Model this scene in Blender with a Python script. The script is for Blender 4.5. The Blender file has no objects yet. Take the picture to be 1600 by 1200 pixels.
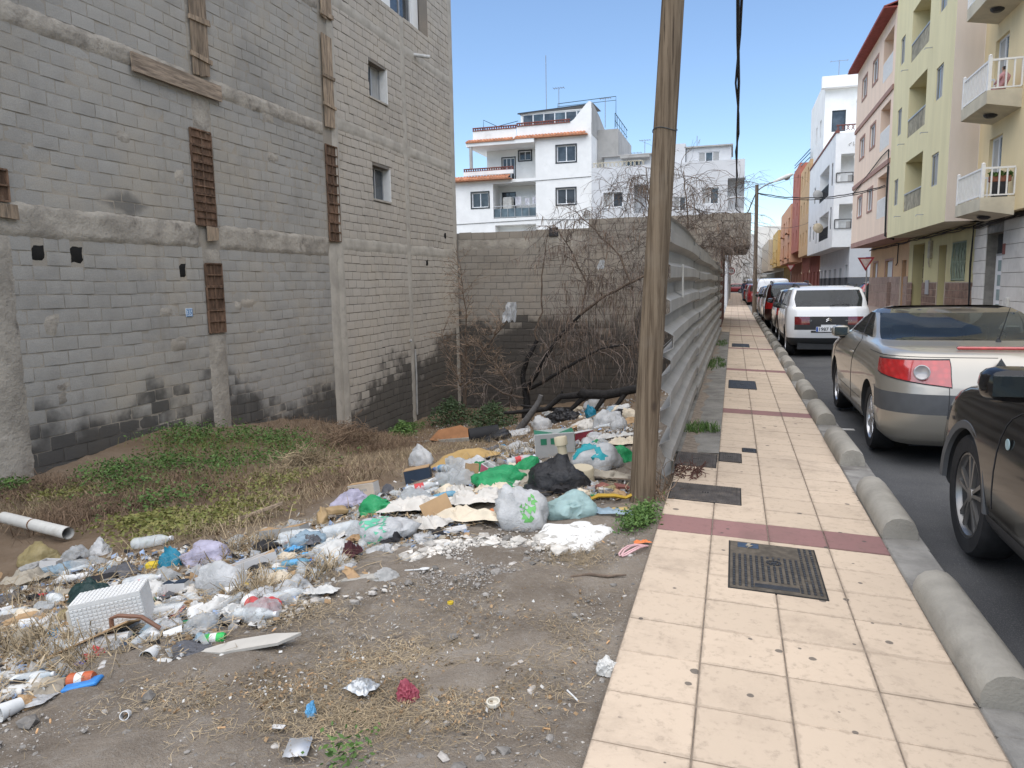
import bpy, bmesh, math, random
import numpy as np
from mathutils import Vector, Matrix, noise as mnoise

# ------------------------------------------------------------------ camera, sky, sun, exposure
SC = bpy.context.scene
COL = SC.collection
EYE = Vector((0.0, 0.0, 1.55))
FOC = 1150.0                                   # focal length in pixels of the 1600 px wide photograph
AX = np.array([[0.95796077, -0.02132902, -0.28610528],
			   [0.28637714, 0.1312218, 0.9490885],
			   [-0.01730013, 0.99112356, -0.13181348]])   # columns: camera right, up, forward in the world
cam_d = bpy.data.cameras.new('camera')
cam_d.sensor_fit = 'HORIZONTAL'
cam_d.sensor_width = 36.0
cam_d.lens = 36.0 * FOC / 1600.0
cam_d.clip_start = 0.05
cam_d.clip_end = 3000.0
cam = bpy.data.objects.new('camera', cam_d)
COL.objects.link(cam)
m4 = Matrix.Identity(4)
for r in range(3):
	m4[r][0] = AX[r, 0]; m4[r][1] = AX[r, 1]; m4[r][2] = -AX[r, 2]
m4.translation = EYE
cam.matrix_world = m4
SC.camera = cam

SUN_POS = Vector((-0.05, -0.36, 0.93)).normalized()   # towards the sun: high, behind the viewer
SUN_EL = math.asin(SUN_POS.z)
SUN_AZ = math.atan2(SUN_POS.x, SUN_POS.y)
world = bpy.data.worlds.new('World')
SC.world = world
world.use_nodes = True
wn = world.node_tree.nodes
wl = world.node_tree.links
wn.clear()
w_out = wn.new('ShaderNodeOutputWorld')
w_bg = wn.new('ShaderNodeBackground')
w_sky = wn.new('ShaderNodeTexSky')
w_sky.sky_type = 'NISHITA'
w_sky.sun_disc = False
w_sky.sun_elevation = SUN_EL
w_sky.sun_rotation = SUN_AZ
w_sky.altitude = 30.0
w_sky.air_density = 1.0
w_sky.dust_density = 0.05
w_sky.ozone_density = 3.4
w_bg.inputs['Strength'].default_value = 0.125
wl.new(w_sky.outputs['Color'], w_bg.inputs['Color'])
wl.new(w_bg.outputs['Background'], w_out.inputs['Surface'])
sun_d = bpy.data.lights.new('sun', 'SUN')
sun_d.energy = 3.2
sun_d.angle = math.radians(105.0)
sun_d.color = (1.0, 0.94, 0.85)
sun = bpy.data.objects.new('sun', sun_d)
COL.objects.link(sun)
sun.rotation_euler = (-SUN_POS).to_track_quat('-Z', 'Y').to_euler()
SC.view_settings.view_transform = 'Standard'
SC.view_settings.look = 'None'
SC.view_settings.gamma = 1.0
SC.view_settings.exposure = 0.72
SC.view_settings.use_curve_mapping = False
SC.cycles.max_bounces = 7
SC.cycles.transparent_max_bounces = 10

RNG = random.Random(7)
NPR = np.random.default_rng(11)


def proj(p):
	q = np.array(p, float) - np.array(EYE)
	c = q @ AX
	if c[2] < 0.05:
		return (-9999, -9999, c[2])
	return (800 + FOC * c[0] / c[2], 600 - FOC * c[1] / c[2], c[2])


def ray(u, v):
	return AX @ np.array([(u - 800) / FOC, -(v - 600) / FOC, 1.0])


# ------------------------------------------------------------------ objects
def link(o, parent=None):
	COL.objects.link(o)
	if parent is not None:
		o.parent = parent
	return o


def tag(o, label=None, cat=None, group=None, kind=None):
	if label: o['label'] = label
	if cat: o['category'] = cat
	if group: o['group'] = group
	if kind: o['kind'] = kind
	return o


def thing(name, label, cat, loc=(0, 0, 0), rot=(0, 0, 0), group=None):
	o = bpy.data.objects.new(name, None)
	o.empty_display_size = 0.1
	o.location = loc
	o.rotation_euler = rot
	link(o)
	return tag(o, label, cat, group)


def copy_tree(o, parent=None):
	c = o.copy()
	link(c, parent)
	for ch in list(o.children):
		copy_tree(ch, c)
	return c


def sharp(me, deg=35.0):
	me.polygons.foreach_set('use_smooth', [True] * len(me.polygons))
	bm = bmesh.new()
	bm.from_mesh(me)
	lim = math.radians(deg)
	for e in bm.edges:
		if len(e.link_faces) == 2:
			try:
				e.smooth = e.calc_face_angle() < lim
			except ValueError:
				e.smooth = True
	bm.to_mesh(me)
	bm.free()


def V(*a):
	return Vector(a)


class MB:
	"""collects faces; build() links them as one mesh object"""

	def __init__(self):
		self.v = []
		self.f = []
		self.m = []
		self.mi = 0

	def add(self, vs, fs):
		b = len(self.v)
		self.v.extend([tuple(p) for p in vs])
		self.f.extend([tuple(i + b for i in f) for f in fs])
		self.m.extend([self.mi] * len(fs))
		return self

	def box(self, x0, x1, y0, y1, z0, z1, bev=0.0, M=None):
		if bev <= 0:
			vs = [V(x, y, z) for x in (x0, x1) for y in (y0, y1) for z in (z0, z1)]
			fs = [(0, 1, 3, 2), (4, 6, 7, 5), (0, 4, 5, 1), (2, 3, 7, 6), (0, 2, 6, 4), (1, 5, 7, 3)]
		else:
			b = min(bev, abs(x1 - x0) * .45, abs(y1 - y0) * .45, abs(z1 - z0) * .45)
			vs = []
			for x, sx in ((x0, 1), (x1, -1)):
				for y, sy in ((y0, 1), (y1, -1)):
					for z, sz in ((z0, 1), (z1, -1)):
						vs += [V(x, y + sy * b, z + sz * b), V(x + sx * b, y, z + sz * b), V(x + sx * b, y + sy * b, z)]
			# corner index c = 4*ix+2*iy+iz ; verts 3c (x face), 3c+1 (y face), 3c+2 (z face)
			fs = []
			I = lambda ix, iy, iz, k: 3 * (4 * ix + 2 * iy + iz) + k
			for ix in (0, 1):
				fs.append((I(ix, 0, 0, 0), I(ix, 1, 0, 0), I(ix, 1, 1, 0), I(ix, 0, 1, 0)))
				fs.append((I(0, ix, 0, 1), I(1, ix, 0, 1), I(1, ix, 1, 1), I(0, ix, 1, 1)))
				fs.append((I(0, 0, ix, 2), I(1, 0, ix, 2), I(1, 1, ix, 2), I(0, 1, ix, 2)))
			for a in (0, 1):
				for c in (0, 1):
					fs.append((I(a, c, 0, 0), I(a, c, 1, 0), I(a, c, 1, 1), I(a, c, 0, 1)))
					fs.append((I(a, 0, c, 0), I(a, 1, c, 0), I(a, 1, c, 2), I(a, 0, c, 2)))
					fs.append((I(0, a, c, 1), I(1, a, c, 1), I(1, a, c, 2), I(0, a, c, 2)))
			for a in (0, 1):
				for c in (0, 1):
					for d in (0, 1):
						fs.append((I(a, c, d, 0), I(a, c, d, 1), I(a, c, d, 2)))
		if M is not None:
			vs = [M @ p for p in vs]
		return self.add(vs, fs)

	def quad(self, a, b, c, d):
		return self.add([a, b, c, d], [(0, 1, 2, 3)])

	def tube(self, pts, rad, n=6, caps=True):
		pts = [Vector(p) for p in pts]
		if not isinstance(rad, (list, tuple)):
			rad = [rad] * len(pts)
		vs = []
		ref = None
		for i, p in enumerate(pts):
			if i == 0: t = pts[1] - p
			elif i == len(pts) - 1: t = p - pts[i - 1]
			else: t = pts[i + 1] - pts[i - 1]
			if t.length < 1e-9: t = V(0, 0, 1)
			t.normalize()
			if ref is None:
				ref = t.orthogonal().normalized()
			else:
				ref = (ref - t * ref.dot(t))
				ref = ref.normalized() if ref.length > 1e-6 else t.orthogonal().normalized()
			s = t.cross(ref)
			for k in range(n):
				a = 2 * math.pi * k / n
				vs.append(p + (ref * math.cos(a) + s * math.sin(a)) * rad[i])
		fs = []
		for i in range(len(pts) - 1):
			for k in range(n):
				k2 = (k + 1) % n
				fs.append((i * n + k, i * n + k2, (i + 1) * n + k2, (i + 1) * n + k))
		if caps:
			fs.append(tuple(range(n))[::-1])
			fs.append(tuple((len(pts) - 1) * n + k for k in range(n)))
		return self.add(vs, fs)

	def lathe(self, prof, n=16, M=None, caps=True):
		"""profile of (radius, height) turned about z"""
		vs, fs = [], []
		for (r, z) in prof:
			for k in range(n):
				a = 2 * math.pi * k / n
				vs.append(V(r * math.cos(a), r * math.sin(a), z))
		for i in range(len(prof) - 1):
			for k in range(n):
				k2 = (k + 1) % n
				fs.append((i * n + k, i * n + k2, (i + 1) * n + k2, (i + 1) * n + k))
		if caps:
			if prof[0][0] > 1e-6: fs.append(tuple(range(n))[::-1])
			if prof[-1][0] > 1e-6: fs.append(tuple((len(prof) - 1) * n + k for k in range(n)))
		if M is not None:
			vs = [M @ p for p in vs]
		return self.add(vs, fs)

	def prism(self, poly, thick, M=None):
		"""polygon in xy extruded along z"""
		n = len(poly)
		vs = [V(p[0], p[1], 0) for p in poly] + [V(p[0], p[1], thick) for p in poly]
		fs = [tuple(range(n))[::-1], tuple(range(n, 2 * n))]
		for k in range(n):
			k2 = (k + 1) % n
			fs.append((k, k2, n + k2, n + k))
		if M is not None:
			vs = [M @ p for p in vs]
		return self.add(vs, fs)

	def grid(self, nu, nv, fn):
		vs = [fn(i / (nu - 1), j / (nv - 1)) for i in range(nu) for j in range(nv)]
		fs = [(i * nv + j, (i + 1) * nv + j, (i + 1) * nv + j + 1, i * nv + j + 1) for i in range(nu - 1) for j in range(nv - 1)]
		return self.add(vs, fs)

	def facade(self, P, u0, u1, z0, z1, holes, depth):
		"""wall face in the plane P(u,z,d) with openings and their reveals"""
		us = sorted({u0, u1, *[h[0] for h in holes], *[h[1] for h in holes]})
		zs = sorted({z0, z1, *[h[2] for h in holes], *[h[3] for h in holes]})
		us = [u for u in us if u0 - 1e-6 <= u <= u1 + 1e-6]
		zs = [z for z in zs if z0 - 1e-6 <= z <= z1 + 1e-6]
		for a, b in zip(us, us[1:]):
			for c, d in zip(zs, zs[1:]):
				um, zm = (a + b) / 2, (c + d) / 2
				if any(h[0] < um < h[1] and h[2] < zm < h[3] for h in holes):
					continue
				self.quad(P(a, c, 0), P(b, c, 0), P(b, d, 0), P(a, d, 0))
		for h in holes:
			dp = h[4] if len(h) > 4 else depth
			a, b, c, d = h[:4]
			self.quad(P(a, c, 0), P(a, d, 0), P(a, d, dp), P(a, c, dp))
			self.quad(P(b, c, 0), P(b, d, 0), P(b, d, dp), P(b, c, dp))
			self.quad(P(a, c, 0), P(b, c, 0), P(b, c, dp), P(a, c, dp))
			self.quad(P(a, d, 0), P(b, d, 0), P(b, d, dp), P(a, d, dp))
		return self

	def mesh(self, name, mats, smooth=None):
		me = bpy.data.meshes.new(name)
		me.from_pydata([tuple(p) for p in self.v], [], self.f)
		for mt in (mats if isinstance(mats, (list, tuple)) else [mats]):
			me.materials.append(mt)
		if isinstance(mats, (list, tuple)) and len(mats) > 1:
			me.polygons.foreach_set('material_index', self.m)
		me.update()
		if smooth is not None:
			sharp(me, smooth)
		return me

	def build(self, name, mats, parent=None, smooth=None, world=False):
		"""world=True: the coordinates are world ones and are moved into the parent's frame"""
		if parent is not None and world:
			o = root_loc(parent)
			self.v = [(p[0] - o[0], p[1] - o[1], p[2] - o[2]) for p in self.v]
			ob = bpy.data.objects.new(name, self.mesh(name, mats, smooth))
		elif parent is None:
			a = np.array(self.v)
			c = ((a[:, 0].min() + a[:, 0].max()) / 2, (a[:, 1].min() + a[:, 1].max()) / 2, a[:, 2].min())
			self.v = [(p[0] - c[0], p[1] - c[1], p[2] - c[2]) for p in self.v]
			ob = bpy.data.objects.new(name, self.mesh(name, mats, smooth))
			ob.location = c
		else:
			ob = bpy.data.objects.new(name, self.mesh(name, mats, smooth))
		return link(ob, parent)


def root_loc(o):
	while o.parent is not None:
		o = o.parent
	return o.location


def text_mesh(s, size, M, thick=0.002, bold=0.0):
	"""the outline of a piece of lettering as vertices and faces, moved by M"""
	cu = bpy.data.curves.new('lettering', 'FONT')
	cu.body = s
	cu.size = size
	cu.extrude = thick / 2
	cu.offset = bold
	cu.align_x = 'CENTER'
	cu.align_y = 'CENTER'
	cu.resolution_u = 3
	o = bpy.data.objects.new('lettering', cu)
	COL.objects.link(o)
	bpy.context.view_layer.update()
	me = bpy.data.meshes.new_from_object(o.evaluated_get(bpy.context.evaluated_depsgraph_get()))
	bpy.data.objects.remove(o)
	vs = [M @ v.co for v in me.vertices]
	fs = [tuple(p.vertices) for p in me.polygons]
	bpy.data.meshes.remove(me)
	bpy.data.curves.remove(cu)
	return vs, fs


def basis(origin, xdir, ydir):
	x = Vector(xdir).normalized()
	y = Vector(ydir).normalized()
	z = x.cross(y)
	m = Matrix((x, y, z)).transposed().to_4x4()
	m.translation = Vector(origin)
	return m


# ------------------------------------------------------------------ materials
class NT:
	def __init__(self, name):
		self.mat = bpy.data.materials.new(name)
		self.mat.use_nodes = True
		self.t = self.mat.node_tree
		self.b = self.t.nodes['Principled BSDF']
		self.out = self.t.nodes['Material Output']

	def n(self, kind, **kw):
		nd = self.t.nodes.new('ShaderNode' + kind)
		for k, v in kw.items():
			if hasattr(nd, k) and k not in nd.inputs:
				setattr(nd, k, v)
			else:
				self.set(nd.inputs[k.replace('_', ' ')] if isinstance(k, str) else nd.inputs[k], v)
		return nd

	def set(self, sock, v):
		if isinstance(v, bpy.types.NodeSocket):
			self.t.links.new(v, sock)
		else:
			if isinstance(v, tuple) and len(v) == 3 and sock.type == 'RGBA':
				v = (*v, 1.0)
			sock.default_value = v

	def math(self, op, a, b=0.0, clamp=False):
		nd = self.t.nodes.new('ShaderNodeMath')
		nd.operation = op
		nd.use_clamp = clamp
		self.set(nd.inputs[0], a)
		self.set(nd.inputs[1], b)
		return nd.outputs[0]

	def mix(self, fac, a, b, blend='MIX'):
		nd = self.t.nodes.new('ShaderNodeMix')
		nd.data_type = 'RGBA'
		nd.blend_type = blend
		self.set(nd.inputs[0], fac)
		self.set(nd.inputs[6], a)
		self.set(nd.inputs[7], b)
		return nd.outputs[2]

	def noise(self, co, scale, detail=4.0, rough=0.6, dist=0.0):
		nd = self.t.nodes.new('ShaderNodeTexNoise')
		nd.inputs['Scale'].default_value = scale
		nd.inputs['Detail'].default_value = detail
		nd.inputs['Roughness'].default_value = rough
		nd.inputs['Distortion'].default_value = dist
		if co is not None:
			self.t.links.new(co, nd.inputs['Vector'])
		return nd.outputs['Fac']

	def ramp(self, fac, lo, hi):
		nd = self.t.nodes.new('ShaderNodeMapRange')
		nd.interpolation_type = 'SMOOTHSTEP'
		self.set(nd.inputs['Value'], fac)
		nd.inputs['From Min'].default_value = lo
		nd.inputs['From Max'].default_value = hi
		return nd.outputs['Result']

	def pos(self):
		return self.t.nodes.new('ShaderNodeNewGeometry').outputs['Position']

	def objco(self):
		return self.t.nodes.new('ShaderNodeTexCoord').outputs['Object']

	def xyz(self, v):
		nd = self.t.nodes.new('ShaderNodeSeparateXYZ')
		self.t.links.new(v, nd.inputs[0])
		return nd.outputs

	def scale(self, v, s):
		nd = self.t.nodes.new('ShaderNodeMapping')
		self.t.links.new(v, nd.inputs['Vector'])
		nd.inputs['Scale'].default_value = s
		return nd.outputs['Vector']

	def rnd(self):
		"""one random number for each object and each loose piece"""
		a = self.t.nodes.new('ShaderNodeObjectInfo').outputs['Random']
		b = self.t.nodes.new('ShaderNodeNewGeometry').outputs['Random Per Island']
		return self.math('FRACT', self.math('ADD', a, b))

	def bump(self, h, strength, dist=0.01):
		nd = self.t.nodes.new('ShaderNodeBump')
		nd.inputs['Strength'].default_value = strength
		nd.inputs['Distance'].default_value = dist
		self.t.links.new(h, nd.inputs['Height'])
		self.t.links.new(nd.outputs['Normal'], self.b.inputs['Normal'])

	def fin(self, col=None, rough=None, metal=None, spec=None):
		if col is not None: self.set(self.b.inputs['Base Color'], col)
		if rough is not None: self.set(self.b.inputs['Roughness'], rough)
		if metal is not None: self.set(self.b.inputs['Metallic'], metal)
		if spec is not None: self.set(self.b.inputs['Specular IOR Level'], spec)
		return self.mat


def tint(c, k):
	return tuple(max(0.0, min(1.0, x * k)) for x in c)


MATS = {}


def pm(name, col, rough=0.8, var=0.18, sc=6.0, bump=0.0, bsc=40.0, metal=0.0, spec=0.3, dirt=None, dsc=2.5, dlo=.5, dhi=.75,
	   island=0.0, stretch=None, world=False, coat=0.0, trans=0.0, alpha=1.0, bd=0.01):
	"""plain procedural material: base colour broken up by noise, optional dirt and relief"""
	if name in MATS:
		return MATS[name]
	t = NT(name)
	co = t.pos() if world else t.objco()
	if stretch: co = t.scale(co, stretch)
	n1 = t.noise(co, sc, 5.0)
	c = t.mix(t.ramp(n1, .3, .7), tint(col, 1 - var), tint(col, 1 + var))
	if island > 0:
		r = t.rnd()
		k = t.math('ADD', t.math('MULTIPLY', r, 2 * island), 1 - island)
		cc = t.n('CombineColor')
		for i in range(3): t.set(cc.inputs[i], k)
		c = t.mix(1.0, c, cc.outputs[0], 'MULTIPLY')
	if dirt:
		c = t.mix(t.ramp(t.noise(co, dsc, 6.0, .65), dlo, dhi), c, dirt)
	if bump > 0:
		t.bump(t.noise(co, bsc, 6.0, .65), bump, bd)
	t.fin(c, rough, metal, spec)
	if coat:
		t.b.inputs['Coat Weight'].default_value = coat
		t.b.inputs['Coat Roughness'].default_value = 0.03
	if trans: t.b.inputs['Transmission Weight'].default_value = trans
	if alpha < 1: t.b.inputs['Alpha'].default_value = alpha
	MATS[name] = t.mat
	return t.mat


def block_material(name, base, warm, soot_lo, soot_hi, band=False, patch=0.0):
	"""concrete blocks: each its own grey, warm mortar dust, soot from old fires low on the wall"""
	t = NT(name)
	p = t.pos()
	r = t.rnd()
	c = t.mix(r, tint(base, .94), tint(base, 1.06))
	c = t.mix(t.ramp(t.noise(p, .7, 5.0), .42, .72), c, warm)
	c = t.mix(t.math('MULTIPLY', t.ramp(t.noise(p, 60.0, 3.0), .35, .75), .35), c, tint(base, .62))
	c = t.mix(t.math('MULTIPLY', t.ramp(t.noise(p, .42, 6.0, .7, .5), .46, .7), .42), c, tint(base, .55))
	x, y, z = t.xyz(p)
	lim = t.n('MapRange', From_Min=7.0, From_Max=25.0, To_Min=soot_lo, To_Max=soot_hi)
	t.set(lim.inputs['Value'], y)
	nz = t.math('MULTIPLY', t.math('SUBTRACT', t.noise(p, .55, 5.0, .62), .5), 3.2)
	blk = t.math('MULTIPLY', t.math('SUBTRACT', r, .5), .5)
	s = t.math('ADD', t.math('SUBTRACT', lim.outputs[0], z), t.math('ADD', nz, blk))
	c = t.mix(t.math('MULTIPLY', t.ramp(s, -.15, .45), .80), c, (.030, .028, .027))
	if band:
		b = t.math('SUBTRACT', .22, t.math('ABSOLUTE', t.math('SUBTRACT', z, 2.98)))
		b = t.math('ADD', b, t.math('SUBTRACT', .45, t.math('MULTIPLY', t.math('ABSOLUTE', t.math('SUBTRACT', y, 10.0)), .42)))
		b = t.math('ADD', b, t.math('MULTIPLY', nz, .25))
		c = t.mix(t.math('MULTIPLY', t.ramp(b, .42, .58), .55), c, (.05, .05, .05))
	# rain streaks
	st = t.noise(t.scale(p, (2.2, 2.2, .12)), 1.6, 5.0, .6)
	c = t.mix(t.math('MULTIPLY', t.ramp(st, .55, .8), .35), c, tint(warm, .55))
	t.bump(t.noise(p, 45.0, 6.0, .7), .5, .012)
	return t.fin(c, .95, 0, .15)


M_BLOCK = block_material('grey_concrete_block', (.37, .352, .32), (.40, .36, .30), -.05, -1.0, True)
M_BLOCK2 = block_material('beige_concrete_block', (.48, .435, .375), (.50, .445, .37), -2.2, -.15)
M_BLOCK3 = block_material('sooty_concrete_block', (.32, .285, .24), (.35, .30, .24), -2.5, .45)
M_MORTAR = block_material('mortar_joint', (.35, .315, .265), (.40, .345, .275), -.62, -.9)
M_MORTAR3 = block_material('sooty_mortar_joint', (.22, .20, .175), (.27, .23, .19), -2.5, .55)
M_CONC = pm('cast_concrete', (.35, .315, .265), .95, .22, 2.2, .8, 14.0, dirt=(.15, .13, .11), dsc=3.0, dlo=.52, dhi=.8, world=True, bd=.03)
M_CONC2 = pm('smooth_concrete_column', (.42, .385, .33), .95, .16, 2.0, .4, 18.0, dirt=(.17, .155, .135), dsc=2.0, dlo=.55, dhi=.85, world=True)
M_OLDWOOD = pm('grey_weathered_wood', (.29, .22, .155), .9, .35, 3.0, .6, 9.0, stretch=(6, 6, .7), dirt=(.09, .075, .06), dsc=4.0, island=.25)
M_OLDWOODH = pm('brown_weathered_board', (.30, .235, .175), .9, .35, 3.0, .6, 9.0, stretch=(6, .7, 6), dirt=(.12, .09, .07), dsc=4.0)
M_FORM = pm('rusty_brown_formwork', (.14, .085, .055), .9, .4, 5.0, .6, 20.0, stretch=(3, 3, .8), dirt=(.25, .19, .13), dsc=3.0, dlo=.58, dhi=.75, island=.3)
M_PLASTW = pm('white_render', (.80, .80, .78), .9, .05, 1.2, .15, 60.0, dirt=(.52, .51, .48), dsc=.7, dlo=.55, dhi=.9, world=True)
M_PLASTG = pm('pale_grey_render', (.60, .61, .62), .9, .05, 1.2, .15, 60.0, dirt=(.40, .40, .40), dsc=.7, dlo=.55, dhi=.9, world=True)
M_GREYSIDE = pm('bare_grey_render', (.40, .39, .37), .95, .12, 1.0, .2, 40.0, world=True)
M_ALU = pm('white_window_frame', (.72, .73, .74), .45, .04, 3.0)
M_ALUD = pm('dark_window_frame', (.035, .04, .045), .4, .1, 3.0)
M_ALUG = pm('grey_aluminium_frame', (.42, .42, .42), .4, .05, 3.0, metal=.4)
M_BLACKIRON = pm('black_iron', (.03, .03, .033), .5, .2, 8.0)
M_TERRA = pm('terracotta_roof_tile', (.46, .20, .11), .85, .2, 7.0, .2, 30.0, dirt=(.30, .17, .12), dsc=5.0, island=.2)
M_REDBROWN = pm('red_brown_trim', (.20, .075, .06), .8, .2, 6.0)
M_CLOTH = pm('washing', (.62, .62, .66), .9, .2, 6.0)


def glass_mat(name, col, tr=0.0, rough=.04):
	t = NT(name)
	co = t.pos()
	c = t.mix(t.ramp(t.noise(co, 1.1, 3.0), .35, .7), tint(col, .6), tint(col, 1.5))
	t.bump(t.noise(co, 2.5, 2.0), .06, .02)
	t.fin(c, rough, 0, .6)
	if tr > 0:
		mixs = t.n('MixShader')
		tb = t.n('BsdfTransparent')
		tb.inputs[0].default_value = (*tint((.75, .82, .80), 1), 1)
		mixs.inputs[0].default_value = tr
		t.t.links.new(t.b.outputs[0], mixs.inputs[1])
		t.t.links.new(tb.outputs[0], mixs.inputs[2])
		t.t.links.new(mixs.outputs[0], t.out.inputs['Surface'])
	return t.mat


M_GLASS = glass_mat('dark_window_pane', (.055, .065, .075))
M_GLASSB = glass_mat('bluish_window_pane', (.09, .12, .14))
M_CURT = pm('curtained_pane', (.36, .36, .35), .3, .2, 5.0, stretch=(9, 9, .5))
M_CARGLASS = glass_mat('tinted_car_glass', (.022, .028, .032), .42, .02)


ROW0, ROWL = 2.323 - .326 * 5, .326


def tile_material(name, base, dark):
	t = NT(name)
	p = t.pos()
	r = t.rnd()
	c = t.mix(r, tint(base, .93), tint(base, 1.05))
	c = t.mix(t.math('MULTIPLY', t.ramp(t.noise(p, 3.0, 6.0, .65), .5, .78), .55), c, dark)
	c = t.mix(t.math('MULTIPLY', t.ramp(t.noise(p, 24.0, 5.0, .7), .52, .72), .5), c, tint(dark, .75))
	x, y, z = t.xyz(p)
	for (co_, o_, w_) in ((y, ROW0, ROWL), (x, -.44, .3395)):
		f_ = t.math('FRACT', t.math('DIVIDE', t.math('SUBTRACT', co_, o_), w_))
		e_ = t.math('MINIMUM', f_, t.math('SUBTRACT', 1.0, f_))
		e_ = t.math('SUBTRACT', e_, t.math('MULTIPLY', t.math('SUBTRACT', t.noise(p, 14.0, 5.0, .7), .42), .22))
		c = t.mix(t.math('MULTIPLY', t.math('SUBTRACT', 1.0, t.ramp(e_, .0, .03)), .34), c, tint(dark, .62))
	c = t.mix(t.math('MULTIPLY', t.ramp(t.noise(p, 1.7, 7.0, .72, .4), .50, .70), .55), c, tint(dark, .85))
	# trodden chewing gum and small stains
	vo = t.n('TexVoronoi', feature='F1')
	vo.inputs['Scale'].default_value = 8.5
	t.t.links.new(p, vo.inputs['Vector'])
	size = t.math('MULTIPLY', t.math('POWER', t.xyz(vo.outputs['Color'])[0], 1.9), .17)
	dd = t.math('ADD', vo.outputs['Distance'], t.math('MULTIPLY', t.math('SUBTRACT', t.noise(p, 60.0, 2.0), .5), .05))
	spot = t.math('SUBTRACT', 1.0, t.ramp(t.math('SUBTRACT', dd, size), -.005, .02))
	c = t.mix(t.math('MULTIPLY', spot, .80), c, (.075, .068, .062))
	t.bump(t.noise(p, 70.0, 5.0, .7), .18, .004)
	return t.fin(c, .78, 0, .25)


M_TILE = tile_material('cream_paving_tile', (.512, .412, .31), (.36, .285, .215))
M_TILEP = tile_material('dull_purple_paving_tile', (.245, .135, .125), (.20, .125, .11))
M_JOINT = pm('grey_tile_joint', (.20, .165, .13), .95, .3, 20.0, world=True)
M_KERB = pm('kerb_concrete', (.295, .275, .235), .92, .15, 3.0, .6, 60.0, dirt=(.20, .185, .16), dsc=4.0, dlo=.46, dhi=.85, world=True)
M_PAVEC = pm('dirty_concrete_strip', (.20, .19, .17), .95, .25, 3.0, .8, 35.0, dirt=(.11, .10, .09), dsc=2.0, world=True, bd=.02)


def asphalt():
	t = NT('asphalt')
	p = t.pos()
	c = t.mix(t.ramp(t.noise(p, 1.2, 5.0), .3, .75), (.053, .054, .057), (.086, .086, .086))
	c = t.mix(t.math('MULTIPLY', t.ramp(t.noise(p, 170.0, 2.0), .5, .75), .6), c, (.19, .19, .18))
	c = t.mix(t.math('MULTIPLY', t.ramp(t.noise(p, .5, 4.0, .6, .6), .58, .7), .5), c, (.038, .037, .036))
	t.bump(t.noise(p, 160.0, 3.0, .7), .5, .006)
	return t.fin(c, .9, 0, .25)


M_ROAD = asphalt()


def soil():
	t = NT('gravelly_soil')
	p = t.pos()
	x, y, z = t.xyz(p)
	c = t.mix(t.ramp(t.noise(p, 1.3, 6.0, .65), .32, .7), (.165, .135, .105), (.30, .255, .205))
	c = t.mix(t.math('MULTIPLY', t.ramp(t.noise(p, 9.0, 6.0, .7), .45, .75), .6), c, (.31, .28, .24))
	c = t.mix(t.math('MULTIPLY', t.ramp(t.noise(p, 60.0, 3.0, .7), .52, .75), .55), c, (.33, .31, .28))
	far = t.ramp(t.math('ADD', z, t.math('MULTIPLY', t.math('SUBTRACT', t.noise(p, 1.1, 4.0), .5), .5)), -.35, -.7)
	c = t.mix(t.math('MULTIPLY', far, .65), c, (.17, .11, .062))
	t.bump(t.math('ADD', t.noise(p, 26.0, 6.0, .75), t.math('MULTIPLY', t.noise(p, 120.0, 3.0), .4)), .9, .03)
	return t.fin(c, .97, 0, .1)


M_SOIL = soil()
M_GRAVEL = pm('grey_pebbles', (.27, .25, .225), .95, .2, 30.0, .5, 60.0, island=.5)
M_RUBBLE = pm('whitish_rubble', (.50, .47, .42), .95, .2, 20.0, .5, 60.0, island=.35)
M_STRAW = pm('dry_straw', (.29, .225, .14), .9, .3, 3.0, island=.45)
M_DEADWEED = pm('dead_brown_weed', (.19, .13, .085), .9, .3, 3.0, island=.45)
M_TWIGS = pm('grey_brown_twig', (.16, .128, .108), .95, .3, 5.0, island=.4)
M_PODS = pm('hanging_dry_pods', (.165, .12, .09), .95, .3, 5.0, island=.5)
M_CHAR = pm('charred_bark', (.020, .018, .017), .85, .4, 12.0, .9, 35.0, dirt=(.10, .095, .09), dsc=5.0, dlo=.6, dhi=.8)
M_BARK = pm('grey_brown_bark', (.13, .095, .07), .95, .3, 12.0, .8, 35.0, stretch=(2, 2, .6))


def leaf_mat(name, a, b):
	t = NT(name)
	r = t.rnd()
	c = t.mix(r, a, b)
	t.fin(c, .6, 0, .3)
	t.b.inputs['Subsurface Weight'].default_value = 0.0
	return t.mat


M_LEAF = leaf_mat('weed_leaf', (.045, .095, .022), (.12, .20, .05))
M_LEAFD = leaf_mat('dark_shrub_leaf', (.028, .050, .020), (.065, .10, .04))
M_YELLEAF = leaf_mat('yellowing_weed_leaf', (.11, .13, .03), (.24, .22, .07))


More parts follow.
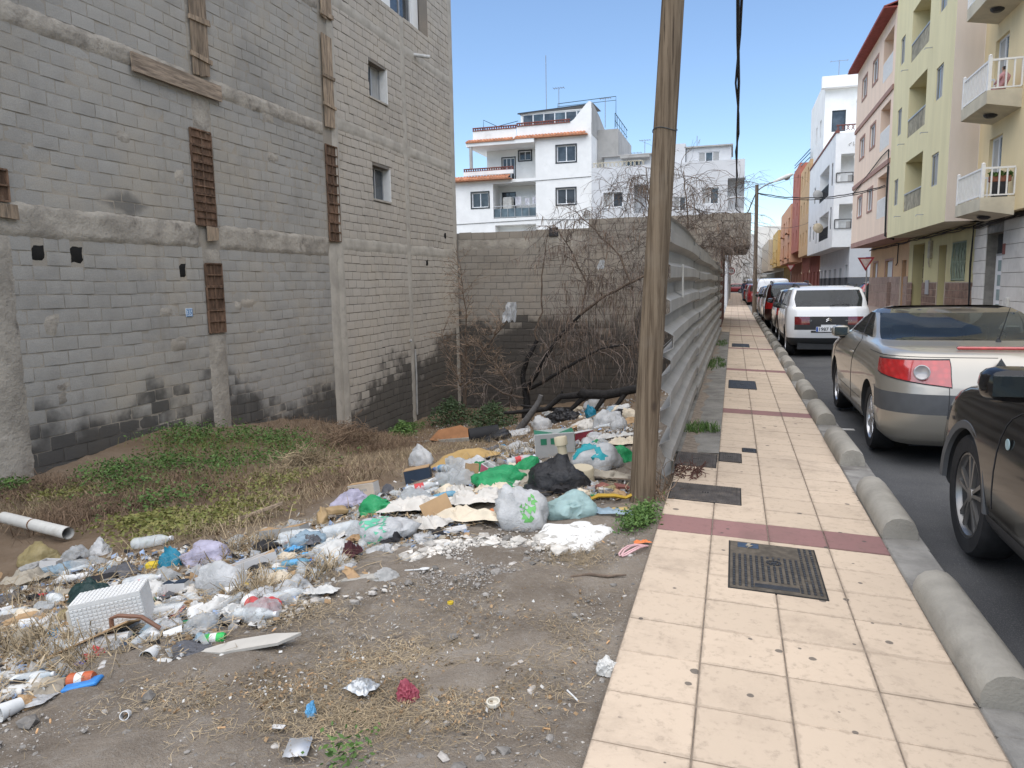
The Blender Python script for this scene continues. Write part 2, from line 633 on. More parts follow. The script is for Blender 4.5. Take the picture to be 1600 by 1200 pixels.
# ------------------------------------------------------------------ the lie of the land
CP = [(-.44, -3, -.04), (-.44, 0, -.04), (-.44, 3, -.04), (-.44, 6, -.05), (-.44, 9, -.08), (-.44, 13, -.2), (-.44, 18, -.5), (-.44, 25, -.9),
	  (-1.5, 0, -.07), (-1.5, 2, -.07), (-1.5, 4, -.06), (-1.5, 6, -.08), (-1.5, 8, -.2), (-1.3, 12, -.5), (-1.3, 18, -1.05), (-1.3, 25, -1.6),
	  (-3, 0, -.15), (-2.6, 2, -.12), (-2.6, 4, -.16), (-2.6, 6, -.32), (-3, 8, -.52), (-3, 12, -.95), (-3, 18, -1.55), (-3.3, 25, -2.15),
	  (-4, 1, -.3), (-4, 3, -.38), (-4, 5, -.52), (-5, 8, -.85), (-5, 12, -1.35), (-5, 18, -2.0), (-5.7, 20, -2.25), (-5.2, 25, -2.5),
	  (-6, 2, -.75), (-6.5, 5, -.95), (-7.2, 8, -1.05), (-7.2, 12, -1.5), (-7.4, 16, -2.1), (-7.9, 21, -2.45), (-7.5, 25, -2.75),
	  (-9.6, -2, -1.1), (-9.6, 3, -1.08), (-9.5, 7.3, -1.05), (-9.5, 8.9, -.92), (-9.5, 10.6, -.84), (-9.5, 11.6, -1.02), (-9.5, 13, -1.2), (-9.5, 14.9, -1.46),
	  (-9.5, 16.3, -1.95), (-9.5, 18.7, -2.6), (-9.5, 21.5, -2.6), (-9.5, 24.7, -2.85)]
CP = np.array(CP)


def _tps(r2):
	return np.where(r2 > 1e-12, .5 * r2 * np.log(np.maximum(r2, 1e-12)), 0.0)


_n = len(CP)
_K = _tps(((CP[:, None, :2] - CP[None, :, :2]) ** 2).sum(-1)) + np.eye(_n) * .15
_P = np.hstack([np.ones((_n, 1)), CP[:, :2]])
_A = np.block([[_K, _P], [_P.T, np.zeros((3, 3))]])
_W = np.linalg.solve(_A, np.concatenate([CP[:, 2], np.zeros(3)]))


def tz_arr(x, y):
	x = np.asarray(x, float); y = np.asarray(y, float)
	r2 = (x[:, None] - CP[None, :, 0]) ** 2 + (y[:, None] - CP[None, :, 1]) ** 2
	z = _tps(r2) @ _W[:_n] + _W[_n] + _W[_n + 1] * x + _W[_n + 2] * y
	return np.minimum(z, -.02)


def tz(x, y):
	return float(tz_arr([x], [y])[0])


def gp(u, v):
	"""where the line of sight through a pixel of the photograph meets the ground of the plot"""
	r = ray(u, v)
	t0, prev = 1.0, None
	ts = np.arange(1.2, 34.0, .05)
	P = np.array(EYE)[None, :] + ts[:, None] * r[None, :]
	d = P[:, 2] - tz_arr(P[:, 0], P[:, 1])
	k = np.argmax(d < 0) if (d < 0).any() else len(ts) - 1
	t = ts[k]
	if k > 0 and d[k] < 0:
		t = ts[k - 1] + .05 * d[k - 1] / (d[k - 1] - d[k])
	p = np.array(EYE) + t * r
	return Vector((p[0], p[1], tz(p[0], p[1])))


def mpp(p):
	"""metres per photograph pixel at a place"""
	return proj(p)[2] / FOC


mb = MB()
xs = np.concatenate([np.arange(-9.56, -5.0, .11), np.arange(-5.0, -.5, .06), [-.47, -.425]])
ys = np.concatenate([np.arange(-4, 1.0, .3), np.arange(1.0, 9.0, .06), np.arange(9.0, 25.15, .13)])
gx, gy = np.meshgrid(xs, ys, indexing='ij')
gz = tz_arr(gx.ravel(), gy.ravel()).reshape(gx.shape)
for i in range(gx.shape[0]):
	for j in range(gx.shape[1]):
		p = V(gx[i, j], gy[i, j], 0)
		edge = min(1.0, (-.42 - gx[i, j]) / .5)
		gz[i, j] += edge * (.05 * mnoise.noise(p * 1.7) + .028 * mnoise.noise(p * 5.1) + .014 * mnoise.noise(p * 13.0))
nu, nv = gx.shape
mb.add(list(zip(gx.ravel(), gy.ravel(), gz.ravel())), [(i * nv + j, (i + 1) * nv + j, (i + 1) * nv + j + 1, i * nv + j + 1) for i in range(nu - 1) for j in range(nv - 1)])
tag(mb.build('bare_plot_ground', M_SOIL, smooth=180), 'grey brown gravelly bare plot sloping down to the block walls', kind='structure')

M_EARTH = pm('far_earth', (.16, .14, .115), .95, .2, .2, world=True)
tag(MB().grid(9, 9, lambda a, b: V(-700 + 1400 * a, -500 + 1500 * b, -4.2)).build('ground', M_EARTH), 'earth beneath the town reaching to the horizon', kind='structure')

# ------------------------------------------------------------------ road, far pavement, kerbs
ROADZ = lambda x: -.175 + .15 * (x - 1.16) / (5.6 - 1.16)
mb = MB().grid(8, 60, lambda a, b: V(1.158 + 4.46 * a, -20 + 180 * b, ROADZ(1.158 + 4.46 * a)))
tag(mb.build('road', M_ROAD), 'dark asphalt road between the parked cars and the houses', kind='structure')
mb = MB().grid(6, 4, lambda a, b: V(5.6 + 20 * a, 46.3 + 7.1 * b, -.021))
tag(mb.build('side_street', M_ROAD), 'asphalt side street between the pink and the white house', kind='structure')
for (ya, yb) in ((-20, 46.2), (53.4, 160)):
	mb = MB().box(5.6, 7.6, ya, yb, -.3, .13, .02)
	tag(mb.build('far_pavement', pm('red_grey_far_paving', (.30, .235, .195), .9, .15, 2.0, world=True)), 'far pavement along the foot of the houses', kind='structure')
mb = MB().grid(30, 4, lambda a, b: V(-8 + 60 * a, 113.5 + 8 * b, -.1))
tag(mb.build('cross_street', M_ROAD), 'street crossing at the far end of the pavement', kind='structure')

SZ = lambda x: -.04 * (x + .44)
sw = MB()
sw.grid(5, 30, lambda a, b: V(-.44 + 1.36 * a, -6 + 119 * b, SZ(-.44 + 1.36 * a) - .006))
sw.quad(V(-.44, -6, SZ(-.44) - .006), V(-.44, 113, SZ(-.44) - .006), V(-.44, 113, -.5), V(-.44, -6, -.5))
side = sw.build('sidewalk', M_JOINT)
tag(side, 'cream tiled pavement running down the street', kind='structure')

COLX = [-.44, -.102, .239, .578, .918]


def tile_at(c, y0, y1, dz=0.0):
	x0, x1 = COLX[c] + .003, COLX[c + 1] - .003
	m = MB()
	z = lambda x: SZ(x) + dz
	b = .003
	a = [V(x0, y0, z(x0) - .02), V(x1, y0, z(x1) - .02), V(x1, y1, z(x1) - .02), V(x0, y1, z(x0) - .02)]
	t = [V(x0, y0, z(x0) - b), V(x1, y0, z(x1) - b), V(x1, y1, z(x1) - b), V(x0, y1, z(x0) - b)]
	u = [V(x0 + b, y0 + b, z(x0)), V(x1 - b, y0 + b, z(x1)), V(x1 - b, y1 - b, z(x1)), V(x0 + b, y1 - b, z(x0))]
	m.add(a + t + u, [(8, 9, 10, 11)] + [(k, (k + 1) % 4, 4 + (k + 1) % 4, 4 + k) for k in range(4)] + [(4 + k, 4 + (k + 1) % 4, 8 + (k + 1) % 4, 8 + k) for k in range(4)])
	return m


tile_me = {}
far = {False: MB(), True: MB()}
cnt = 0
for k in range(345):
	y0 = ROW0 + ROWL * k + .003
	y1 = y0 + ROWL - .006
	purple = (k - 5) % 14 == 7
	for c in range(4):
		if c == 0 and 6.85 < y1 and y0 < 24.2:
			continue
		if cnt < 300:
			key = (c, purple)
			if key not in tile_me:
				m = tile_at(c, 0, ROWL - .006)
				tile_me[key] = m.mesh('tile', M_TILEP if purple else M_TILE)
			o = bpy.data.objects.new('tile', tile_me[key])
			link(o, side)
			o.location = Vector((0, y0, RNG.uniform(-.0012, .0012))) - side.location
			o.rotation_euler = (RNG.uniform(-.002, .002), RNG.uniform(-.002, .002), 0)
			cnt += 1
		else:
			m = tile_at(c, y0, y1)
			far[purple].add(m.v, m.f)
for pu in (False, True):
	o = far[pu].build('far_tiles', M_TILEP if pu else M_TILE, side, world=True)
	tag(o, kind='stuff')
# rough concrete strip between the metal fence and the tiles
mb = MB().grid(8, 70, lambda a, b: V(-.62 + .52 * a, 6.9 + 17.3 * b, -.012 + .008 * mnoise.noise(V(a * 3, b * 60, 0)) + .002))
tag(mb.build('concrete_strip', M_PAVEC, smooth=180), 'rough dirty concrete strip at the foot of the metal fence', kind='structure')

# kerb line with its rounded concrete blocks
mb = MB()
y = -6.0
i = 0
while y < 113:
	L = .98
	mb.box(.925, 1.165, y + .004, y + L - .004, -.4, -.062 + RNG.uniform(-.003, .003), .012)
	y += L
tag(mb.build('kerb', pm('grey_kerb_stone', (.235, .225, .205), .92, .2, 5.0, .6, 50.0, dirt=(.13, .12, .11), dsc=3.0, dlo=.45, dhi=.7, world=True)), 'grey concrete kerb between the tiled pavement and the road', kind='structure')
prof = [(-.105, 0), (-.104, .06), (-.086, .105), (-.05, .136), (0, .147), (.05, .136), (.086, .105), (.104, .06), (.105, 0)]
hm = MB()
Ls = [0.0, .012, .06, .35, .7, 1.03, 1.08, 1.09]
sc_ = [.955, .985, 1, 1, 1, 1, .985, .955]
vs = []
for q, s in zip(Ls, sc_):
	for (a, b) in prof:
		vs.append(V(a * (1 if 0 < s else s) * (.97 if s < 1 else 1), q + (1 - s) * .0, b * s))
n9 = len(prof)
hm.add(vs, [(i * n9 + j, i * n9 + j + 1, (i + 1) * n9 + j + 1, (i + 1) * n9 + j) for i in range(len(Ls) - 1) for j in range(n9 - 1)] + [tuple(range(n9)), tuple((len(Ls) - 1) * n9 + j for j in range(n9))])
hump_me = hm.mesh('kerb_block', M_KERB, 32)
ordn = ['nearest', 'second', 'third', 'fourth', 'fifth', 'sixth', 'seventh', 'eighth', 'ninth', 'tenth', 'eleventh', 'twelfth', 'thirteenth', 'fourteenth', 'fifteenth', 'sixteenth', 'seventeenth', 'eighteenth']
for k in range(19):
	o = bpy.data.objects.new('kerb_block', hump_me)
	link(o)
	o.location = (1.028 + RNG.uniform(-.006, .006), 3.0 + 1.935 * k - (.0 if k else .0), -.064)
	o.rotation_euler = (0, 0, RNG.uniform(-.008, .008))
	o.scale = (1, RNG.uniform(.97, 1.03), RNG.uniform(.96, 1.04))
	if k < 18:
		lab = ('nearest rounded concrete kerb block, beside the purple tile band and cover' if k == 0 else '%s rounded concrete kerb block from the front of the row' % ordn[k])
	else:
		lab = 'farthest small rounded concrete kerb block, last before the lamp post'
	tag(o, lab, 'kerb block', 'rounded kerb blocks along the pavement edge')

# ------------------------------------------------------------------ access covers in the pavement
M_IRON = pm('dark_cast_iron_cover', (.045, .047, .052), .55, .25, 14.0, .3, 60.0, metal=.5, dirt=(.16, .135, .10), dsc=9.0, dlo=.55, dhi=.8, world=True)
M_IRON2 = pm('rusty_ribbed_cover', (.085, .075, .068), .7, .3, 9.0, .3, 60.0, metal=.3, dirt=(.20, .165, .13), dsc=6.0, dlo=.5, dhi=.8, world=True)
M_IRONB = pm('smooth_blue_plate', (.055, .075, .11), .35, .1, 9.0, metal=.5, world=True)

M_IRONP = pm('tan_dirt_on_iron', (.095, .08, .062), .8, .3, 20.0, metal=.1, world=True)


def cover(label, x0, x1, y0, y1, mat, nr, across=True, detail=False):
	t = thing('access_cover', label, 'access cover', ((x0 + x1) / 2, (y0 + y1) / 2, SZ((x0 + x1) / 2)), (0, math.atan(.04), 0))
	a, b = (x1 - x0) / 2, (y1 - y0) / 2
	MB().box(-a, a, -b, b, -.01, .0035).build('frame', pm('cover_gap', (.02, .02, .02), .9), t)
	MB().box(-a + .008, a - .008, -b + .008, b - .008, -.01, .0075, .003).build('plate', M_IRONP if detail else mat, t)
	r = MB()
	if across:
		for k in range(nr):
			xx = -a + .03 + (2 * a - .06) * k / (nr - 1)
			if detail:
				yy = -b + .03
				top = b - .03 - (.2 if abs(xx + .12) < .14 or abs(xx - .06) < .09 else 0)
				while yy < top - .02:
					if not (abs(xx) < .055 and abs(yy - .05) < .05) and not (yy < -b + .10 and abs(xx) < .12):
						r.box(xx - .007, xx + .007, yy, yy + .026, .0075, .0125, .003)
					yy += .034
			else:
				r.box(xx - .004, xx + .004, -b + .02, b - .02, .0075, .0115, .002)
	r.build('raised_ribs', mat, t)
	if detail:
		MB().box(-a + .05, -a + .17, b - .11, b - .035, .0075, .011, .002).build('name_plate', M_IRONB, t)
		z = MB()
		z.prism([(-.155, .325), (-.135, .325), (-.145, .295), (-.125, .295), (-.16, .245), (-.148, .28), (-.168, .28)], .004, Matrix.Translation((0.02, -.005, .0112)))
		z.build('lightning_mark', pm('tarnished_mark', (.30, .26, .2), .6), t)
		e = MB()
		for k in range(12):
			an = 2 * math.pi * k / 12
			e.box(-.006, .006, .026, .040, 0, .004, 0, Matrix.Translation((0, .05, .0085)) @ Matrix.Rotation(an, 4, 'Z'))
		e.lathe([(.0, .004), (.016, .004), (.016, 0)], 14, Matrix.Translation((0, .05, .0085)))
		e.build('emblem', mat, t)
		MB().box(-.11, .11, -b + .04, -b + .09, .0075, .0105, .002).build('blank_bar', mat, t)
	else:
		k = MB().box(-.03, .03, -.012, .012, .0075, .009)
		k.build('lifting_slot', pm('cover_gap', (.02, .02, .02), .9), t)
	return t


cover('large dark cast iron cover with raised studs in the pavement', .003, .49, 3.80, 4.53, M_IRON, 15, True, True)
cover('ribbed metal cover next to the foot of the fence', -.43, .085, 5.30, 5.76, M_IRON2, 26)
cover('square rusty cover half under the fence line', -.47, -.112, 6.33, 6.84, M_IRON2, 18)
cover('narrow ribbed plate touching the square rusty cover', -.098, .10, 6.60, 6.96, M_IRON2, 10)
cover('small dark plate alone among the cream tiles', .105, .235, 7.05, 7.22, M_IRON, 6)
cover('dark cover in the middle distance of the pavement', -.05, .36, 11.35, 12.3, M_IRON, 12)
cover('far dark cover beyond the middle distance one', -.02, .40, 18.8, 19.8, M_IRON, 12)


# ------------------------------------------------------------------ block walls
def unit_block(seed, mat):
	rr = random.Random(seed)
	m = MB()
	b = .035
	# front face at -x ; slightly chipped corners
	n = 4
	vs, fs = [], []
	for i in range(n):
		for j in range(n):
			y = -.5 + i / (n - 1)
			z = -.5 + j / (n - 1)
			e = (i in (0, n - 1)) + (j in (0, n - 1))
			x = -.5 + (.05 if e == 1 else .0) + (.10 if e == 2 else 0) + rr.uniform(-.05, .05)
			if e: 
				y *= .985 + rr.uniform(-.012, .008)
				z *= .965 + rr.uniform(-.02, .02)
			vs.append(V(x, y, z))
	for i in range(n - 1):
		for j in range(n - 1):
			fs.append((i * n + j, (i + 1) * n + j, (i + 1) * n + j + 1, i * n + j + 1))
	ring = [(i, 0) for i in range(n)] + [(n - 1, j) for j in range(1, n)] + [(i, n - 1) for i in range(n - 2, -1, -1)] + [(0, j) for j in range(n - 2, 0, -1)]
	base = len(vs)
	for (i, j) in ring:
		p = vs[i * n + j]
		vs.append(V(.5, p.y, p.z))
	R = len(ring)
	for k in range(R):
		k2 = (k + 1) % R
		a, c = ring[k], ring[k2]
		fs.append((a[0] * n + a[1], c[0] * n + c[1], base + k2, base + k))
	m.add(vs, fs)
	return m


def block_wall(root, axis, plane, u0, u1, z0, z1, bl, bh, holes, mat, seed, limit=300, th=.05, dz=None, u_off=0.0):
	"""running bond of blocks; the ones that show largest are objects of their own"""
	rr = random.Random(seed)
	rects = []
	z = z0
	row = 0
	while z < z1 - .03:
		zt = min(z + bh, z1)
		u = u0 - (bl / 2 if row % 2 else 0) + u_off + rr.uniform(-.05, .05)
		while u < u1:
			L = bl * rr.uniform(.985, 1.015)
			pieces = [(max(u, u0), min(u + L, u1))]
			u += L
			for h in holes:
				if h[2] < zt - .02 and h[3] > z + .02:
					nxt = []
					for (a, b) in pieces:
						if b <= h[0] or a >= h[1]: nxt.append((a, b))
						else:
							if a < h[0]: nxt.append((a, h[0]))
							if b > h[1]: nxt.append((h[1], b))
					pieces = nxt
			for (a, b) in pieces:
				if b - a > .05:
					rects.append((a, b, z, zt))
		z = zt
		row += 1
	out = []
	jn = .011
	for (a, b, c, d) in rects:
		um, zm = (a + b) / 2, (c + d) / 2
		pr = (plane, um, zm) if axis != 'y' else (um, plane, zm)
		q = proj(pr)
		vis = -15 < q[0] < 1615 and -15 < q[1] < 1215
		wave = .012 * math.sin(um * 1.7 + seed) + .006 * math.sin(um * 4.3 + zm)
		out.append((0 if vis else 1, q[2] if q[2] > 0 else 999, a + jn / 2, b - jn / 2, c + jn / 2 + wave, d - jn / 2 + wave))
	out.sort()
	units = [unit_block(seed * 10 + k, mat) for k in range(5)]
	meshes = [u.mesh('block', mat, 40) for u in units]
	rest = MB()
	o0 = root_loc(root)
	for i, (_, _, a, b, c, d) in enumerate(out):
		k = rr.randrange(5)
		dep = rr.uniform(-.007, .004)
		tilt = rr.uniform(-.006, .006)
		um, zm = (a + b) / 2, (c + d) / 2
		if axis == '-x':    # faces +x
			rot = math.pi; loc = Vector((plane - th / 2 + dep, um, zm))
		elif axis == 'x':
			rot = 0; loc = Vector((plane + th / 2 + dep, um, zm))
		else:               # faces -y
			rot = math.pi / 2; loc = Vector((um, plane + th / 2 + dep, zm))
		if i < limit:
			ob = bpy.data.objects.new('block', meshes[k])
			link(ob, root)
			ob.location = loc - o0
			ob.rotation_euler = (0, 0, rot + tilt)
			ob.scale = (th, b - a, d - c)
		else:
			M = Matrix.Translation(loc) @ Matrix.Rotation(rot + tilt, 4, 'Z') @ Matrix.Diagonal((th, b - a, d - c, 1))
			rest.add([M @ p for p in [Vector(q) for q in units[k].v]], units[k].f)
	if rest.v:
		tag(rest.build('distant_blocks', mat, root, world=True, smooth=40), kind='stuff')


def rough_slab(P, u0, u1, z0, z1, d0, amp, seed, su=.08, sz=.05, edge=.03):
	"""uneven cast concrete standing proud of a wall face P(u,z,d), with ragged edges"""
	nu = max(3, int((u1 - u0) / su)); nz = max(3, int((z1 - z0) / sz))
	m = MB()

	def fn(a, b):
		u = u0 + (u1 - u0) * a
		z = z0 + (z1 - z0) * b
		q = V(u * 2.3, z * 2.3, seed)
		if b in (0.0, 1.0): z += edge * mnoise.noise(q * 2.1) + edge * .6 * mnoise.noise(q * 6.0)
		if a in (0.0, 1.0): u += edge * mnoise.noise(q * 2.7 + V(4, 4, 4))
		d = d0 + amp * (.5 * mnoise.noise(q * 1.6) + .5 * mnoise.noise(q * 5.0) + .3 * mnoise.noise(q * 11.0))
		if b in (0.0, 1.0) or a in (0.0, 1.0): d = .012
		return P(u, z, d)
	m.grid(nu, nz, fn)
	return m


LW = -9.5
PL = lambda u, z, d: V(LW - d, u, z)            # faces +x, d goes into the house
t = thing('grey_block_house', 'unfinished grey concrete block house with wooden formwork strips, at the left', 'building', (LW, 7.7, -1.1))
HOUSE1 = t
Y0, Y1 = 2.0, 16.22
mb = MB()
mb.box(LW - 6.0, LW - .010, Y0, 16.6, -4.2, 11.5)
mb.build('wall', M_MORTAR, t, world=True)
vent = [(8.16, 8.36, 2.02, 2.24), (8.80, 9.02, 2.02, 2.25), (11.06, 11.22, 1.80, 2.05)]
colA = (11.66, 12.2); col0 = (7.30, 7.82); colB = (16.22, 16.9)
for (za, zb, sd) in ((-1.75, 2.36, 1), (2.80, 5.22, 2), (5.50, 8.05, 3), (8.35, 11.4, 4)):
	hs = [(col0[0], col0[1], -5, 20), (colA[0] + .03, colA[1] - .03, -5, 20)] + vent
	block_wall(t, '-x', LW, Y0, Y1, za, zb, .425, .2055, hs, M_BLOCK, sd, {1: 200, 2: 80, 3: 20, 4: 0}[sd])
for (za, zb, sd) in ((2.34, 2.82, 5), (5.20, 5.52, 6), (8.03, 8.37, 7)):
	rough_slab(PL, Y0, colA[0], za, zb, -.02, .035, sd).build('beam', M_CONC, t, world=True, smooth=60)
	rough_slab(PL, colA[1], Y1 + .02, za, zb, -.018, .03, sd + 10).build('beam', M_CONC, t, world=True, smooth=60)
rough_slab(PL, col0[0], col0[1] + .04, -1.8, 2.36, -.045, .02, 21, .1, .12, .05).build('column', M_CONC, t, world=True, smooth=60)
rough_slab(PL, col0[0], col0[1] + .04, 2.8, 9.5, -.02, .02, 22, .1, .12, .05).build('column', M_CONC, t, world=True, smooth=60)
rough_slab(PL, colA[0], colA[1], -1.9, .80, -.035, .03, 23, .09, .1, .05).build('column', M_CONC, t, world=True, smooth=60)
for (za, zb) in ((.76, 2.36), (2.8, 5.22), (5.5, 8.05), (8.36, 11.0)):
	rough_slab(PL, colA[0] + .02, colA[1] - .02, za, zb, .0, .015, za, .09, .12, .02).build('column', M_CONC, t, world=True, smooth=60)


def timber(parent, P, u0, u1, z0, z1, d0, th, mat, seed, tilt=0.0, name='plank'):
	m = MB()
	rr = random.Random(seed)
	um, zm = (u0 + u1) / 2, (z0 + z1) / 2
	j = lambda: rr.uniform(-.012, .012)
	c = [(u0 + j(), z0 + j() * 2), (u1 + j(), z0 + j() * 2), (u1 + j(), z1 + j() * 2), (u0 + j(), z1 + j() * 2)]
	ca, sa = math.cos(tilt), math.sin(tilt)
	c = [(um + (a - um) * ca - (b - zm) * sa, zm + (a - um) * sa + (b - zm) * ca) for a, b in c]
	vs = [P(a, b, d0) for a, b in c] + [P(a, b, d0 - th) for a, b in c]
	m.add(vs, [(4, 5, 6, 7), (0, 1, 5, 4), (1, 2, 6, 5), (2, 3, 7, 6), (3, 0, 4, 7), (0, 3, 2, 1)])
	return m.build(name, mat, parent, world=True)


def vertical_planks(P, parent, u0, u1, z0, z1, n, d, mat, seed, battens):
	w = (u1 - u0) / n
	for k in range(n):
		timber(parent, P, u0 + k * w + .008, u0 + (k + 1) * w - .008, z0 + RNG.uniform(-.05, .05), z1, d + RNG.uniform(-.01, .0), .025, mat, seed + k)
	for q, b in enumerate(battens):
		timber(parent, P, u0 - .06, u1 + .05, b, b + .09, d - .026, .03, mat, seed + 50 + q, RNG.uniform(-.06, .06), 'batten')


def formwork(P, parent, u0, u1, z0, z1, n, seed):
	"""rusty formwork panels left in the column recess: trays with cross ribs"""
	h = (z1 - z0) / n
	for k in range(n):
		a, b = z0 + k * h + .01, z0 + (k + 1) * h - .01
		o = timber(parent, P, u0, u1, a, b, .0, .018, M_FORM, seed + k, RNG.uniform(-.01, .01), 'formwork_panel')
		m = MB()
		for q in (.0, .5, 1.0):
			zz = a + (b - a) * q
			m.box(-.0, .028, u0, u1, zz - .012, zz + .012)
		for q in (.0, .5, 1.0):
			uu = u0 + (u1 - u0) * q
			m.box(-.0, .022, uu - .011, uu + .011, a, b)
		sgn = 1 if P(0, 0, 1).x < P(0, 0, 0).x else -1
		x0 = P(0, 0, -.018).x
		m.v = [(x0 + sgn * p[0], p[1], p[2]) for p in m.v]
		m.build('rib', M_FORM, o, world=True)


vertical_planks(PL, t, 11.74, 12.2, 5.46, 7.6, 3, -.02, M_OLDWOOD, 100, (5.75, 6.4, 7.0))
timber(t, PL, 10.25, 12.43, 5.13, 5.40, -.05, .035, M_OLDWOODH, 120, -.012)
formwork(PL, t, 11.55, 12.1, 2.76, 4.5, 6, 130)
formwork(PL, t, 11.70, 12.16, .76, 2.08, 3, 140)
formwork(PL, t, 7.45, 7.88, 2.80, 3.24, 1, 150)
timber(t, PL, 7.30, 7.95, 2.58, 2.76, -.05, .03, M_OLDWOOD, 151, -.05)
timber(t, PL, 11.78, 12.08, 2.50, 2.74, -.05, .03, M_OLDWOOD, 153, -.02)
vertical_planks(PL, t, 16.26, 16.72, 5.42, 7.55, 2, -.03, M_OLDWOOD, 160, (5.9, 6.55))
vertical_planks(PL, t, 16.30, 16.78, 7.95, 9.2, 2, -.03, M_OLDWOOD, 170, (8.0,))
formwork(PL, t, 16.25, 16.78, 2.72, 5.02, 5, 180)
# near-black ragged slabs stand in for the shade inside the vent holes
for k, (a, b, c, d) in enumerate(vent):
	rough_slab(PL, a - .01, b + .01, c - .01, d + .01, -.004, .01, k + 90, .04, .04, .035).build('vent_hole_shade', pm('painted_hole_shade', (.012, .011, .01), .95), t, world=True, smooth=60)
# smears of mortar and a few broken faces
rs = random.Random(12)
for k in range(22):
	a, c = rs.uniform(8.0, 16.0), rs.choice((rs.uniform(-.7, 2.2), rs.uniform(2.9, 5.1), rs.uniform(5.6, 7.8)))
	if 11.5 < a < 12.3: a += .9
	w_, h_ = rs.uniform(.12, .45), rs.uniform(.08, .35)
	rough_slab(PL, a, a + w_, c, c + h_, -.008, .012, k + 40, .05, .05, .09).build('mortar_smear', M_CONC if k % 3 else M_MORTAR, t, world=True, smooth=60)
# house number plate
pl = MB().box(LW - .001, LW + .014, 11.12, 11.29, 1.10, 1.25, .004).build('number_plate', pm('white_enamel', (.62, .68, .74), .4), t, world=True)
vs, fs = text_mesh('35', .125, basis((LW + .0155, 11.205, 1.175), (0, 1, 0), (0, 0, 1)), .002, .002)
MB().add(vs, fs).build('number', pm('blue_enamel', (.10, .25, .48), .4), pl, world=True)
m = MB()
for (a, b, c, d) in ((11.125, 11.285, 1.105, 1.117), (11.125, 11.285, 1.233, 1.245), (11.125, 11.135, 1.117, 1.233), (11.275, 11.285, 1.117, 1.233)):
	m.box(LW + .0145, LW + .0165, a, b, c, d)
m.build('border', MATS['blue_enamel'], pl, world=True)

# second house along the plot
t2 = thing('beige_block_house', 'taller bare beige block house with two small windows behind the plot', 'building', (LW, 20.8, -2.8))
wins = [(18.72, 19.78, 6.70, 7.62), (18.72, 19.76, 4.00, 4.90)]
ptop = lambda y: 9.47 if y < 22.93 else 11.9
mb = MB()
DW = .30
for (a, b, zt) in ((16.6, 22.93, 9.44), (22.93, 25.06, 12.0)):
	hs = [w for w in wins] if a < 20 else []
	mb.facade(lambda u, z, d: V(LW - .014 - d, u, z), a, b, -4.2, zt, hs, .26)
mb.quad(V(LW - .014, 25.06, -4.2), V(LW - 8, 25.06, -4.2), V(LW - 8, 25.06, 12.0), V(LW - .014, 25.06, 12.0))
mb.quad(V(LW - .014, 16.6, 9.44), V(LW - .3, 16.6, 9.44), V(LW - .3, 22.93, 9.44), V(LW - .014, 22.93, 9.44))
mb.quad(V(LW - .3, 16.6, 8.5), V(LW - .3, 22.93, 8.5), V(LW - .3, 22.93, 9.44), V(LW - .3, 16.6, 9.44))
mb.quad(V(LW - .014, 22.93, 9.44), V(LW - .3, 22.93, 9.44), V(LW - .3, 22.93, 12.0), V(LW - .014, 22.93, 12.0))
mb.quad(V(LW - .014, 22.93, 12), V(LW - 8, 22.93, 12), V(LW - 8, 25.06, 12), V(LW - .014, 25.06, 12))
mb.build('wall', M_MORTAR3, t2, world=True)
colC = (20.80, 21.06); colE = (24.72, 25.06)
hs2 = wins + [(colB[0], colB[1] + .02, -9, 20), (colC[0], colC[1], -9, 20), (colE[0], colE[1], -9, 20)]
for (za, zb, sd, lim, ya) in ((-3.3, 2.55, 31, 190, 16.9), (2.85, 5.50, 32, 80, 16.9), (5.78, 8.42, 33, 30, 16.9)):
	block_wall(t2, '-x', LW, ya, 25.06, za, zb, .43, .212, hs2, M_BLOCK2, sd, lim)
block_wall(t2, '-x', LW, 16.9, 22.93, 8.68, 9.44, .43, .212, hs2, M_BLOCK2, 34, 0)
block_wall(t2, '-x', LW, 22.93, 25.06, 8.68, 12.0, .43, .212, hs2, M_BLOCK2, 35, 0)
for (za, zb, sd) in ((2.53, 2.87, 41), (5.48, 5.80, 42), (8.40, 8.70, 43)):
	rough_slab(PL, 16.88, colC[0] + .02, za, zb, -.006, .016, sd, .12, .05, .035).build('beam', M_CONC2, t2, world=True, smooth=60)
	rough_slab(PL, colC[1] - .02, colE[0] + .02, za, zb, -.006, .016, sd + 5, .12, .05, .035).build('beam', M_CONC2, t2, world=True, smooth=60)
rough_slab(PL, 16.62, 16.96, -3.0, 9.42, -.04, .012, 51, .1, .2, .03).build('column', M_CONC2, t2, world=True, smooth=60)
rough_slab(PL, 16.2, 16.66, -2.6, 2.72, -.02, .02, 54, .1, .2, .03).build('column', M_CONC2, t2, world=True, smooth=60)
rough_slab(PL, colC[0] - .02, colC[1] + .02, -3.2, 9.42, -.02, .01, 52, .1, .2, .02).build('column', M_CONC2, t2, world=True, smooth=60)
rough_slab(PL, colE[0] - .02, colE[1], -3.2, 11.98, -.02, .008, 53, .1, .2, .012).build('column', M_CONC2, t2, world=True, smooth=60)
M_REVEAL = pm('white_painted_reveal', (.70, .69, .66), .85, .05)
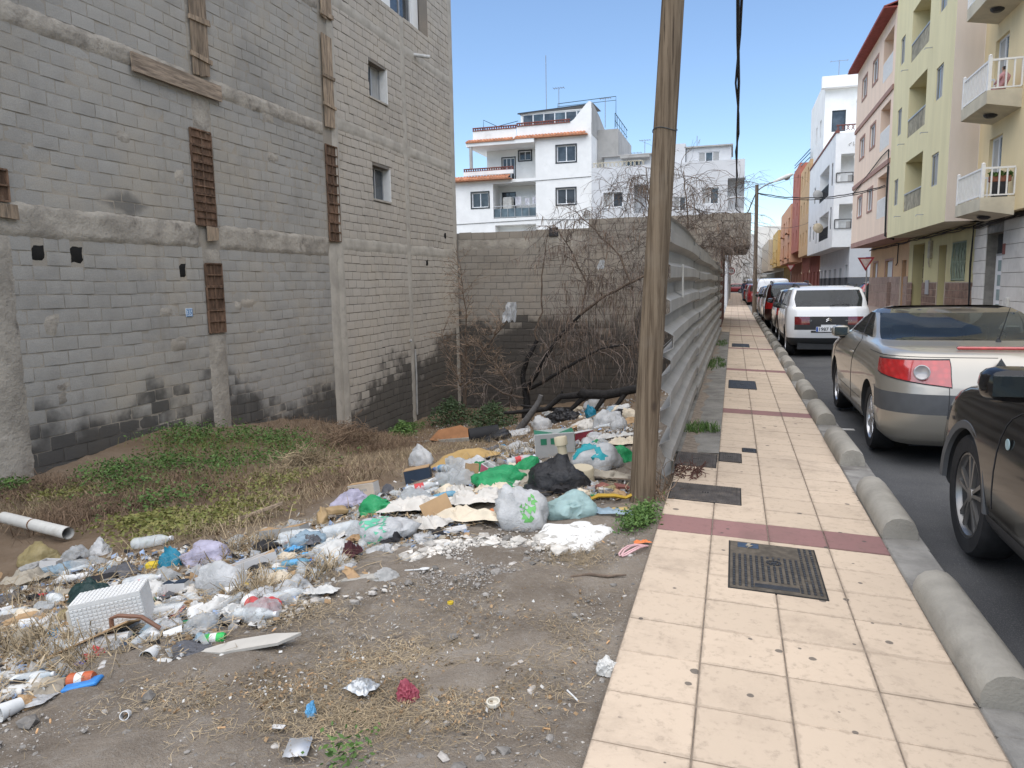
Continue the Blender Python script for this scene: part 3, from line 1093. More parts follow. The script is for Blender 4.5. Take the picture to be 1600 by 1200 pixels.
for i, (a, b, c, d) in enumerate(wins):
	m = MB()
	for (p, q, r, s) in ((a, a + .04, c, d), (b - .04, b, c, d), (a, b, c, c + .04), (a, b, d - .04, d), ((a + b) / 2 - .025, (a + b) / 2 + .025, c, d)):
		m.box(LW - .262, LW - .215, p, q, r, s)
	w = m.build('window', M_ALUG, t2, world=True)
	MB().box(LW - .25, LW - .24, a + .03, (a + b) / 2, c + .03, d - .03).build('pane', M_GLASS, w, world=True)
	MB().box(LW - .245, LW - .235, (a + b) / 2, b - .03, c + .03, d - .03).build('pane', M_CURT if i == 0 else M_GLASS, w, world=True)
	MB().box(LW - .214, LW + .004, b - .002, b + .05, c, d).build('reveal', M_REVEAL, w, world=True)
	MB().box(LW - .214, LW + .02, a - .02, b + .04, c - .05, c).build('sill', M_CONC2, w, world=True)
# white roof room behind the parapet
m = MB().facade(lambda u, z, d: V(LW - .33 - d, u, z), 17.5, 22.925, 8.5, 12.6, [(20.9, 22.45, 9.62, 10.95)], .12)
m.quad(V(LW - .33, 17.5, 12.6), V(LW - 6, 17.5, 12.6), V(LW - 6, 22.9, 12.6), V(LW - .33, 22.9, 12.6))
m.quad(V(LW - .33, 17.5, 8.5), V(LW - 6, 17.5, 8.5), V(LW - 6, 17.5, 12.6), V(LW - .33, 17.5, 12.6))
pr = m.build('roof_room', M_PLASTW, t2, world=True)
m = MB()
for q in (20.9, 21.65, 22.4):
	m.box(LW - .44, LW - .40, q, q + .05, 9.62, 10.95)
m.box(LW - .44, LW - .40, 20.9, 22.45, 9.62, 9.67); m.box(LW - .44, LW - .40, 20.9, 22.45, 10.9, 10.95)
m.build('window', M_ALUG, pr, world=True)
MB().box(LW - .46, LW - .43, 20.9, 22.45, 9.62, 10.95).build('pane', M_GLASS, pr, world=True)
# drain spout, small holes whose shade is painted as near-black slabs, thin downpipe
m = MB().tube([V(LW - .05, 21.75, 8.6), V(LW + .42, 22.0, 8.55)], .055, 10)
m.build('drain_spout', pm('old_white_plastic', (.5, .5, .48), .6), t2, world=True)
for (y_, z_) in ((22.25, 2.35), (23.9, 3.3)):
	rough_slab(PL, y_ - .12, y_ + .14, z_ - .14, z_ + .12, -.012, .02, y_, .06, .06, .02).build('wall_hole_shade', pm('painted_hole_shade', (.012, .011, .01), .95), t2, world=True)
m = MB().tube([V(LW + .05, 21.0, -.35), V(LW + .05, 21.02, -1.2), V(LW + .04, 21.0, -2.4)], .03, 8)
m.tube([V(LW + .05, 20.6, -.05), V(LW + .12, 20.62, -.05)], .04, 8)
m.build('downpipe', pm('grey_pipe', (.33, .32, .30), .6), t2, world=True)

# back wall of the plot
t3 = thing('back_wall', 'low sooty concrete block wall closing the back of the plot', 'wall', (-7.2, 25.0, -2.8))
mb = MB().box(LW - .3, -4.76, 25.064, 25.4, -4.2, 3.44)
mb.build('wall', M_MORTAR3, t3, world=True)
BW = 25.05
block_wall(t3, 'y', BW, LW + .03, -4.76, -3.2, 2.86, .47, .233, [], M_BLOCK3, 61, 230)
block_wall(t3, 'y', BW, LW + .03, -4.76, 3.20, 3.46, .47, .262, [], M_BLOCK3, 62, 20)
rough_slab(lambda u, z, d: V(u, BW + d, z), LW + .03, -4.76, 2.84, 3.22, -.012, .015, 63, .15, .1, .03).build('beam', M_CONC, t3, world=True, smooth=60)
m = MB().box(-6.12, -5.80, BW - .06, BW + .02, 3.22, 3.52, .01)
m.build('meter_box', M_BLACKIRON, t3, world=True)

# neighbour house whose bare side closes the rest of the plot and juts over the pavement
t4 = thing('neighbour_block_house', 'flat roofed neighbour house with bare block side wall jutting over the pavement', 'building', (-2.1, 25.0, -2.5))
mb = MB()
mb.box(-4.755, -.42, 25.062, 34.0, -4.2, 3.74)
mb.box(-.42, .48, 25.062, 34.0, 2.72, 3.74)
mb.build('wall', M_MORTAR3, t4, world=True)
block_wall(t4, 'y', BW, -4.75, -.42, -3.2, 3.75, .47, .233, [], M_BLOCK3, 71, 240)
block_wall(t4, 'y', BW, -.42, .48, 2.72, 3.75, .47, .2575, [], M_BLOCK3, 72, 20)
M_REDW = pm('dull_red_render', (.17, .075, .06), .9, .15, 2.0, .2, 40.0, world=True)
mb = MB()
for (a, b) in ((25.06, 27.2), (28.6, 31.0), (32.2, 34.0)):
	mb.box(-.425, -.395, a, b, -.05, 2.72)
mb.build('red_front', M_REDW, t4, world=True)
mb = MB()
for (a, b) in ((27.2, 28.6), (31.0, 32.2)):
	mb.box(-.45, -.41, a, b, -.05, 2.2)
mb.build('door', M_ALUD, t4, world=True)


# ------------------------------------------------------------------ windows, railings and roofs for the houses
def window(parent, P, u0, u1, z0, z1, d, frame, pane, mull=1, fw=.055, sill=None, trim=None, tw=.12):
	m = MB()

	def bar(a, b, c, e, dd=d, th=.05):
		vs = [P(x, z, y) for x in (a, b) for y in (dd - th, dd) for z in (c, e)]
		m.add(vs, [(0, 1, 3, 2), (4, 6, 7, 5), (0, 4, 5, 1), (2, 3, 7, 6), (0, 2, 6, 4), (1, 5, 7, 3)])
	bar(u0, u0 + fw, z0, z1); bar(u1 - fw, u1, z0, z1)
	bar(u0 + fw, u1 - fw, z0, z0 + fw); bar(u0 + fw, u1 - fw, z1 - fw, z1)
	for k in range(mull):
		um = u0 + (u1 - u0) * (k + 1) / (mull + 1)
		bar(um - fw * .5, um + fw * .5, z0 + fw, z1 - fw)
	w = m.build('window', frame, parent, world=True)
	n = mull + 1
	for k in range(n):
		a = u0 + (u1 - u0) * k / n + .01
		b = u0 + (u1 - u0) * (k + 1) / n - .01
		dd = d - .022 - .006 * (k % 2)
		g = MB().quad(P(a, z0 + .01, dd), P(b, z0 + .01, dd), P(b, z1 - .01, dd), P(a, z1 - .01, dd))
		g.build('pane', pane if not isinstance(pane, (list, tuple)) else pane[k % len(pane)], w, world=True)
	if sill:
		m = MB()
		vs = [P(x, z, y) for x in (u0 - .05, u1 + .05) for y in (-.06, d - .06) for z in (z0 - .05, z0 - .002)]
		m.add(vs, [(0, 1, 3, 2), (4, 6, 7, 5), (0, 4, 5, 1), (2, 3, 7, 6), (0, 2, 6, 4), (1, 5, 7, 3)])
		m.build('sill', sill, w, world=True)
	if trim:
		m = MB()
		for (a, b, c, e) in ((u0 - tw, u0 - .001, z0 - tw, z1 + tw), (u1 + .001, u1 + tw, z0 - tw, z1 + tw), (u0, u1, z0 - tw, z0 - .001), (u0, u1, z1 + .001, z1 + tw)):
			vs = [P(x, z, y) for x in (a, b) for y in (-.025, .01) for z in (c, e)]
			m.add(vs, [(0, 1, 3, 2), (4, 6, 7, 5), (0, 4, 5, 1), (2, 3, 7, 6), (0, 2, 6, 4), (1, 5, 7, 3)])
		m.build('surround', trim, w, world=True)
	return w


def pbox(m, P, u0, u1, z0, z1, d0, d1):
	vs = [P(x, z, y) for x in (u0, u1) for y in (d0, d1) for z in (z0, z1)]
	m.add(vs, [(0, 1, 3, 2), (4, 6, 7, 5), (0, 4, 5, 1), (2, 3, 7, 6), (0, 2, 6, 4), (1, 5, 7, 3)])
	return m


def railing(parent, P, u0, u1, z0, z1, d, mat, step=.12, bar=.02, name='railing', posts=True):
	m = MB()
	pbox(m, P, u0, u1, z1 - .05, z1, d - .025, d + .025)
	pbox(m, P, u0, u1, z0, z0 + .035, d - .02, d + .02)
	n = max(2, int((u1 - u0) / step))
	for k in range(n + 1):
		u = u0 + (u1 - u0) * k / n
		pbox(m, P, u - bar / 2, u + bar / 2, z0 + .03, z1 - .04, d - bar / 2, d + bar / 2)
	return m.build(name, mat, parent, world=True)


def loggia(parent, P, u0, u1, z0, z1, dep, wallm, door_u, frame, pane, door_z=None):
	"""the recessed room of a balcony: floor, sides and a back wall with a glazed door"""
	m = MB()
	a, b = door_u
	zt = door_z or (z0 + (z1 - z0) * .92)
	m.facade(lambda u, z, d: P(u, z, dep + d), u0, u1, z0, z1, [(a, b, z0 + .02, zt)], .1)
	r = m.build('balcony_back_wall', wallm, parent, world=True)
	window(parent, lambda u, z, d: P(u, z, dep + d), a, b, z0 + .02, zt, .09, frame, pane, 1)
	return r


def roof_tiles(parent, P, u0, u1, z0, d0, d1, rise, mat, pitch=.22):
	"""a strip of rounded clay tiles running down from d1 to d0"""
	m = MB()
	n = int((u1 - u0) / pitch)
	for k in range(n):
		uc = u0 + (k + .5) * pitch
		for s in range(2):
			da, db = d0 + (d1 - d0) * s / 2, d0 + (d1 - d0) * (s + 1) / 2 + .04
			za, zb = z0 + rise * s / 2 + .012 * s, z0 + rise * (s + 1) / 2
			vs, fs = [], []
			for (dd, zz) in ((da, za), (db, zb)):
				for q in range(6):
					an = math.pi * q / 5
					vs.append(P(uc - math.cos(an) * pitch * .5, zz + math.sin(an) * pitch * .34, dd))
			for q in range(5):
				fs.append((q, q + 1, 6 + q + 1, 6 + q))
			fs.append((0, 1, 2, 3, 4, 5))
			m.add(vs, fs)
	pbox(m, P, u0, u1, z0 - .05, z0 + .005, d0, d1)
	return m.build('roof_tiles', mat, parent, world=True)


def antenna(parent, x, y, z, h, arms=4, w=.7, mast=.02):
	m = MB()
	m.tube([V(x, y, z), V(x, y, z + h)], mast, 5)
	for k in range(arms):
		zz = z + h - .06 - .05 * k * 0
		m.tube([V(x - w * .5 + k * w / max(1, arms - 1), y - .28, zz + .12), V(x - w * .5 + k * w / max(1, arms - 1), y + .28, zz + .12)], .012, 4)
	if arms:
		m.tube([V(x - w * .55, y, z + h + .06), V(x + w * .55, y, z + h + .06)], .015, 4)
	return m.build('antenna', pm('aerial_grey', (.22, .2, .2), .6), parent, world=True)


# ------------------------------------------------------------------ white house and grey house behind the plot
HY = 50.0
PF = lambda u, z, d: V(u, HY + d, z)
wh = thing('white_house', 'white three storey house with terracotta tile edges behind the back wall', 'building', (-14, HY, -3))
m = MB()
h_low = (-16.21, -13.13, 6.25, 8.60, 1.6)
wl_ = [(-11.66, -10.38, 7.00, 8.03), (-17.78, -16.55, 7.05, 8.07)]
wu_ = [(-11.64, -10.34, 9.78, 10.84)]
m.facade(PF, -19.6, -9.27, -4.2, 8.86, [h_low] + [(*w, .16) for w in wl_] + [(-16.1, -13.14, 5.0, 5.78, .8)], .16)
m.facade(PF, -13.13, -9.27, 8.86, 11.46, [(*w, .16) for w in wu_], .16)
m.facade(lambda u, z, d: V(-9.27 - d, u, z), HY, HY + 12, -4.2, 11.46, [], .1)
m.quad(V(-19, HY + .8, 4), V(-12, HY + .8, 4), V(-12, HY + .8, 6.2), V(-19, HY + .8, 6.2))
# upper storey set back behind its terrace
m.facade(lambda u, z, d: V(u, HY + 1.8 + d, z), -17.2, -13.13, 8.86, 11.16, [(-16.04, -15.12, 9.0, 10.6, .12), (-14.79, -13.92, 10.37, 10.99, .12)], .12)
m.quad(V(-13.13, HY, 8.86), V(-13.13, HY + 1.8, 8.86), V(-13.13, HY + 1.8, 11.46), V(-13.13, HY, 11.46))
m.quad(V(-17.2, HY + 1.8, 8.86), V(-17.2, HY + 9, 8.86), V(-17.2, HY + 9, 11.16), V(-17.2, HY + 1.8, 11.16))
m.quad(V(-19.6, HY, 8.86), V(-9.27, HY, 8.86), V(-9.27, HY + 12, 8.86), V(-19.6, HY + 12, 8.86))
m.box(-18.0, -13.13, HY - .35, HY + 9, 11.16, 11.42)
m.box(-13.125, -9.275, HY + .02, HY + 9, 11.40, 11.44)
m.facade(PF, -17.6, -14.45, 11.42, 12.22, [], .1)
m.quad(V(-17.6, HY, 11.42), V(-17.6, HY + 8, 11.42), V(-17.6, HY + 8, 12.22), V(-17.6, HY, 12.22))
# curved gable up to the roof room
pts = [(-14.42, 11.46), (-9.27, 11.46), (-9.27, 13.5), (-9.42, 13.58), (-9.62, 13.42), (-10.1, 12.9), (-10.45, 12.5), (-10.66, 12.36), (-14.42, 12.30)]
m.add([V(u, HY, z) for u, z in pts], [tuple(range(len(pts)))])
m.facade(lambda u, z, d: V(u, HY + 1.0 + d, z), -14.4, -9.3, 11.46, 13.36, [(-14.3, -9.7, 12.30, 13.30, .1)], .1)
m.build('wall', M_PLASTW, wh, world=True)
m = MB()
m.facade(lambda u, z, d: V(-9.268 - d, u, z), HY + .001, HY + 7.0, 11.46, 12.2, [], .1)
m.add([V(-9.255, HY, 11.46), V(-9.255, HY + 7.5, 11.46), V(-9.255, HY + 7.5, 12.2), V(-9.255, HY + 3, 13.2), V(-9.255, HY, 13.56)], [(0, 1, 2, 3, 4)])
m.box(-9.25, -7.82, HY + 2.2, HY + 9, 9.3, 12.12)
m.build('side_wall', M_GREYSIDE, wh, world=True)
for (a, b, c, d) in wl_ + wu_:
	window(wh, PF, a, b, c, d, .15, M_ALU, M_GLASS, 1, .06, trim=M_ALUD, tw=.09)
lg = loggia(wh, PF, *h_low[:4], 1.55, M_PLASTW, (-16.05, -15.0), M_ALUD, M_GLASS, 8.2)
railing(wh, PF, -16.2, -13.14, 6.3, 7.1, .06, M_ALUG, .5, .03)
MB().box(-16.2, -13.14, HY + .10, HY + .12, 6.28, 6.9).build('railing_glass', M_GLASSB, wh, world=True)
m = MB()
for (u, w, z, h) in ((-14.55, .42, 7.15, .55), (-13.9, .3, 7.1, .5), (-13.4, .25, 7.2, .45)):
	m.grid(5, 6, lambda a, b: V(u - w / 2 + w * a, HY + .55 + .05 * math.sin(a * 9), z + h * (1 - b)))
m.tube([V(-15, HY + .55, 7.72), V(-13.2, HY + .55, 7.72)], .012, 4)
m.build('washing', M_CLOTH, wh, world=True)
MB().box(-15.7, -15.05, HY + .6, HY + 1.2, 6.25, 7.75, .05).build('cupboard', pm('cream_cupboard', (.55, .54, .5), .6), wh, world=True)
PU = lambda u, z, d: V(u, HY + 1.8 + d, z)
window(wh, PU, -16.04, -15.12, 9.0, 10.6, .1, M_ALU, M_GLASS, 2, .06, trim=M_ALUD, tw=.07)
window(wh, PU, -14.79, -13.92, 10.37, 10.99, .1, M_ALU, M_GLASS, 1, .05, trim=M_ALUD, tw=.09)
window(wh, lambda u, z, d: V(u, HY + 1.0 + d, z), -14.3, -9.7, 12.30, 13.30, .09, M_ALU, [M_GLASS, M_GLASSB], 5, .07)
m = MB()
m.add([V(-14.6, HY + .88, 13.38), V(-9.3, HY + .88, 13.62), V(-9.3, HY + 4, 13.75), V(-14.7, HY + 4, 13.5)], [(0, 1, 2, 3)])
m.add([V(-14.6, HY + .88, 13.30), V(-9.3, HY + .88, 13.55), V(-9.3, HY + .88, 13.63), V(-14.6, HY + .88, 13.40)], [(0, 1, 2, 3)])
m.build('roof', M_ALUD, wh, world=True)
roof_tiles(wh, PF, -19.4, -14.8, 8.9, -.55, .25, .3, M_TERRA)
roof_tiles(wh, PF, -18.0, -14.5, 11.44, -.45, .1, .2, M_TERRA)
roof_tiles(wh, PF, -14.5, -9.5, 11.48, -.4, -.02, .18, M_TERRA)
m = MB()
pbox(m, PF, -18.45, -14.81, 9.30, 9.56, .27, .45)
m.build('terrace_parapet', M_PLASTW, wh, world=True)
m = MB()
for (a, b, zc, d) in ((-18.45, -14.81, 9.56, .3), (-17.6, -14.45, 12.225, -.02), (-14.42, -10.7, 12.31, -.04)):
	pbox(m, PF, a, b, zc, zc + .05, d - .03, d + .12)
	pbox(m, PF, a, b, zc + .17, zc + .23, d - .03, d + .12)
	u = a
	while u < b - .05:
		pbox(m, PF, u, u + .07, zc + .04, zc + .18, d, d + .09)
		u += .17
m.build('red_balustrade', M_REDBROWN, wh, world=True)
m = MB().tube([V(-17.7, HY - .2, 9.7), V(-17.7, HY - .2, 11.2)], .12, 10)
m.build('column', M_GREYSIDE, wh, world=True)
m = MB()
m.tube([V(-16.9, HY + .3, 12.2), V(-16.9, HY + .3, 13.0), V(-15.9, HY + .3, 12.5), V(-14.4, HY + .3, 12.75)], .025, 4)
m.tube([V(-12.0, HY + 2, 13.6), V(-12.0, HY + 2, 14.05), V(-7.95, HY + 2, 14.2), V(-7.95, HY + 2, 12.2)], .025, 4)
m.tube([V(-12.0, HY + 2, 13.85), V(-7.95, HY + 2, 13.95)], .02, 4)
for q in range(6):
	m.tube([V(-8.0 - .02, HY + 2 + q * 1.1, 12.1), V(-8.0 - .02, HY + 2 + q * 1.1, 13.1)], .02, 4)
m.tube([V(-8.0, HY + 2, 13.1), V(-8.0, HY + 8, 13.1)], .025, 4)
m.tube([V(-8.0, HY + 2, 12.6), V(-8.0, HY + 8, 12.6)], .02, 4)
m.build('roof_railing', pm('dark_green_rail', (.03, .07, .07), .6), wh, world=True)
antenna(wh, -12.62, HY + 1.2, 13.5, 3.6, 0)
antenna(wh, -11.8, HY + 1.5, 13.55, 1.35, 5)
antenna(wh, -8.6, HY + 1.5, 12.1, 1.85, 5)
MB().lathe([(.0, .05), (.18, .03), (.26, 0)], 14, Matrix.Translation((-9.55, HY - .25, 6.25)) @ Matrix.Rotation(math.radians(100), 4, 'X')).build('dish', M_GREYSIDE, wh, world=True)
m = MB().tube([V(-19, HY - .03, 5.95), V(-13, HY - .03, 6.05), V(-9.3, HY - .03, 5.9)], .018, 4)
m.tube([V(-14.8, HY - .03, 8.62), V(-9.3, HY - .03, 8.72)], .018, 4)
m.build('facade_cable', M_BLACKIRON, wh, world=True)

gh = thing('grey_house', 'pale grey two storey house with roof rooms beside the white house', 'building', (-4.4, HY, -3))
m = MB()
gw = [(-8.49, -7.18, 6.64, 7.61), (-2.12, -1.05, 6.55, 7.57), (-5.35, -4.3, 6.4, 7.6), (-3.9, -3.1, 6.2, 7.1)]
m.facade(PF, -9.265, .5, 4.0, 9.25, [(*w, .16) for w in gw] + [(-6.45, -5.6, 6.2, 8.0, 1.0), (-.52, .5, 6.1, 8.1, 1.0)], .16)
m.facade(PF, -9.265, -.42, -4.2, 4.0, [], .16)
m.quad(V(-9, HY + 1.0, 5), V(-.5, HY + 1.0, 5), V(-.5, HY + 1.0, 8.9), V(-9, HY + 1.0, 8.9))
m.facade(lambda u, z, d: V(.5 - d, u, z), HY + 1.0, HY + 13, 4.0, 9.25, [(HY + 3, HY + 4.2, 6.4, 7.6), (HY + 7, HY + 8.2, 6.4, 7.6)], .2)
m.facade(lambda u, z, d: V(.5 - d, u, z), HY, HY + 1.0, 8.1, 9.25, [], .2)
m.facade(lambda u, z, d: V(.5 - d, u, z), HY, HY + 1.0, 4.0, 6.15, [], .2)
m.facade(lambda u, z, d: V(-.42 - d, u, z), HY, HY + 13, -1, 4.0, [(HY + 3, HY + 4.4, 0, 2.2)], .2)
m.quad(V(-.42, HY, 4.0), V(.5, HY, 4.0), V(.5, HY + 13, 4.0), V(-.42, HY + 13, 4.0))
m.facade(lambda u, z, d: V(u, HY + 1.0 + d, z), -.52, .5, 6.1, 8.1, [], .1)
m.quad(V(-9.3, HY + .5, 9.0), V(.5, HY + .5, 9.0), V(.5, HY + 13, 9.0), V(-9.3, HY + 13, 9.0))
m.facade(lambda u, z, d: V(u, HY + 1.4 + d, z), -3.2, -.36, 9.0, 10.35, [(-2.42, -1.06, 9.3, 10.05, .12)], .12)
m.box(-3.2, -.36, HY + 1.53, HY + 6, 9.0, 10.34)
m.facade(lambda u, z, d: V(u, HY + 2.0 + d, z), -8.75, -3.25, 9.0, 10.2, [(-7.3, -6.2, 9.0, 9.95, .12)], .12)
m.box(-8.75, -3.25, HY + 2.13, HY + 6, 9.0, 10.19)
m.box(-4.45, -3.25, HY + 1.2, HY + 3, 9.0, 10.65)
m.build('wall', M_PLASTG, gh, world=True)
for w in gw:
	window(gh, PF, *w, .15, M_ALU, [M_CURT, M_GLASS], 1, .06, trim=M_ALU if w[0] < -8 else None, tw=.05)
window(gh, lambda u, z, d: V(u, HY + 1.4 + d, z), -2.42, -1.06, 9.3, 10.05, .1, M_ALU, [M_CURT, M_GLASSB], 2, .05)
window(gh, lambda u, z, d: V(u, HY + 2.0 + d, z), -7.3, -6.2, 9.0, 9.95, .1, M_ALU, [M_GLASSB, M_GLASS], 1, .05)
railing(gh, PF, -.5, .5, 6.15, 6.95, .05, M_ALU, .5, .03)
m = MB()
m.box(-8.9, -3.2, HY + 1.7, HY + 6.2, 10.2, 10.28)
m.box(-3.3, -.25, HY + 1.2, HY + 6.2, 10.35, 10.43)
m.box(-7.55, -5.6, HY + 1.2, HY + 1.9, 9.97, 10.1)
m.build('roof', M_GREYSIDE, gh, world=True)
m = MB()
u = -9.2
while u < -5.9:
	m.tube([V(u, HY + .1, 9.27), V(u + .14, HY + .1, 9.41), V(u, HY + .1, 9.55)], .025, 4)
	m.tube([V(u + .18, HY + .1, 9.27), V(u + .04, HY + .1, 9.41), V(u + .18, HY + .1, 9.55)], .025, 4)
	u += .27
m.tube([V(-9.2, HY + .1, 9.57), V(-5.9, HY + .1, 9.57)], .03, 4)
m.build('lattice_parapet', pm('cream_lattice', (.55, .5, .38), .8), gh, world=True)
antenna(gh, -6.1, HY + 3, 10.2, 1.1, 5)
antenna(gh, -2.6, HY + 3, 10.4, 1.0, 0)
antenna(gh, -6.7, HY + 3, 10.2, .3, 4)
# further houses on the left of the street, seen along their fronts
fl = thing('far_left_house', 'whitish far house on the left before the crossing', 'building', (-5, 75, -3))
m = MB().facade(lambda u, z, d: V(-.45 - d, u, z), 63.1, 113, -1, 8.5, [(y_, y_ + 1.3, z_, z_ + 1.4) for y_ in range(66, 112, 6) for z_ in (1.0, 5.0)], .2)
m.box(-9, -.7, 63.2, 113, -4, 8.4)
m.quad(V(-9, 63.1, -1), V(-.45, 63.1, -1), V(-.45, 63.1, 8.5), V(-9, 63.1, 8.5))
m.build('wall', pm('grey_beige_render', (.42, .40, .37), .9, .1, 1.0, world=True), fl, world=True)


# ------------------------------------------------------------------ houses across the street
XO, XB = 6.2, 7.3
PO = lambda u, z, d: V(XO + d, u, z)
PB = lambda u, z, d: V(XB + d, u, z)
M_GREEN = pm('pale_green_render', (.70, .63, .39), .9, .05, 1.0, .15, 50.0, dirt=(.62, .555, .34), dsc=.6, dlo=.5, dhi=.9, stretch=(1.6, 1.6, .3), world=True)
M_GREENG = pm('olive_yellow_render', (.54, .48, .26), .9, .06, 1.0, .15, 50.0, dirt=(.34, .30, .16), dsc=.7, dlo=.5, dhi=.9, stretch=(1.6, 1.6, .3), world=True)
M_PINK = pm('salmon_render', (.82, .64, .50), .9, .05, 1.0, .15, 50.0, dirt=(.75, .58, .45), dsc=.6, dlo=.5, dhi=.9, stretch=(1.6, 1.6, .3), world=True)
M_PINKD = pm('brownish_pink_trim', (.36, .22, .18), .9, .08, 2.0, world=True)
M_TAN = pm('tan_render', (.52, .33, .19), .9, .06, 1.0, .15, 50.0, world=True)
M_YELL = pm('warm_yellow_render', (.72, .59, .36), .9, .05, 1.0, .15, 50.0, dirt=(.63, .51, .31), dsc=.6, dlo=.5, dhi=.9, stretch=(1.6, 1.6, .3), world=True)
M_PINKSIDE = pm('pinkish_beige_side', (.64, .56, .485), .9, .07, .8, .15, 50.0, dirt=(.57, .49, .42), dsc=.5, dlo=.45, dhi=.9, stretch=(1.6, 1.6, .3), world=True)
M_STONE = pm('pale_grey_stone_cladding', (.56, .54, .50), .85, .08, 2.0, .25, 40.0, dirt=(.38, .36, .33), dsc=1.5, dlo=.5, dhi=.9, world=True, island=.05)
M_DADO = pm('brown_stone_tile', (.20, .125, .09), .6, .25, 4.0, .2, 50.0, world=True, island=.2)
M_DADOP = pm('pinkish_brown_tile', (.29, .205, .165), .6, .15, 4.0, .2, 50.0, world=True, island=.12)
M_GROUT = pm('pale_grout', (.38, .31, .24), .9, .1)
M_SLAB = pm('cream_balcony_slab', (.52, .47, .36), .9, .1, 2.0, .2, 40.0, dirt=(.38, .35, .28), dsc=1.5, dlo=.5, dhi=.85, world=True)
M_WRAIL = pm('white_painted_rail', (.74, .73, .70), .5, .05)
M_WIRE = pm('black_cable', (.018, .018, .018), .6, .2)


def tile_dado(parent, P, u0, u1, z0, z1, holes, mat, tw=.44, th=.26):
	m = MB()
	z = z0
	while z < z1 - .05:
		u = u0
		while u < u1 - .05:
			a, b, c, d = u + .012, min(u + tw, u1) - .012, z + .012, min(z + th, z1) - .012
			if not any(h[0] < (a + b) / 2 < h[1] and h[2] < (c + d) / 2 < h[3] for h in holes):
				pbox(m, P, a, b, c, d, -.03, 0)
			u += tw
		z += th
	tag(m.build('tile_dado', mat, parent, world=True), kind='stuff')
	g = MB()
	g.facade(lambda u, z, d: P(u, z, d - .016), u0, u1, z0, z1, holes, .016)
	g.build('dado_grout', M_GROUT, parent, world=True)


def cables(parent, P, u0, u1, z0, z1, n, d=-.05, seed=3):
	rr = random.Random(seed)
	m = MB()
	for k in range(n):
		pts = []
		for i in range(13):
			a = i / 12
			pts.append(P(u0 + (u1 - u0) * a, z0 + (z1 - z0) * a + rr.uniform(-.035, .03) - k * .03, d - rr.uniform(0, .03)))
		m.tube(pts, .016, 5)
	m.build('facade_cables', M_WIRE, parent, world=True)


# pale green house
g = thing('pale_green_house', 'pale green four storey house with recessed balconies across the street', 'building', (XO, 30.5, -.1))
fl_z = (3.3, 6.03, 8.78, 11.5)
wl3 = []; ball = []
for k in range(4):
	z = 2.74 * k
	wl3 += [(33.40, 34.18, 4.52 + z, 5.55 + z), (27.30, 28.20, 4.56 + z, 5.60 + z)]
	ball.append((29.45, 32.22, 4.12 + z, 5.97 + z))
m = MB().facade(PO, 26.1, 35.2, 3.3, 16.0, [(*w, .1) for w in wl3] + [(*b, 1.1) for b in ball], .2)
m.quad(V(XO, 35.2, 3.3), V(14, 35.2, 3.3), V(14, 35.2, 16), V(XO, 35.2, 16))
m.quad(V(XO, 26.1, 16), V(14, 26.1, 16), V(14, 35.2, 16), V(XO, 35.2, 16))
m.build('wall', M_GREEN, g, world=True)
m = MB().quad(V(XO, 26.1, 3.3), V(12, 26.1, 3.3), V(12, 26.1, 16), V(XO, 26.1, 16))
m.build('side_wall', M_PINKSIDE, g, world=True)
m = MB().quad(V(XO, 26.1, 3.3), V(XB + .02, 26.1, 3.3), V(XB + .02, 35.2, 3.3), V(XO, 35.2, 3.3))
m.build('overhang_soffit', M_SLAB, g, world=True)
for w in wl3:
	window(g, PO, *w, .085, M_ALUG, [M_CURT, M_GLASS], 1, .05)
for b in ball:
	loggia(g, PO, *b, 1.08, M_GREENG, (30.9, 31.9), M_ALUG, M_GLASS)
	z = b[2]
	m = MB()
	for k in range(15):
		u = 29.5 + k * .186
		pbox(m, PO, u, u + .165, z + .02, z + .62, .02, .05)
	m.build('balcony_boards', pm('grey_brown_balcony_boards', (.30, .27, .20), .8, .25, 4.0, island=.2), g, world=True)
	m = MB()
	pbox(m, PO, 29.46, 32.2, z + .62, z + .67, .0, .07)
	pbox(m, PO, 29.46, 29.52, z + .62, z + 1.75, .5, .56)
	pbox(m, PO, 29.46, 30.5, z + 1.2, z + 1.26, .5, .56)
	m.build('balcony_rail', M_ALUG, g, world=True)
	s = MB()
	s.add([PO(29.52, z + .7, .53), PO(30.5, z + .7, .53), PO(30.5, z + 1.2, .53), PO(29.52, z + 1.75, .53)], [(0, 1, 2, 3)])
	s.build('side_screen', M_GLASSB, g, world=True)
m = MB()
for k in range(3):
	for (u, dz) in ((28.9, 0), (32.6, .25)):
		z = 3.75 + 2.74 * k + dz
		m.tube([PO(u, z, 0), PO(u, z, -.22), PO(u, z - .05, -.24)], .018, 5)
m.build('spouts', M_ALUG, g, world=True)
gd = [(33.46, 35.4, .12, 2.98), (30.22, 31.2, .12, 2.76), (27.85, 29.5, 1.45, 2.8)]
m = MB().facade(PB, 26.95, 36.2, -.2, 3.3, [(*h, .45) for h in gd[:2]] + [(*gd[2], .2)], .4)
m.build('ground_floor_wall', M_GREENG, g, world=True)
tile_dado(g, PB, 26.95, 36.2, .1, 1.43, gd[:2], M_DADO)
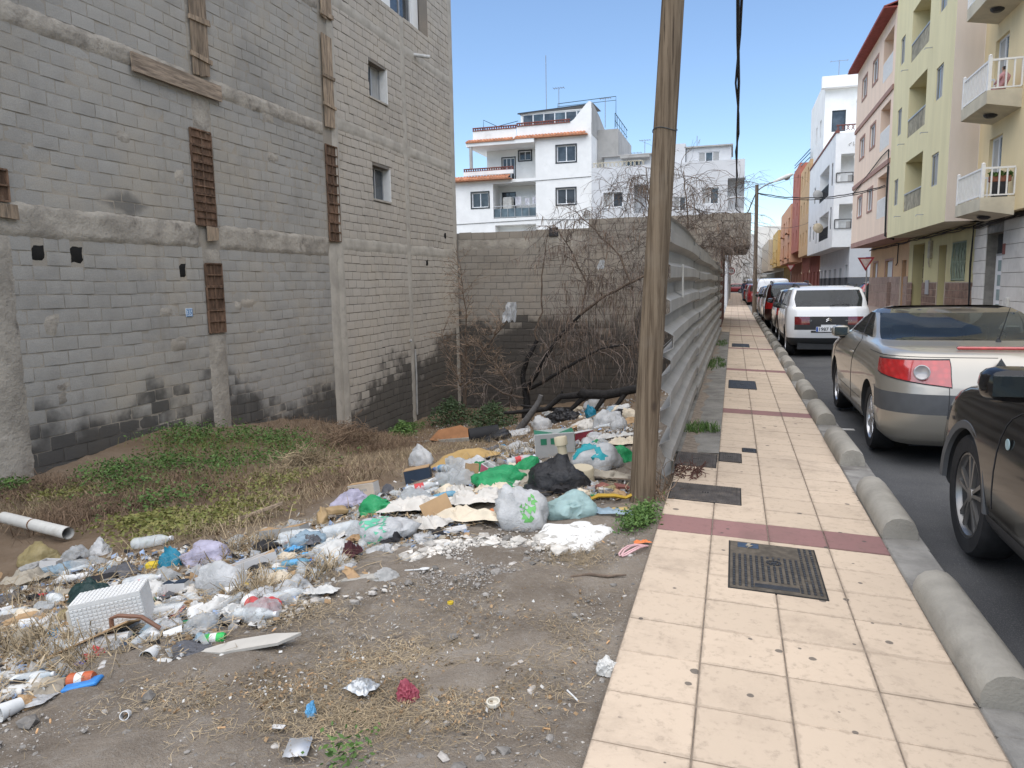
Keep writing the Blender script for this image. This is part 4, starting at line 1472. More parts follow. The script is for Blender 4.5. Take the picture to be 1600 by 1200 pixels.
# doors of turned wood panels and a barred window
for (a, b, z1_) in ((33.46, 35.4, 2.98), (30.22, 31.2, 2.76)):
	m = MB()
	pbox(m, PB, a, b, .12, z1_, .40, .45)
	d_ = m.build('door', pm('olive_brown_door', (.17, .145, .075), .6, .2, 5.0), g, world=True)
	n_ = 2 if b - a > 1.5 else 1
	for k in range(n_ * 2):
		u0 = a + (b - a) * (k + .12) / (n_ * 2); u1 = a + (b - a) * (k + .88) / (n_ * 2)
		for (za, zb) in ((.3, 1.0), (1.1, 1.5), (1.58, 1.98), (2.06, 2.6)):
			mm = MB()
			pbox(mm, PB, u0, u1, za, min(zb, z1_ - .1), .37, .40)
			mm.build('door_panel', M_GLASS if za > 1 and k % 2 else pm('olive_brown_door', (.17, .145, .075), .6), d_, world=True)
w_ = window(g, PB, *gd[2], .18, M_ALUG, M_GLASS, 1, .05)
m = MB()
for k in range(11):
	u = 27.9 + k * .155
	m.tube([PB(u, 1.47, .02), PB(u + .03 * (-1) ** k, 1.8, -.02), PB(u - .03 * (-1) ** k, 2.3, -.02), PB(u, 2.78, .02)], .018, 5)
for zz in (1.5, 2.1, 2.75):
	pbox(m, PB, 27.85, 29.5, zz, zz + .03, -.01, .015)
m.build('window_grille', pm('pale_green_iron', (.27, .32, .24), .6), w_, world=True)
m = pbox(MB(), PB, 32.35, 32.85, .95, 1.5, -.06, -.032)
m.build('meter_cabinet', M_ALUG, g, world=True)
m = pbox(MB(), PB, 32.2, 32.55, 2.35, 3.0, -.10, .0)
m.tube([PB(32.3, 3.1, -.08), PB(32.3, 2.2, -.1), PB(32.35, 2.0, -.05)], .03, 5)
m.build('junction_box', pm('beige_junction_box', (.38, .34, .26), .7), g, world=True)
cables(g, PB, 26.9, 36.2, 3.24, 3.26, 4, -.06, 5)
m = MB()
for k in range(2):
	m.tube([PB(26.98, 3.2 - .1 * k, -.06), PB(26.99, 2.0, -.07 - .03 * k), PB(26.98, .3, -.06)], .02, 5)
m.build('down_cable', M_WIRE, g, world=True)

# salmon pink house
p = thing('salmon_house', 'salmon pink four storey house with white balusters and red tiled eave', 'building', (XO, 40.3, -.1))
pw, pb = [], []
for k in range(3):
	z = 2.98 * k
	pw += [(42.2, 43.55, 4.86 + z, 5.83 + z), (39.2, 40.5, 4.88 + z, 5.88 + z)]
	pb.append((35.75, 37.95, 4.28 + z, 6.15 + z))
m = MB().facade(PO, 35.22, 45.4, 3.55, 12.7, [(*w, .1) for w in pw] + [(*b, 1.1) for b in pb], .2)
m.quad(V(XO, 45.4, 3.55), V(14, 45.4, 3.55), V(14, 45.4, 12.7), V(XO, 45.4, 12.7))
m.quad(V(XO, 35.22, 3.55), V(14, 35.22, 3.55), V(14, 35.22, 12.7), V(XO, 35.22, 12.7))
m.build('wall', M_PINK, p, world=True)
m = MB()
pbox(m, PO, 35.23, 45.42, 3.30, 3.548, -.01, 1.12)
for k in (1, 2):
	pbox(m, PO, 35.23, 45.42, 3.46 + 2.98 * k, 3.66 + 2.98 * k, -.06, -.002)
m.build('floor_band', M_PINKD, p, world=True)
for w in pw:
	window(p, PO, *w, .085, M_ALU, [M_GLASSB, M_GLASS], 1, .05, trim=M_PINKD, tw=.1)
for b in pb:
	loggia(p, PO, *b, 1.08, M_PINK, (36.2, 37.3), M_ALU, M_GLASS)
	railing(p, PO, 35.8, 37.9, b[2], b[2] + .85, .04, M_WRAIL, .13, .07, 'balustrade')
	# the balcony round the corner on the side street
	z = b[2]
	m = MB()
	for k in range(8):
		m.lathe([(.03, 0), (.06, .2), (.035, .45), (.04, .7)], 7, Matrix.Translation((XO + .25 + .22 * k, 45.6, z)))
	m.box(XO + .05, XO + 1.9, 45.5, 45.72, z + .7, z + .8)
	m.box(XO + .05, XO + 1.9, 45.42, 45.72, z - .15, z)
	m.lathe([(.09, 0), (.09, .95), (.12, .97), (.10, 1.1), (0, 1.18)], 8, Matrix.Translation((XO + .1, 45.6, z)))
	m.build('corner_balustrade', M_WRAIL, p, world=True)
roof_tiles(p, PO, 35.3, 45.6, 12.72, -.5, .9, .45, pm('dark_red_roof_tile', (.24, .06, .05), .8, .2, 6.0, island=.25), .24)
pd = [(43.5, 44.75, 1.48, 2.46), (39.6, 41.4, 1.5, 2.48), (36.65, 37.5, .12, 2.4)]
m = MB().facade(PB, 36.22, 45.8, -.2, 3.3, [(*h, .22) for h in pd], .22)
m.quad(V(XB, 45.8, -.2), V(14, 45.8, -.2), V(14, 45.8, 3.3), V(XB, 45.8, 3.3))
m.build('ground_floor_wall', M_TAN, p, world=True)
for h in pd[:2]:
	window(p, PB, *h, .2, M_ALU, M_CURT, 0, .05, trim=M_PINKD, tw=.09)
	m = pbox(MB(), PB, h[0] + .05, h[1] - .05, h[2] + .05, h[3] - .05, .10, .13)
	m.build('roller_shutter', pm('white_shutter', (.58, .57, .55), .6, .05, 20.0), p, world=True)
m = pbox(MB(), PB, *pd[2], .15, .2)
m.build('door', pm('red_brown_door', (.14, .065, .05), .6, .2), p, world=True)
tile_dado(p, PB, 36.22, 45.8, .1, 1.68, [pd[2]], M_DADOP, .8, .4)
m = MB()
for k in range(5):
	for q in range(3):
		pbox(m, PB, 39.7 + .3 * q, 39.96 + .3 * q, .14 + .26 * k, .38 + .26 * k, -.05, -.032)
m.build('brown_tile_panel', M_DADO, p, world=True)
cables(p, PB, 36.2, 45.8, 3.2, 3.22, 3, -.06, 8)
m = MB()
m.tube([PO(35.3, 6.3, -.06), PO(35.3, 5.0, -.07), PO(35.25, 3.4, -.06), PO(35.3, 3.25, .3)], .04, 6)
m.tube([PO(45.3, 6.2, -.05), PO(41, 6.6, -.05), PO(37, 6.95, -.06), PO(35.4, 7.0, -.06), PO(35.3, 6.2, -.06)], .025, 6)
m.tube([PB(38.3, 3.2, -.05), PB(38.3, 2.3, -.06), PB(38.6, 2.2, -.06)], .025, 5)
m.build('facade_cable', M_WIRE, p, world=True)

# warm yellow house over a stone ground floor
y_ = thing('warm_yellow_house', 'warm yellow house with white railed balconies over a grey stone ground floor', 'building', (7.0, 20, -.1))
XY = 7.0
PY = lambda u, z, d: V(XY + d, u, z)
yd = [(24.0, 25.1, 3.72, 5.5), (24.0, 25.1, 6.42, 8.2), (24.0, 25.1, 9.15, 10.9), (18.4, 19.6, 4.4, 5.6), (18.4, 19.6, 7.1, 8.3)]
m = MB().facade(PY, 8, 26.09, 3.3, 14, [(*h, .16) for h in yd], .16)
m.build('wall', M_YELL, y_, world=True)
for h in yd:
	window(y_, PY, *h, .14, M_ALU, [M_GLASSB, M_CURT], 1, .06)
for i, zf in enumerate((3.20, 5.92, 8.66)):
	m = MB()
	m.add([V(6.2, 22.7, zf + .13), V(6.2, 25.0, zf + .13), V(7.0, 25.0, zf - .02), V(7.0, 22.7, zf - .02), V(6.2, 22.7, zf + .46), V(6.2, 25.0, zf + .46), V(7.0, 25.0, zf + .46), V(7.0, 22.7, zf + .46)],
		  [(0, 1, 2, 3), (4, 5, 6, 7), (0, 1, 5, 4), (1, 2, 6, 5), (2, 3, 7, 6), (3, 0, 4, 7)])
	b_ = m.build('balcony_slab', M_SLAB, y_, world=True)
	PR = lambda u, z, d: V(6.24 + d, u, z)
	PE = lambda u, z, d: V(u, 22.74 + d, z)
	PE2 = lambda u, z, d: V(u, 24.96 + d, z)
	railing(y_, PR, 22.75, 24.95, zf + .50, zf + 1.24, 0, M_WRAIL, .13, .035)
	railing(y_, PE, 6.26, 6.98, zf + .50, zf + 1.24, 0, M_WRAIL, .16, .035)
	railing(y_, PE2, 6.26, 6.98, zf + .50, zf + 1.24, 0, M_WRAIL, .16, .035)
	m = MB()
	for yy in (22.74, 24.96):
		m.box(6.2, 6.28, yy - .04, yy + .04, zf + .46, zf + 1.3)
		m.lathe([(.045, 0), (.055, .03), (0, .07)], 8, Matrix.Translation((6.24, yy, zf + 1.3)))
	m.build('rail_post', M_WRAIL, y_, world=True)
	m = MB().lathe([(.0, -.1), (.1, -.09), (.16, -.05), (.18, 0)], 14, Matrix.Translation((6.62, 23.8, zf + .05)))
	m.build('ceiling_lamp', M_BLACKIRON, b_, world=True)
# planter on the lower balcony rail
pt = thing('balcony_planter', 'terracotta planter with green plants inside the lower yellow balcony rail', 'planter', (6.6, 22.87, 3.66))
MB().box(6.42, 6.93, 22.80, 22.94, 4.06, 4.22, .02).build('trough', pm('dark_terracotta', (.26, .11, .07), .85), pt, world=True)
m = MB()
for k in range(120):
	c = V(RNG.uniform(6.42, 6.94), RNG.uniform(22.78, 22.96), RNG.uniform(4.21, 4.31))
	a = V(RNG.uniform(-1, 1), RNG.uniform(-1, 1), RNG.uniform(-1, 1)) * .035
	b = V(RNG.uniform(-1, 1), RNG.uniform(-1, 1), RNG.uniform(-1, 1)) * .035
	m.quad(c - a - b, c + a - b, c + a + b, c - a + b)
m.build('foliage', M_LEAF, pt, world=True)
MB().box(6.5, 6.86, 22.82, 22.92, 3.66, 4.06).build('stand', M_BLACKIRON, pt, world=True)
# stone ground floor: each panel its own slab
st_h = [(24.35, 25.6, .12, 2.20), (24.35, 25.72, 2.28, 2.82)]
m = MB().facade(PB, 8, 26.93, -.2, 3.3, [(24.3, 25.75, .1, 2.86, .4)], .4)
m.build('ground_floor_wall', pm('dark_joint', (.20, .19, .17), .9), y_, world=True)
m = MB().quad(V(7.0, 8, 3.3), V(7.4, 8, 3.3), V(7.4, 26.93, 3.3), V(7.0, 26.93, 3.3))
m.build('soffit', M_YELL, y_, world=True)
z = .12
row = 0
while z < 3.25:
	zt = min(z + .39, 3.29)
	u = 15.0 + (.6 if row % 2 else 0)
	while u < 26.9:
		a, b = u, min(u + 1.25, 26.92)
		segs = [(a, b)]
		if z < 2.86:
			ns = []
			for (c, d) in segs:
				if d <= 24.3 or c >= 25.75: ns.append((c, d))
				else:
					if c < 24.3: ns.append((c, 24.3))
					if d > 25.75: ns.append((25.75, d))
			segs = ns
		for (c, d) in segs:
			if d - c > .08:
				mm = MB().box(XB - .03, XB - .002, c + .006, d - .006, z + .006, zt - .006, .006)
				mm.build('stone_panel', M_STONE, y_, world=True)
		u += 1.25
	z = zt
	row += 1
m = MB()
pbox(m, PB, 24.32, 25.73, .1, 2.2, .25, .30)
dr = m.build('door', M_ALU, y_, world=True)
for k in range(2):
	for q in range(4):
		u0 = 24.5 + .58 * k
		z0 = .45 + .43 * q
		MB().quad(PB(u0, z0, .244), PB(u0 + .42, z0, .244), PB(u0 + .42, z0 + .32, .244), PB(u0, z0 + .32, .244)).build('door_pane', pm('frosted_pane', (.28, .36, .36), .25, .1), dr, world=True)
m = MB()
pbox(m, PB, 24.32, 25.73, 2.24, 2.84, .27, .30)
m.build('fanlight', M_GLASS, dr, world=True)
m = MB()
pbox(m, PB, 24.98, 25.04, 2.24, 2.84, .24, .268); pbox(m, PB, 24.32, 25.73, 2.2, 2.26, .24, .268)
m.build('fanlight_frame', M_ALUG, dr, world=True)
m = pbox(MB(), PB, 23.45, 23.8, .2, 1.0, -.1, -.032)
m.build('meter_door', pm('cream_cupboard', (.55, .54, .5), .6), y_, world=True)
m = pbox(MB(), PB, 24.05, 24.25, 2.2, 2.5, -.045, -.032)
m.build('wall_tile', M_REDBROWN, y_, world=True)
cables(y_, PB, 18, 26.9, 3.35, 3.22, 5, -.06, 12)

# white house on the far corner of the side street
w = thing('white_corner_house', 'white corner house with black railings beyond the side street', 'building', (XO, 62, -.1))
PWE = lambda u, z, d: V(u, 53.9 + d, z)
wb = [(56.5, 62.5, 4.5, 6.35), (57, 63.0, 7.45, 9.6)]
ww = [(54.9, 55.7, 5.0, 6.5), (54.9, 55.7, 7.9, 9.4), (66, 67, 4.9, 6.2), (69, 70, 4.9, 6.2), (66, 67, 7.8, 9.1), (64, 64.8, 4.5, 6.3)]
m = MB().facade(PO, 53.9, 71.4, 3.75, 11.1, [(*b, 1.2) for b in wb] + [(*q, .12) for q in ww], .2)
m.facade(PWE, XO, 11.5, 3.75, 11.1, [(XO + .35, 10.4, 4.95, 6.55, 1.2), (XO + .35, 10.4, 7.95, 9.75, 1.2)], 1.2)
m.quad(V(XO, 53.9, 3.75), V(XO + 1.4, 53.9, 3.75), V(XO + 1.4, 71.4, 3.75), V(XO, 71.4, 3.75))
m.quad(V(XO, 71.4, 3.75), V(14, 71.4, 3.75), V(14, 71.4, 11.1), V(XO, 71.4, 11.1))
m.quad(V(XO, 53.9, 10.4), V(14, 53.9, 10.4), V(14, 71.4, 10.4), V(XO, 71.4, 10.4))
m.facade(lambda u, z, d: V(u, 64.0 + d, z), XO + .25, 14, 10.4, 17.0, [(7.0, 8.0, 13.0, 14.6, .2)], .2)
m.facade(lambda u, z, d: V(XO + .25 + d, u, z), 64.0, 75, 10.4, 17.0, [(66, 67, 13, 14.4, .2), (69, 70, 13, 14.4, .2)], .2)
m.quad(V(XO + .25, 64, 17), V(14, 64, 17), V(14, 75, 17), V(XO + .25, 75, 17))
m.box(XO - .05, 14, 63.4, 63.99, 16.2, 17.05)
m.build('wall', M_PLASTW, w, world=True)
for b in wb:
	loggia(w, PO, *b, 1.18, M_PLASTW, (b[0] + 1, b[0] + 2.2), M_ALUD, M_GLASS)
	railing(w, PO, b[0], b[1], b[2], b[2] + .85, .04, M_BLACKIRON, .16, .035)
for q in ww:
	window(w, PO, *q, .10, M_ALUD, M_GLASS, 1, .05)
for (z0, z1) in ((4.95, 6.55), (7.95, 9.75)):
	loggia(w, PWE, XO + .35, 10.4, z0, z1, 1.18, M_PLASTW, (9.0, 10.2), M_ALUD, M_GLASS)
	railing(w, PWE, XO + .1, 10.3, z0 + .0, z0 + .62, -.05, M_BLACKIRON, 1.0, .05)
	m = pbox(MB(), PWE, XO + .8, XO + 1.9, z0 + .05, z0 + .45, .0, .02)
	m.build('railing_panel', M_GREYSIDE, w, world=True)
window(w, lambda u, z, d: V(u, 64.0 + d, z), 7.0, 8.0, 13.0, 14.6, .18, M_ALUD, M_GLASS, 0, .06)
m = MB()
pbox(m, PO, 53.85, 71.4, 11.102, 11.25, -.05, .2)
m.build('red_coping', M_REDBROWN, w, world=True)
m = MB()
u = XO
while u < 11.3:
	m.tube([V(u, 53.95, 11.26), V(u + .16, 53.95, 11.42), V(u, 53.95, 11.58)], .03, 4)
	m.tube([V(u + .2, 53.95, 11.26), V(u + .04, 53.95, 11.42), V(u + .2, 53.95, 11.58)], .03, 4)
	u += .3
m.box(XO, 11.4, 53.9, 54.0, 11.56, 11.62)
m.build('lattice_parapet', M_REDBROWN, w, world=True)
# a scrawl of paint on the parapet
m = MB()
rr = random.Random(4)
for k in range(7):
	x = XO + .75 + k * .26
	pts = [V(x + rr.uniform(0, .22), 53.885, 10.35 + rr.uniform(-.14, .16)) for _ in range(4)]
	m.tube(pts, .02, 4)
m.build('paint_scrawl', M_GREYSIDE, w, world=True)
m = MB()
m.lathe([(0, .12), (.24, .06), (.38, 0)], 18, Matrix.Translation((XO - .35, 60.5, 7.9)) @ Matrix.Rotation(math.radians(75), 4, 'X') @ Matrix.Rotation(math.radians(15), 4, 'Y'))
m.build('dish', M_GREYSIDE, w, world=True)
m = MB().lathe([(0, .12), (.24, .06), (.38, 0)], 18, Matrix.Translation((XO - .35, 59.5, 5.4)) @ Matrix.Rotation(math.radians(75), 4, 'X') @ Matrix.Rotation(math.radians(15), 4, 'Y'))
m.build('dish', pm('old_cream_dish', (.5, .42, .3), .7), w, world=True)
antenna(w, 7.6, 66, 17, 1.7, 3, 1.2)
gw_ = [(54.6, 55.8, 0, 2.6), (57.5, 58.8, .9, 2.4), (60.5, 61.7, 0, 2.4), (63.5, 64.8, 1.0, 2.4), (66.5, 68, 0, 2.4), (69.3, 70.4, 1, 2.4)]
m = MB().facade(PB, 53.9, 71.4, 1.75, 3.75, [(a, b, max(c, 1.75), d) for a, b, c, d in gw_], .25)
m.facade(lambda u, z, d: V(u, 53.9 + d, z), XB, 14, 1.75, 3.75, [], .2)
m.build('ground_floor_wall', M_PLASTG, w, world=True)
M_DKGREY = pm('dark_grey_plinth', (.115, .118, .125), .85, .08, 1.0, world=True)
m = MB().facade(PB, 53.9, 71.4, -.2, 1.748, [(a, b, max(c, -.1), 1.748) for a, b, c, d in gw_], .25)
m.facade(lambda u, z, d: V(u, 53.9 + d, z), XB, 14, -.2, 1.748, [], .2)
m.build('plinth', M_DKGREY, w, world=True)
for (a, b, c, d) in gw_:
	m = pbox(MB(), PB, a, b, max(c, -.1), d, .22, .26)
	m.build('door' if c < .5 else 'shutter', M_ALUD, w, world=True)
sg = pbox(MB(), PWE, 8.3, 9.0, 2.75, 3.05, -.035, -.005).build('street_name_plate', pm('blue_enamel_plate', (.04, .07, .22), .4), w, world=True)
m = MB()
for (zz, wd) in ((2.93, .42), (2.84, .3)):
	pbox(m, PWE, 8.65 - wd / 2, 8.65 + wd / 2, zz - .018, zz + .018, -.038, -.036)
m.build('name_lines', M_ALU, sg, world=True)


# plainer houses down the street
def far_house(name, label, u0, u1, z1, xo, col, over=3.4, rows=3, step=3.0, rail=None, gcol=None, roof=None, balc=False):
	t = thing(name, label, 'building', (xo, (u0 + u1) / 2, -.1))
	P = lambda u, z, d: V(xo + d, u, z)
	hs = []
	n = max(1, int((u1 - u0) / step))
	for k in range(n):
		for r in range(rows):
			c = u0 + (u1 - u0) * (k + .5) / n
			zz = over + .9 + 2.8 * r
			if zz + 1.5 > z1: continue
			if balc and k % 2 == 0: hs.append((c - 1.2, c + 1.2, zz - .3, zz + 1.4, .9))
			else: hs.append((c - .5, c + .5, zz, zz + 1.3, .2))
	mt = pm(name + '_render', col, .9, .06, 1.0, world=True)
	m = MB().facade(P, u0, u1, over, z1, hs, .2)
	m.quad(V(xo, u0, over), V(xo + 8, u0, over), V(xo + 8, u0, z1), V(xo, u0, z1))
	m.quad(V(xo, u1, over), V(xo + 8, u1, over), V(xo + 8, u1, z1), V(xo, u1, z1))
	m.quad(V(xo, u0, z1), V(xo + 8, u0, z1), V(xo + 8, u1, z1), V(xo, u1, z1))
	m.quad(V(xo, u0, over), V(xo + 1.2, u0, over), V(xo + 1.2, u1, over), V(xo, u1, over))
	m.build('wall', mt, t, world=True)
	for h in hs:
		if h[4] > .5:
			loggia(t, P, *h[:4], .88, mt, (h[0] + .4, h[0] + 1.5), M_ALUD, M_GLASS)
			m = pbox(MB(), P, h[0] - .1, h[1] + .1, h[2] - .15, h[2] + .7, -.35, -.28)
			pbox(m, P, h[0] - .1, h[1] + .1, h[2] - .15, h[2] - .05, -.35, .02)
			m.build('balcony_front', mt if rail is None else rail, t, world=True)
		else:
			window(t, P, *h[:4], .18, M_ALU if RNG.random() < .5 else M_ALUD, M_GLASS, 1, .06)
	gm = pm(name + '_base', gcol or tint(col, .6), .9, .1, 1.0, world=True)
	gh_ = [(u0 + (u1 - u0) * (k + .3) / n, u0 + (u1 - u0) * (k + .3) / n + 1.1, .1, 2.4) for k in range(n)]
	m = MB().facade(lambda u, z, d: V(XB + d, u, z), u0, u1, -.2, over, gh_, .2)
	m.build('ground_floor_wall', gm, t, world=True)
	for h in gh_:
		pbox(MB(), lambda u, z, d: V(XB + d, u, z), *h, .18, .2).build('door', M_ALUD, t, world=True)
	return t


far_house('cream_narrow_house', 'narrow cream orange house next to the white corner house', 71.6, 81.0, 12.2, XO, (.60, .40, .22), 3.9, 3, 3.0, gcol=(.28, .10, .08))
ro = far_house('brick_red_house', 'brick red house with blue roof rail further down the street', 81.1, 90.0, 13.3, XO - .1, (.44, .17, .125), 4.6, 3, 3.0)
m = MB()
for zz in (13.6, 14.0, 14.3):
	m.tube([V(XO, 72, zz - 1.2), V(XO, 90, zz)], .05, 4)
m.build('roof_rail', pm('blue_rail', (.10, .25, .38), .5), ro, world=True)
far_house('orange_balcony_house', 'orange terracotta house with deep balconies down the street', 90.1, 108.0, 10.2, XO - .25, (.62, .35, .22), 3.7, 2, 4.4, balc=True, gcol=(.30, .15, .10))
far_house('small_yellow_house', 'yellow house with balconies beyond the orange one', 108.1, 122.0, 8.5, XO - .6, (.62, .42, .16), 3.6, 2, 4.4, balc=True)
far_house('distant_beige_house', 'beige house in the far distance on the right', 122.2, 150.0, 8.0, XO - 1.2, (.50, .42, .32), 3.2, 2, 5.0)
far_house('distant_white_house', 'white house at the far right bend of the street', 150.5, 185.0, 12.0, XO - 2.2, (.60, .58, .54), 3.2, 3, 6.0)
t = thing('end_house', 'pale house closing the view at the end of the street', 'building', (0, 190, 0))
m = MB().facade(lambda u, z, d: V(u, 190 + d, z), -12, 14, -1, 13, [(u, u + 1.6, z, z + 1.7) for u in range(-10, 13, 4) for z in (1, 4.5, 8)], .3)
m.box(-12, 14, 190.4, 198, -1, 13)
m.build('wall', pm('pale_end_render', (.52, .49, .45), .9, .1, .5, world=True), t, world=True)
t = thing('end_house', 'pale beige house left of the street beyond the red car crossing', 'building', (-6, 124, 0))
m = MB().facade(lambda u, z, d: V(u, 122 + d, z), -16, 1.0, -1, 7, [(u, u + 1.4, z, z + 1.5) for u in range(-14, 0, 4) for z in (1, 4.2)], .3)
m.facade(lambda u, z, d: V(1.0 - d, u, z), 122, 160, -1, 7, [(u, u + 1.4, z, z + 1.5) for u in range(125, 158, 5) for z in (1, 4.2)], .3)
m.quad(V(-16, 122, 7), V(1, 122, 7), V(1, 160, 7), V(-16, 160, 7))
m.build('wall', pm('pale_end_render', (.52, .49, .45), .9, .1, .5, world=True), t, world=True)


# ------------------------------------------------------------------ corrugated metal fence
def galvanised():
	t = NT('galvanised_sheet')
	p = t.pos()
	c = t.mix(t.ramp(t.noise(p, 1.5, 5.0), .3, .7), (.205, .197, .18), (.29, .275, .25))
	st = t.noise(t.scale(p, (1, .25, 9.0)), 2.2, 4.0, .6)
	c = t.mix(t.math('MULTIPLY', t.ramp(st, .5, .75), .35), c, (.22, .205, .18))
	c = t.mix(t.math('MULTIPLY', t.ramp(t.noise(p, 5.0, 6.0, .7), .68, .74), .7), c, (.45, .42, .36))
	c = t.mix(t.math('MULTIPLY', t.ramp(t.noise(p, 9.0, 6.0, .7), .68, .76), .6), c, (.16, .10, .06))
	t.bump(t.noise(p, 5.0, 3.0), .15, .02)
	return t.fin(c, .6, .06, .4)


M_GALV = galvanised()
M_DARKSTEEL = pm('dark_blue_grey_steel', (.055, .065, .07), .6, .2, 4.0, metal=.3, dirt=(.12, .10, .08), dsc=3.0)
fe = thing('metal_fence', 'grey corrugated metal sheet fence along the left of the pavement', 'fence', (-.52, 15, -.1))
FX = lambda y: -.535 + .10 * (y - 5.5) / 19.4


def corr(z, z0):
	q = ((z - z0) / .262) % 1.0
	if q < .34: return 0.0
	if q < .5: return (q - .34) / .16
	if q < .84: return 1.0
	return 1 - (q - .84) / .16


def sheet(ya, yb, za, zb, off, bend=0.0, seed=0):
	m = MB()
	zs = []
	k = 0
	z = za
	base = za - .05
	while True:
		for q in (0.0, .34, .5, .84):
			zz = base + (k + q) * .262
			if za - 1e-6 <= zz <= zb + 1e-6: zs.append(zz)
		k += 1
		if base + k * .262 > zb: break
	if zs[0] > za: zs.insert(0, za)
	if zs[-1] < zb: zs.append(zb)
	ysn = np.linspace(ya, yb, 25)
	vs = []
	for i, y in enumerate(ysn):
		for z in zs:
			x = FX(y) + off + .075 * corr(z, base)
			x += .005 * math.sin(y * 1.3 + z * 2 + seed)
			e = max(0.0, 1 - (y - ya) / .35)
			x += bend * e * e * (1 if z < za + .25 else .25)
			zz = z + .012 * math.sin(y * .9 + seed)
			yy = y
			if bend and i == 0: yy += .03 * math.sin(z * 17)
			vs.append(V(x, yy, zz))
	nz = len(zs)
	m.add(vs, [(i * nz + j, (i + 1) * nz + j, (i + 1) * nz + j + 1, i * nz + j + 1) for i in range(len(ysn) - 1) for j in range(nz - 1)])
	# give the sheet its thickness
	b = len(m.v)
	n0 = len(vs)
	m.add([p - V(.004, 0, 0) for p in vs], [(i * nz + j, i * nz + j + 1, (i + 1) * nz + j + 1, (i + 1) * nz + j) for i in range(len(ysn) - 1) for j in range(nz - 1)])
	fs = []
	I = lambda i, j: i * nz + j
	for j in range(nz - 1):
		fs += [(I(0, j), I(0, j + 1), n0 + I(0, j + 1), n0 + I(0, j)), (I(24, j), I(24, j + 1), n0 + I(24, j + 1), n0 + I(24, j))]
	for i in range(24):
		fs += [(I(i, 0), I(i + 1, 0), n0 + I(i + 1, 0), n0 + I(i, 0)), (I(i, nz - 1), I(i + 1, nz - 1), n0 + I(i + 1, nz - 1), n0 + I(i, nz - 1))]
	m.f.extend(fs); m.m.extend([0] * len(fs))
	return m


for k, (a, b) in enumerate(((5.62, 10.1), (10.0, 14.9), (14.8, 19.8), (19.7, 24.95))):
	o = sheet(a, b, 1.0, 2.10 - .01 * k, .006 + .006 * (k % 2), .03 if k == 0 else .012, k).build('sheet', M_GALV, fe, world=True, smooth=20)
	o = sheet(a + (.06 if k == 0 else 0), b, .02 - .03 * k, 1.06, -.004 + .006 * (k % 2), .05 if k == 0 else .0, k + 5).build('sheet', M_GALV, fe, world=True, smooth=20)
for y in (5.63, 8.1, 10.6, 13.1, 15.6, 18.1, 20.6, 23.1, 24.9):
	MB().box(FX(y) - .075, FX(y) - .015, y - .03, y + .03, -.5, 2.04).build('post', M_DARKSTEEL, fe, world=True)
m = MB()
m.box(-.56, -.50, 24.97, 25.04, -.6, 2.2)
m.build('end_post', M_DARKSTEEL, fe, world=True)
# bright dents and strips on the near sheet
m = MB().box(-.452, -.444, 6.9, 7.0, 1.42, 1.72)
m.build('strap', pm('pale_strap', (.5, .48, .43), .6), fe, world=True)

# ------------------------------------------------------------------ wooden pole
t = NT('pole_wood')
p_ = t.objco()
gr = t.noise(t.scale(p_, (14, 14, .55)), 2.4, 7.0, .65, .4)
c = t.mix(t.ramp(gr, .3, .7), (.080, .056, .036), (.205, .155, .105))
c = t.mix(t.ramp(t.noise(t.scale(p_, (30, 30, .5)), 3.0, 4.0), .60, .68), c, (.05, .036, .025))
c = t.mix(t.math('MULTIPLY', t.ramp(t.noise(p_, 2.0, 4.0), .5, .8), .5), c, (.20, .18, .15))
vo = t.n('TexVoronoi'); vo.inputs['Scale'].default_value = 1.3; t.t.links.new(t.scale(p_, (2, 2, 1.2)), vo.inputs['Vector'])
c = t.mix(t.math('SUBTRACT', 1.0, t.ramp(vo.outputs['Distance'], .05, .10)), c, (.07, .05, .035))
t.bump(gr, .8, .012)
M_POLE = t.fin(c, .9, 0, .2)
m = MB()
n = 20
vs = []
hs_ = [-.5, -.1, .0, .3, .8, 1.4, 2.2, 3.0, 3.8, 5.0, 6.5, 8.0]
for z in hs_:
	r = .092 - .0048 * z
	for k in range(n):
		a = 2 * math.pi * k / n
		rr_ = r * (1 + .025 * mnoise.noise(V(math.cos(a) * 1.2, math.sin(a) * 1.2, z * .5)))
		vs.append(V(z * .0537 + rr_ * math.cos(a), rr_ * math.sin(a), z))
m.add(vs, [(i * n + k, i * n + (k + 1) % n, (i + 1) * n + (k + 1) % n, (i + 1) * n + k) for i in range(len(hs_) - 1) for k in range(n)] + [tuple(range((len(hs_) - 1) * n, len(hs_) * n))])
pole = thing('wooden_pole', 'leaning weathered wooden utility pole at the near end of the fence', 'utility pole', (-.618, 5.32, -.03))
m.build('shaft', M_POLE, pole, smooth=50)
m = MB()
for z in (2.62,):
	r = .092 - .0048 * z + .004
	m.tube([V(z * .0537 + r * math.cos(a * math.pi / 10), r * math.sin(a * math.pi / 10), z + .012 * math.sin(a * .6)) for a in range(21)], .0028, 5)
m.build('wire_band', M_DARKSTEEL, pole)

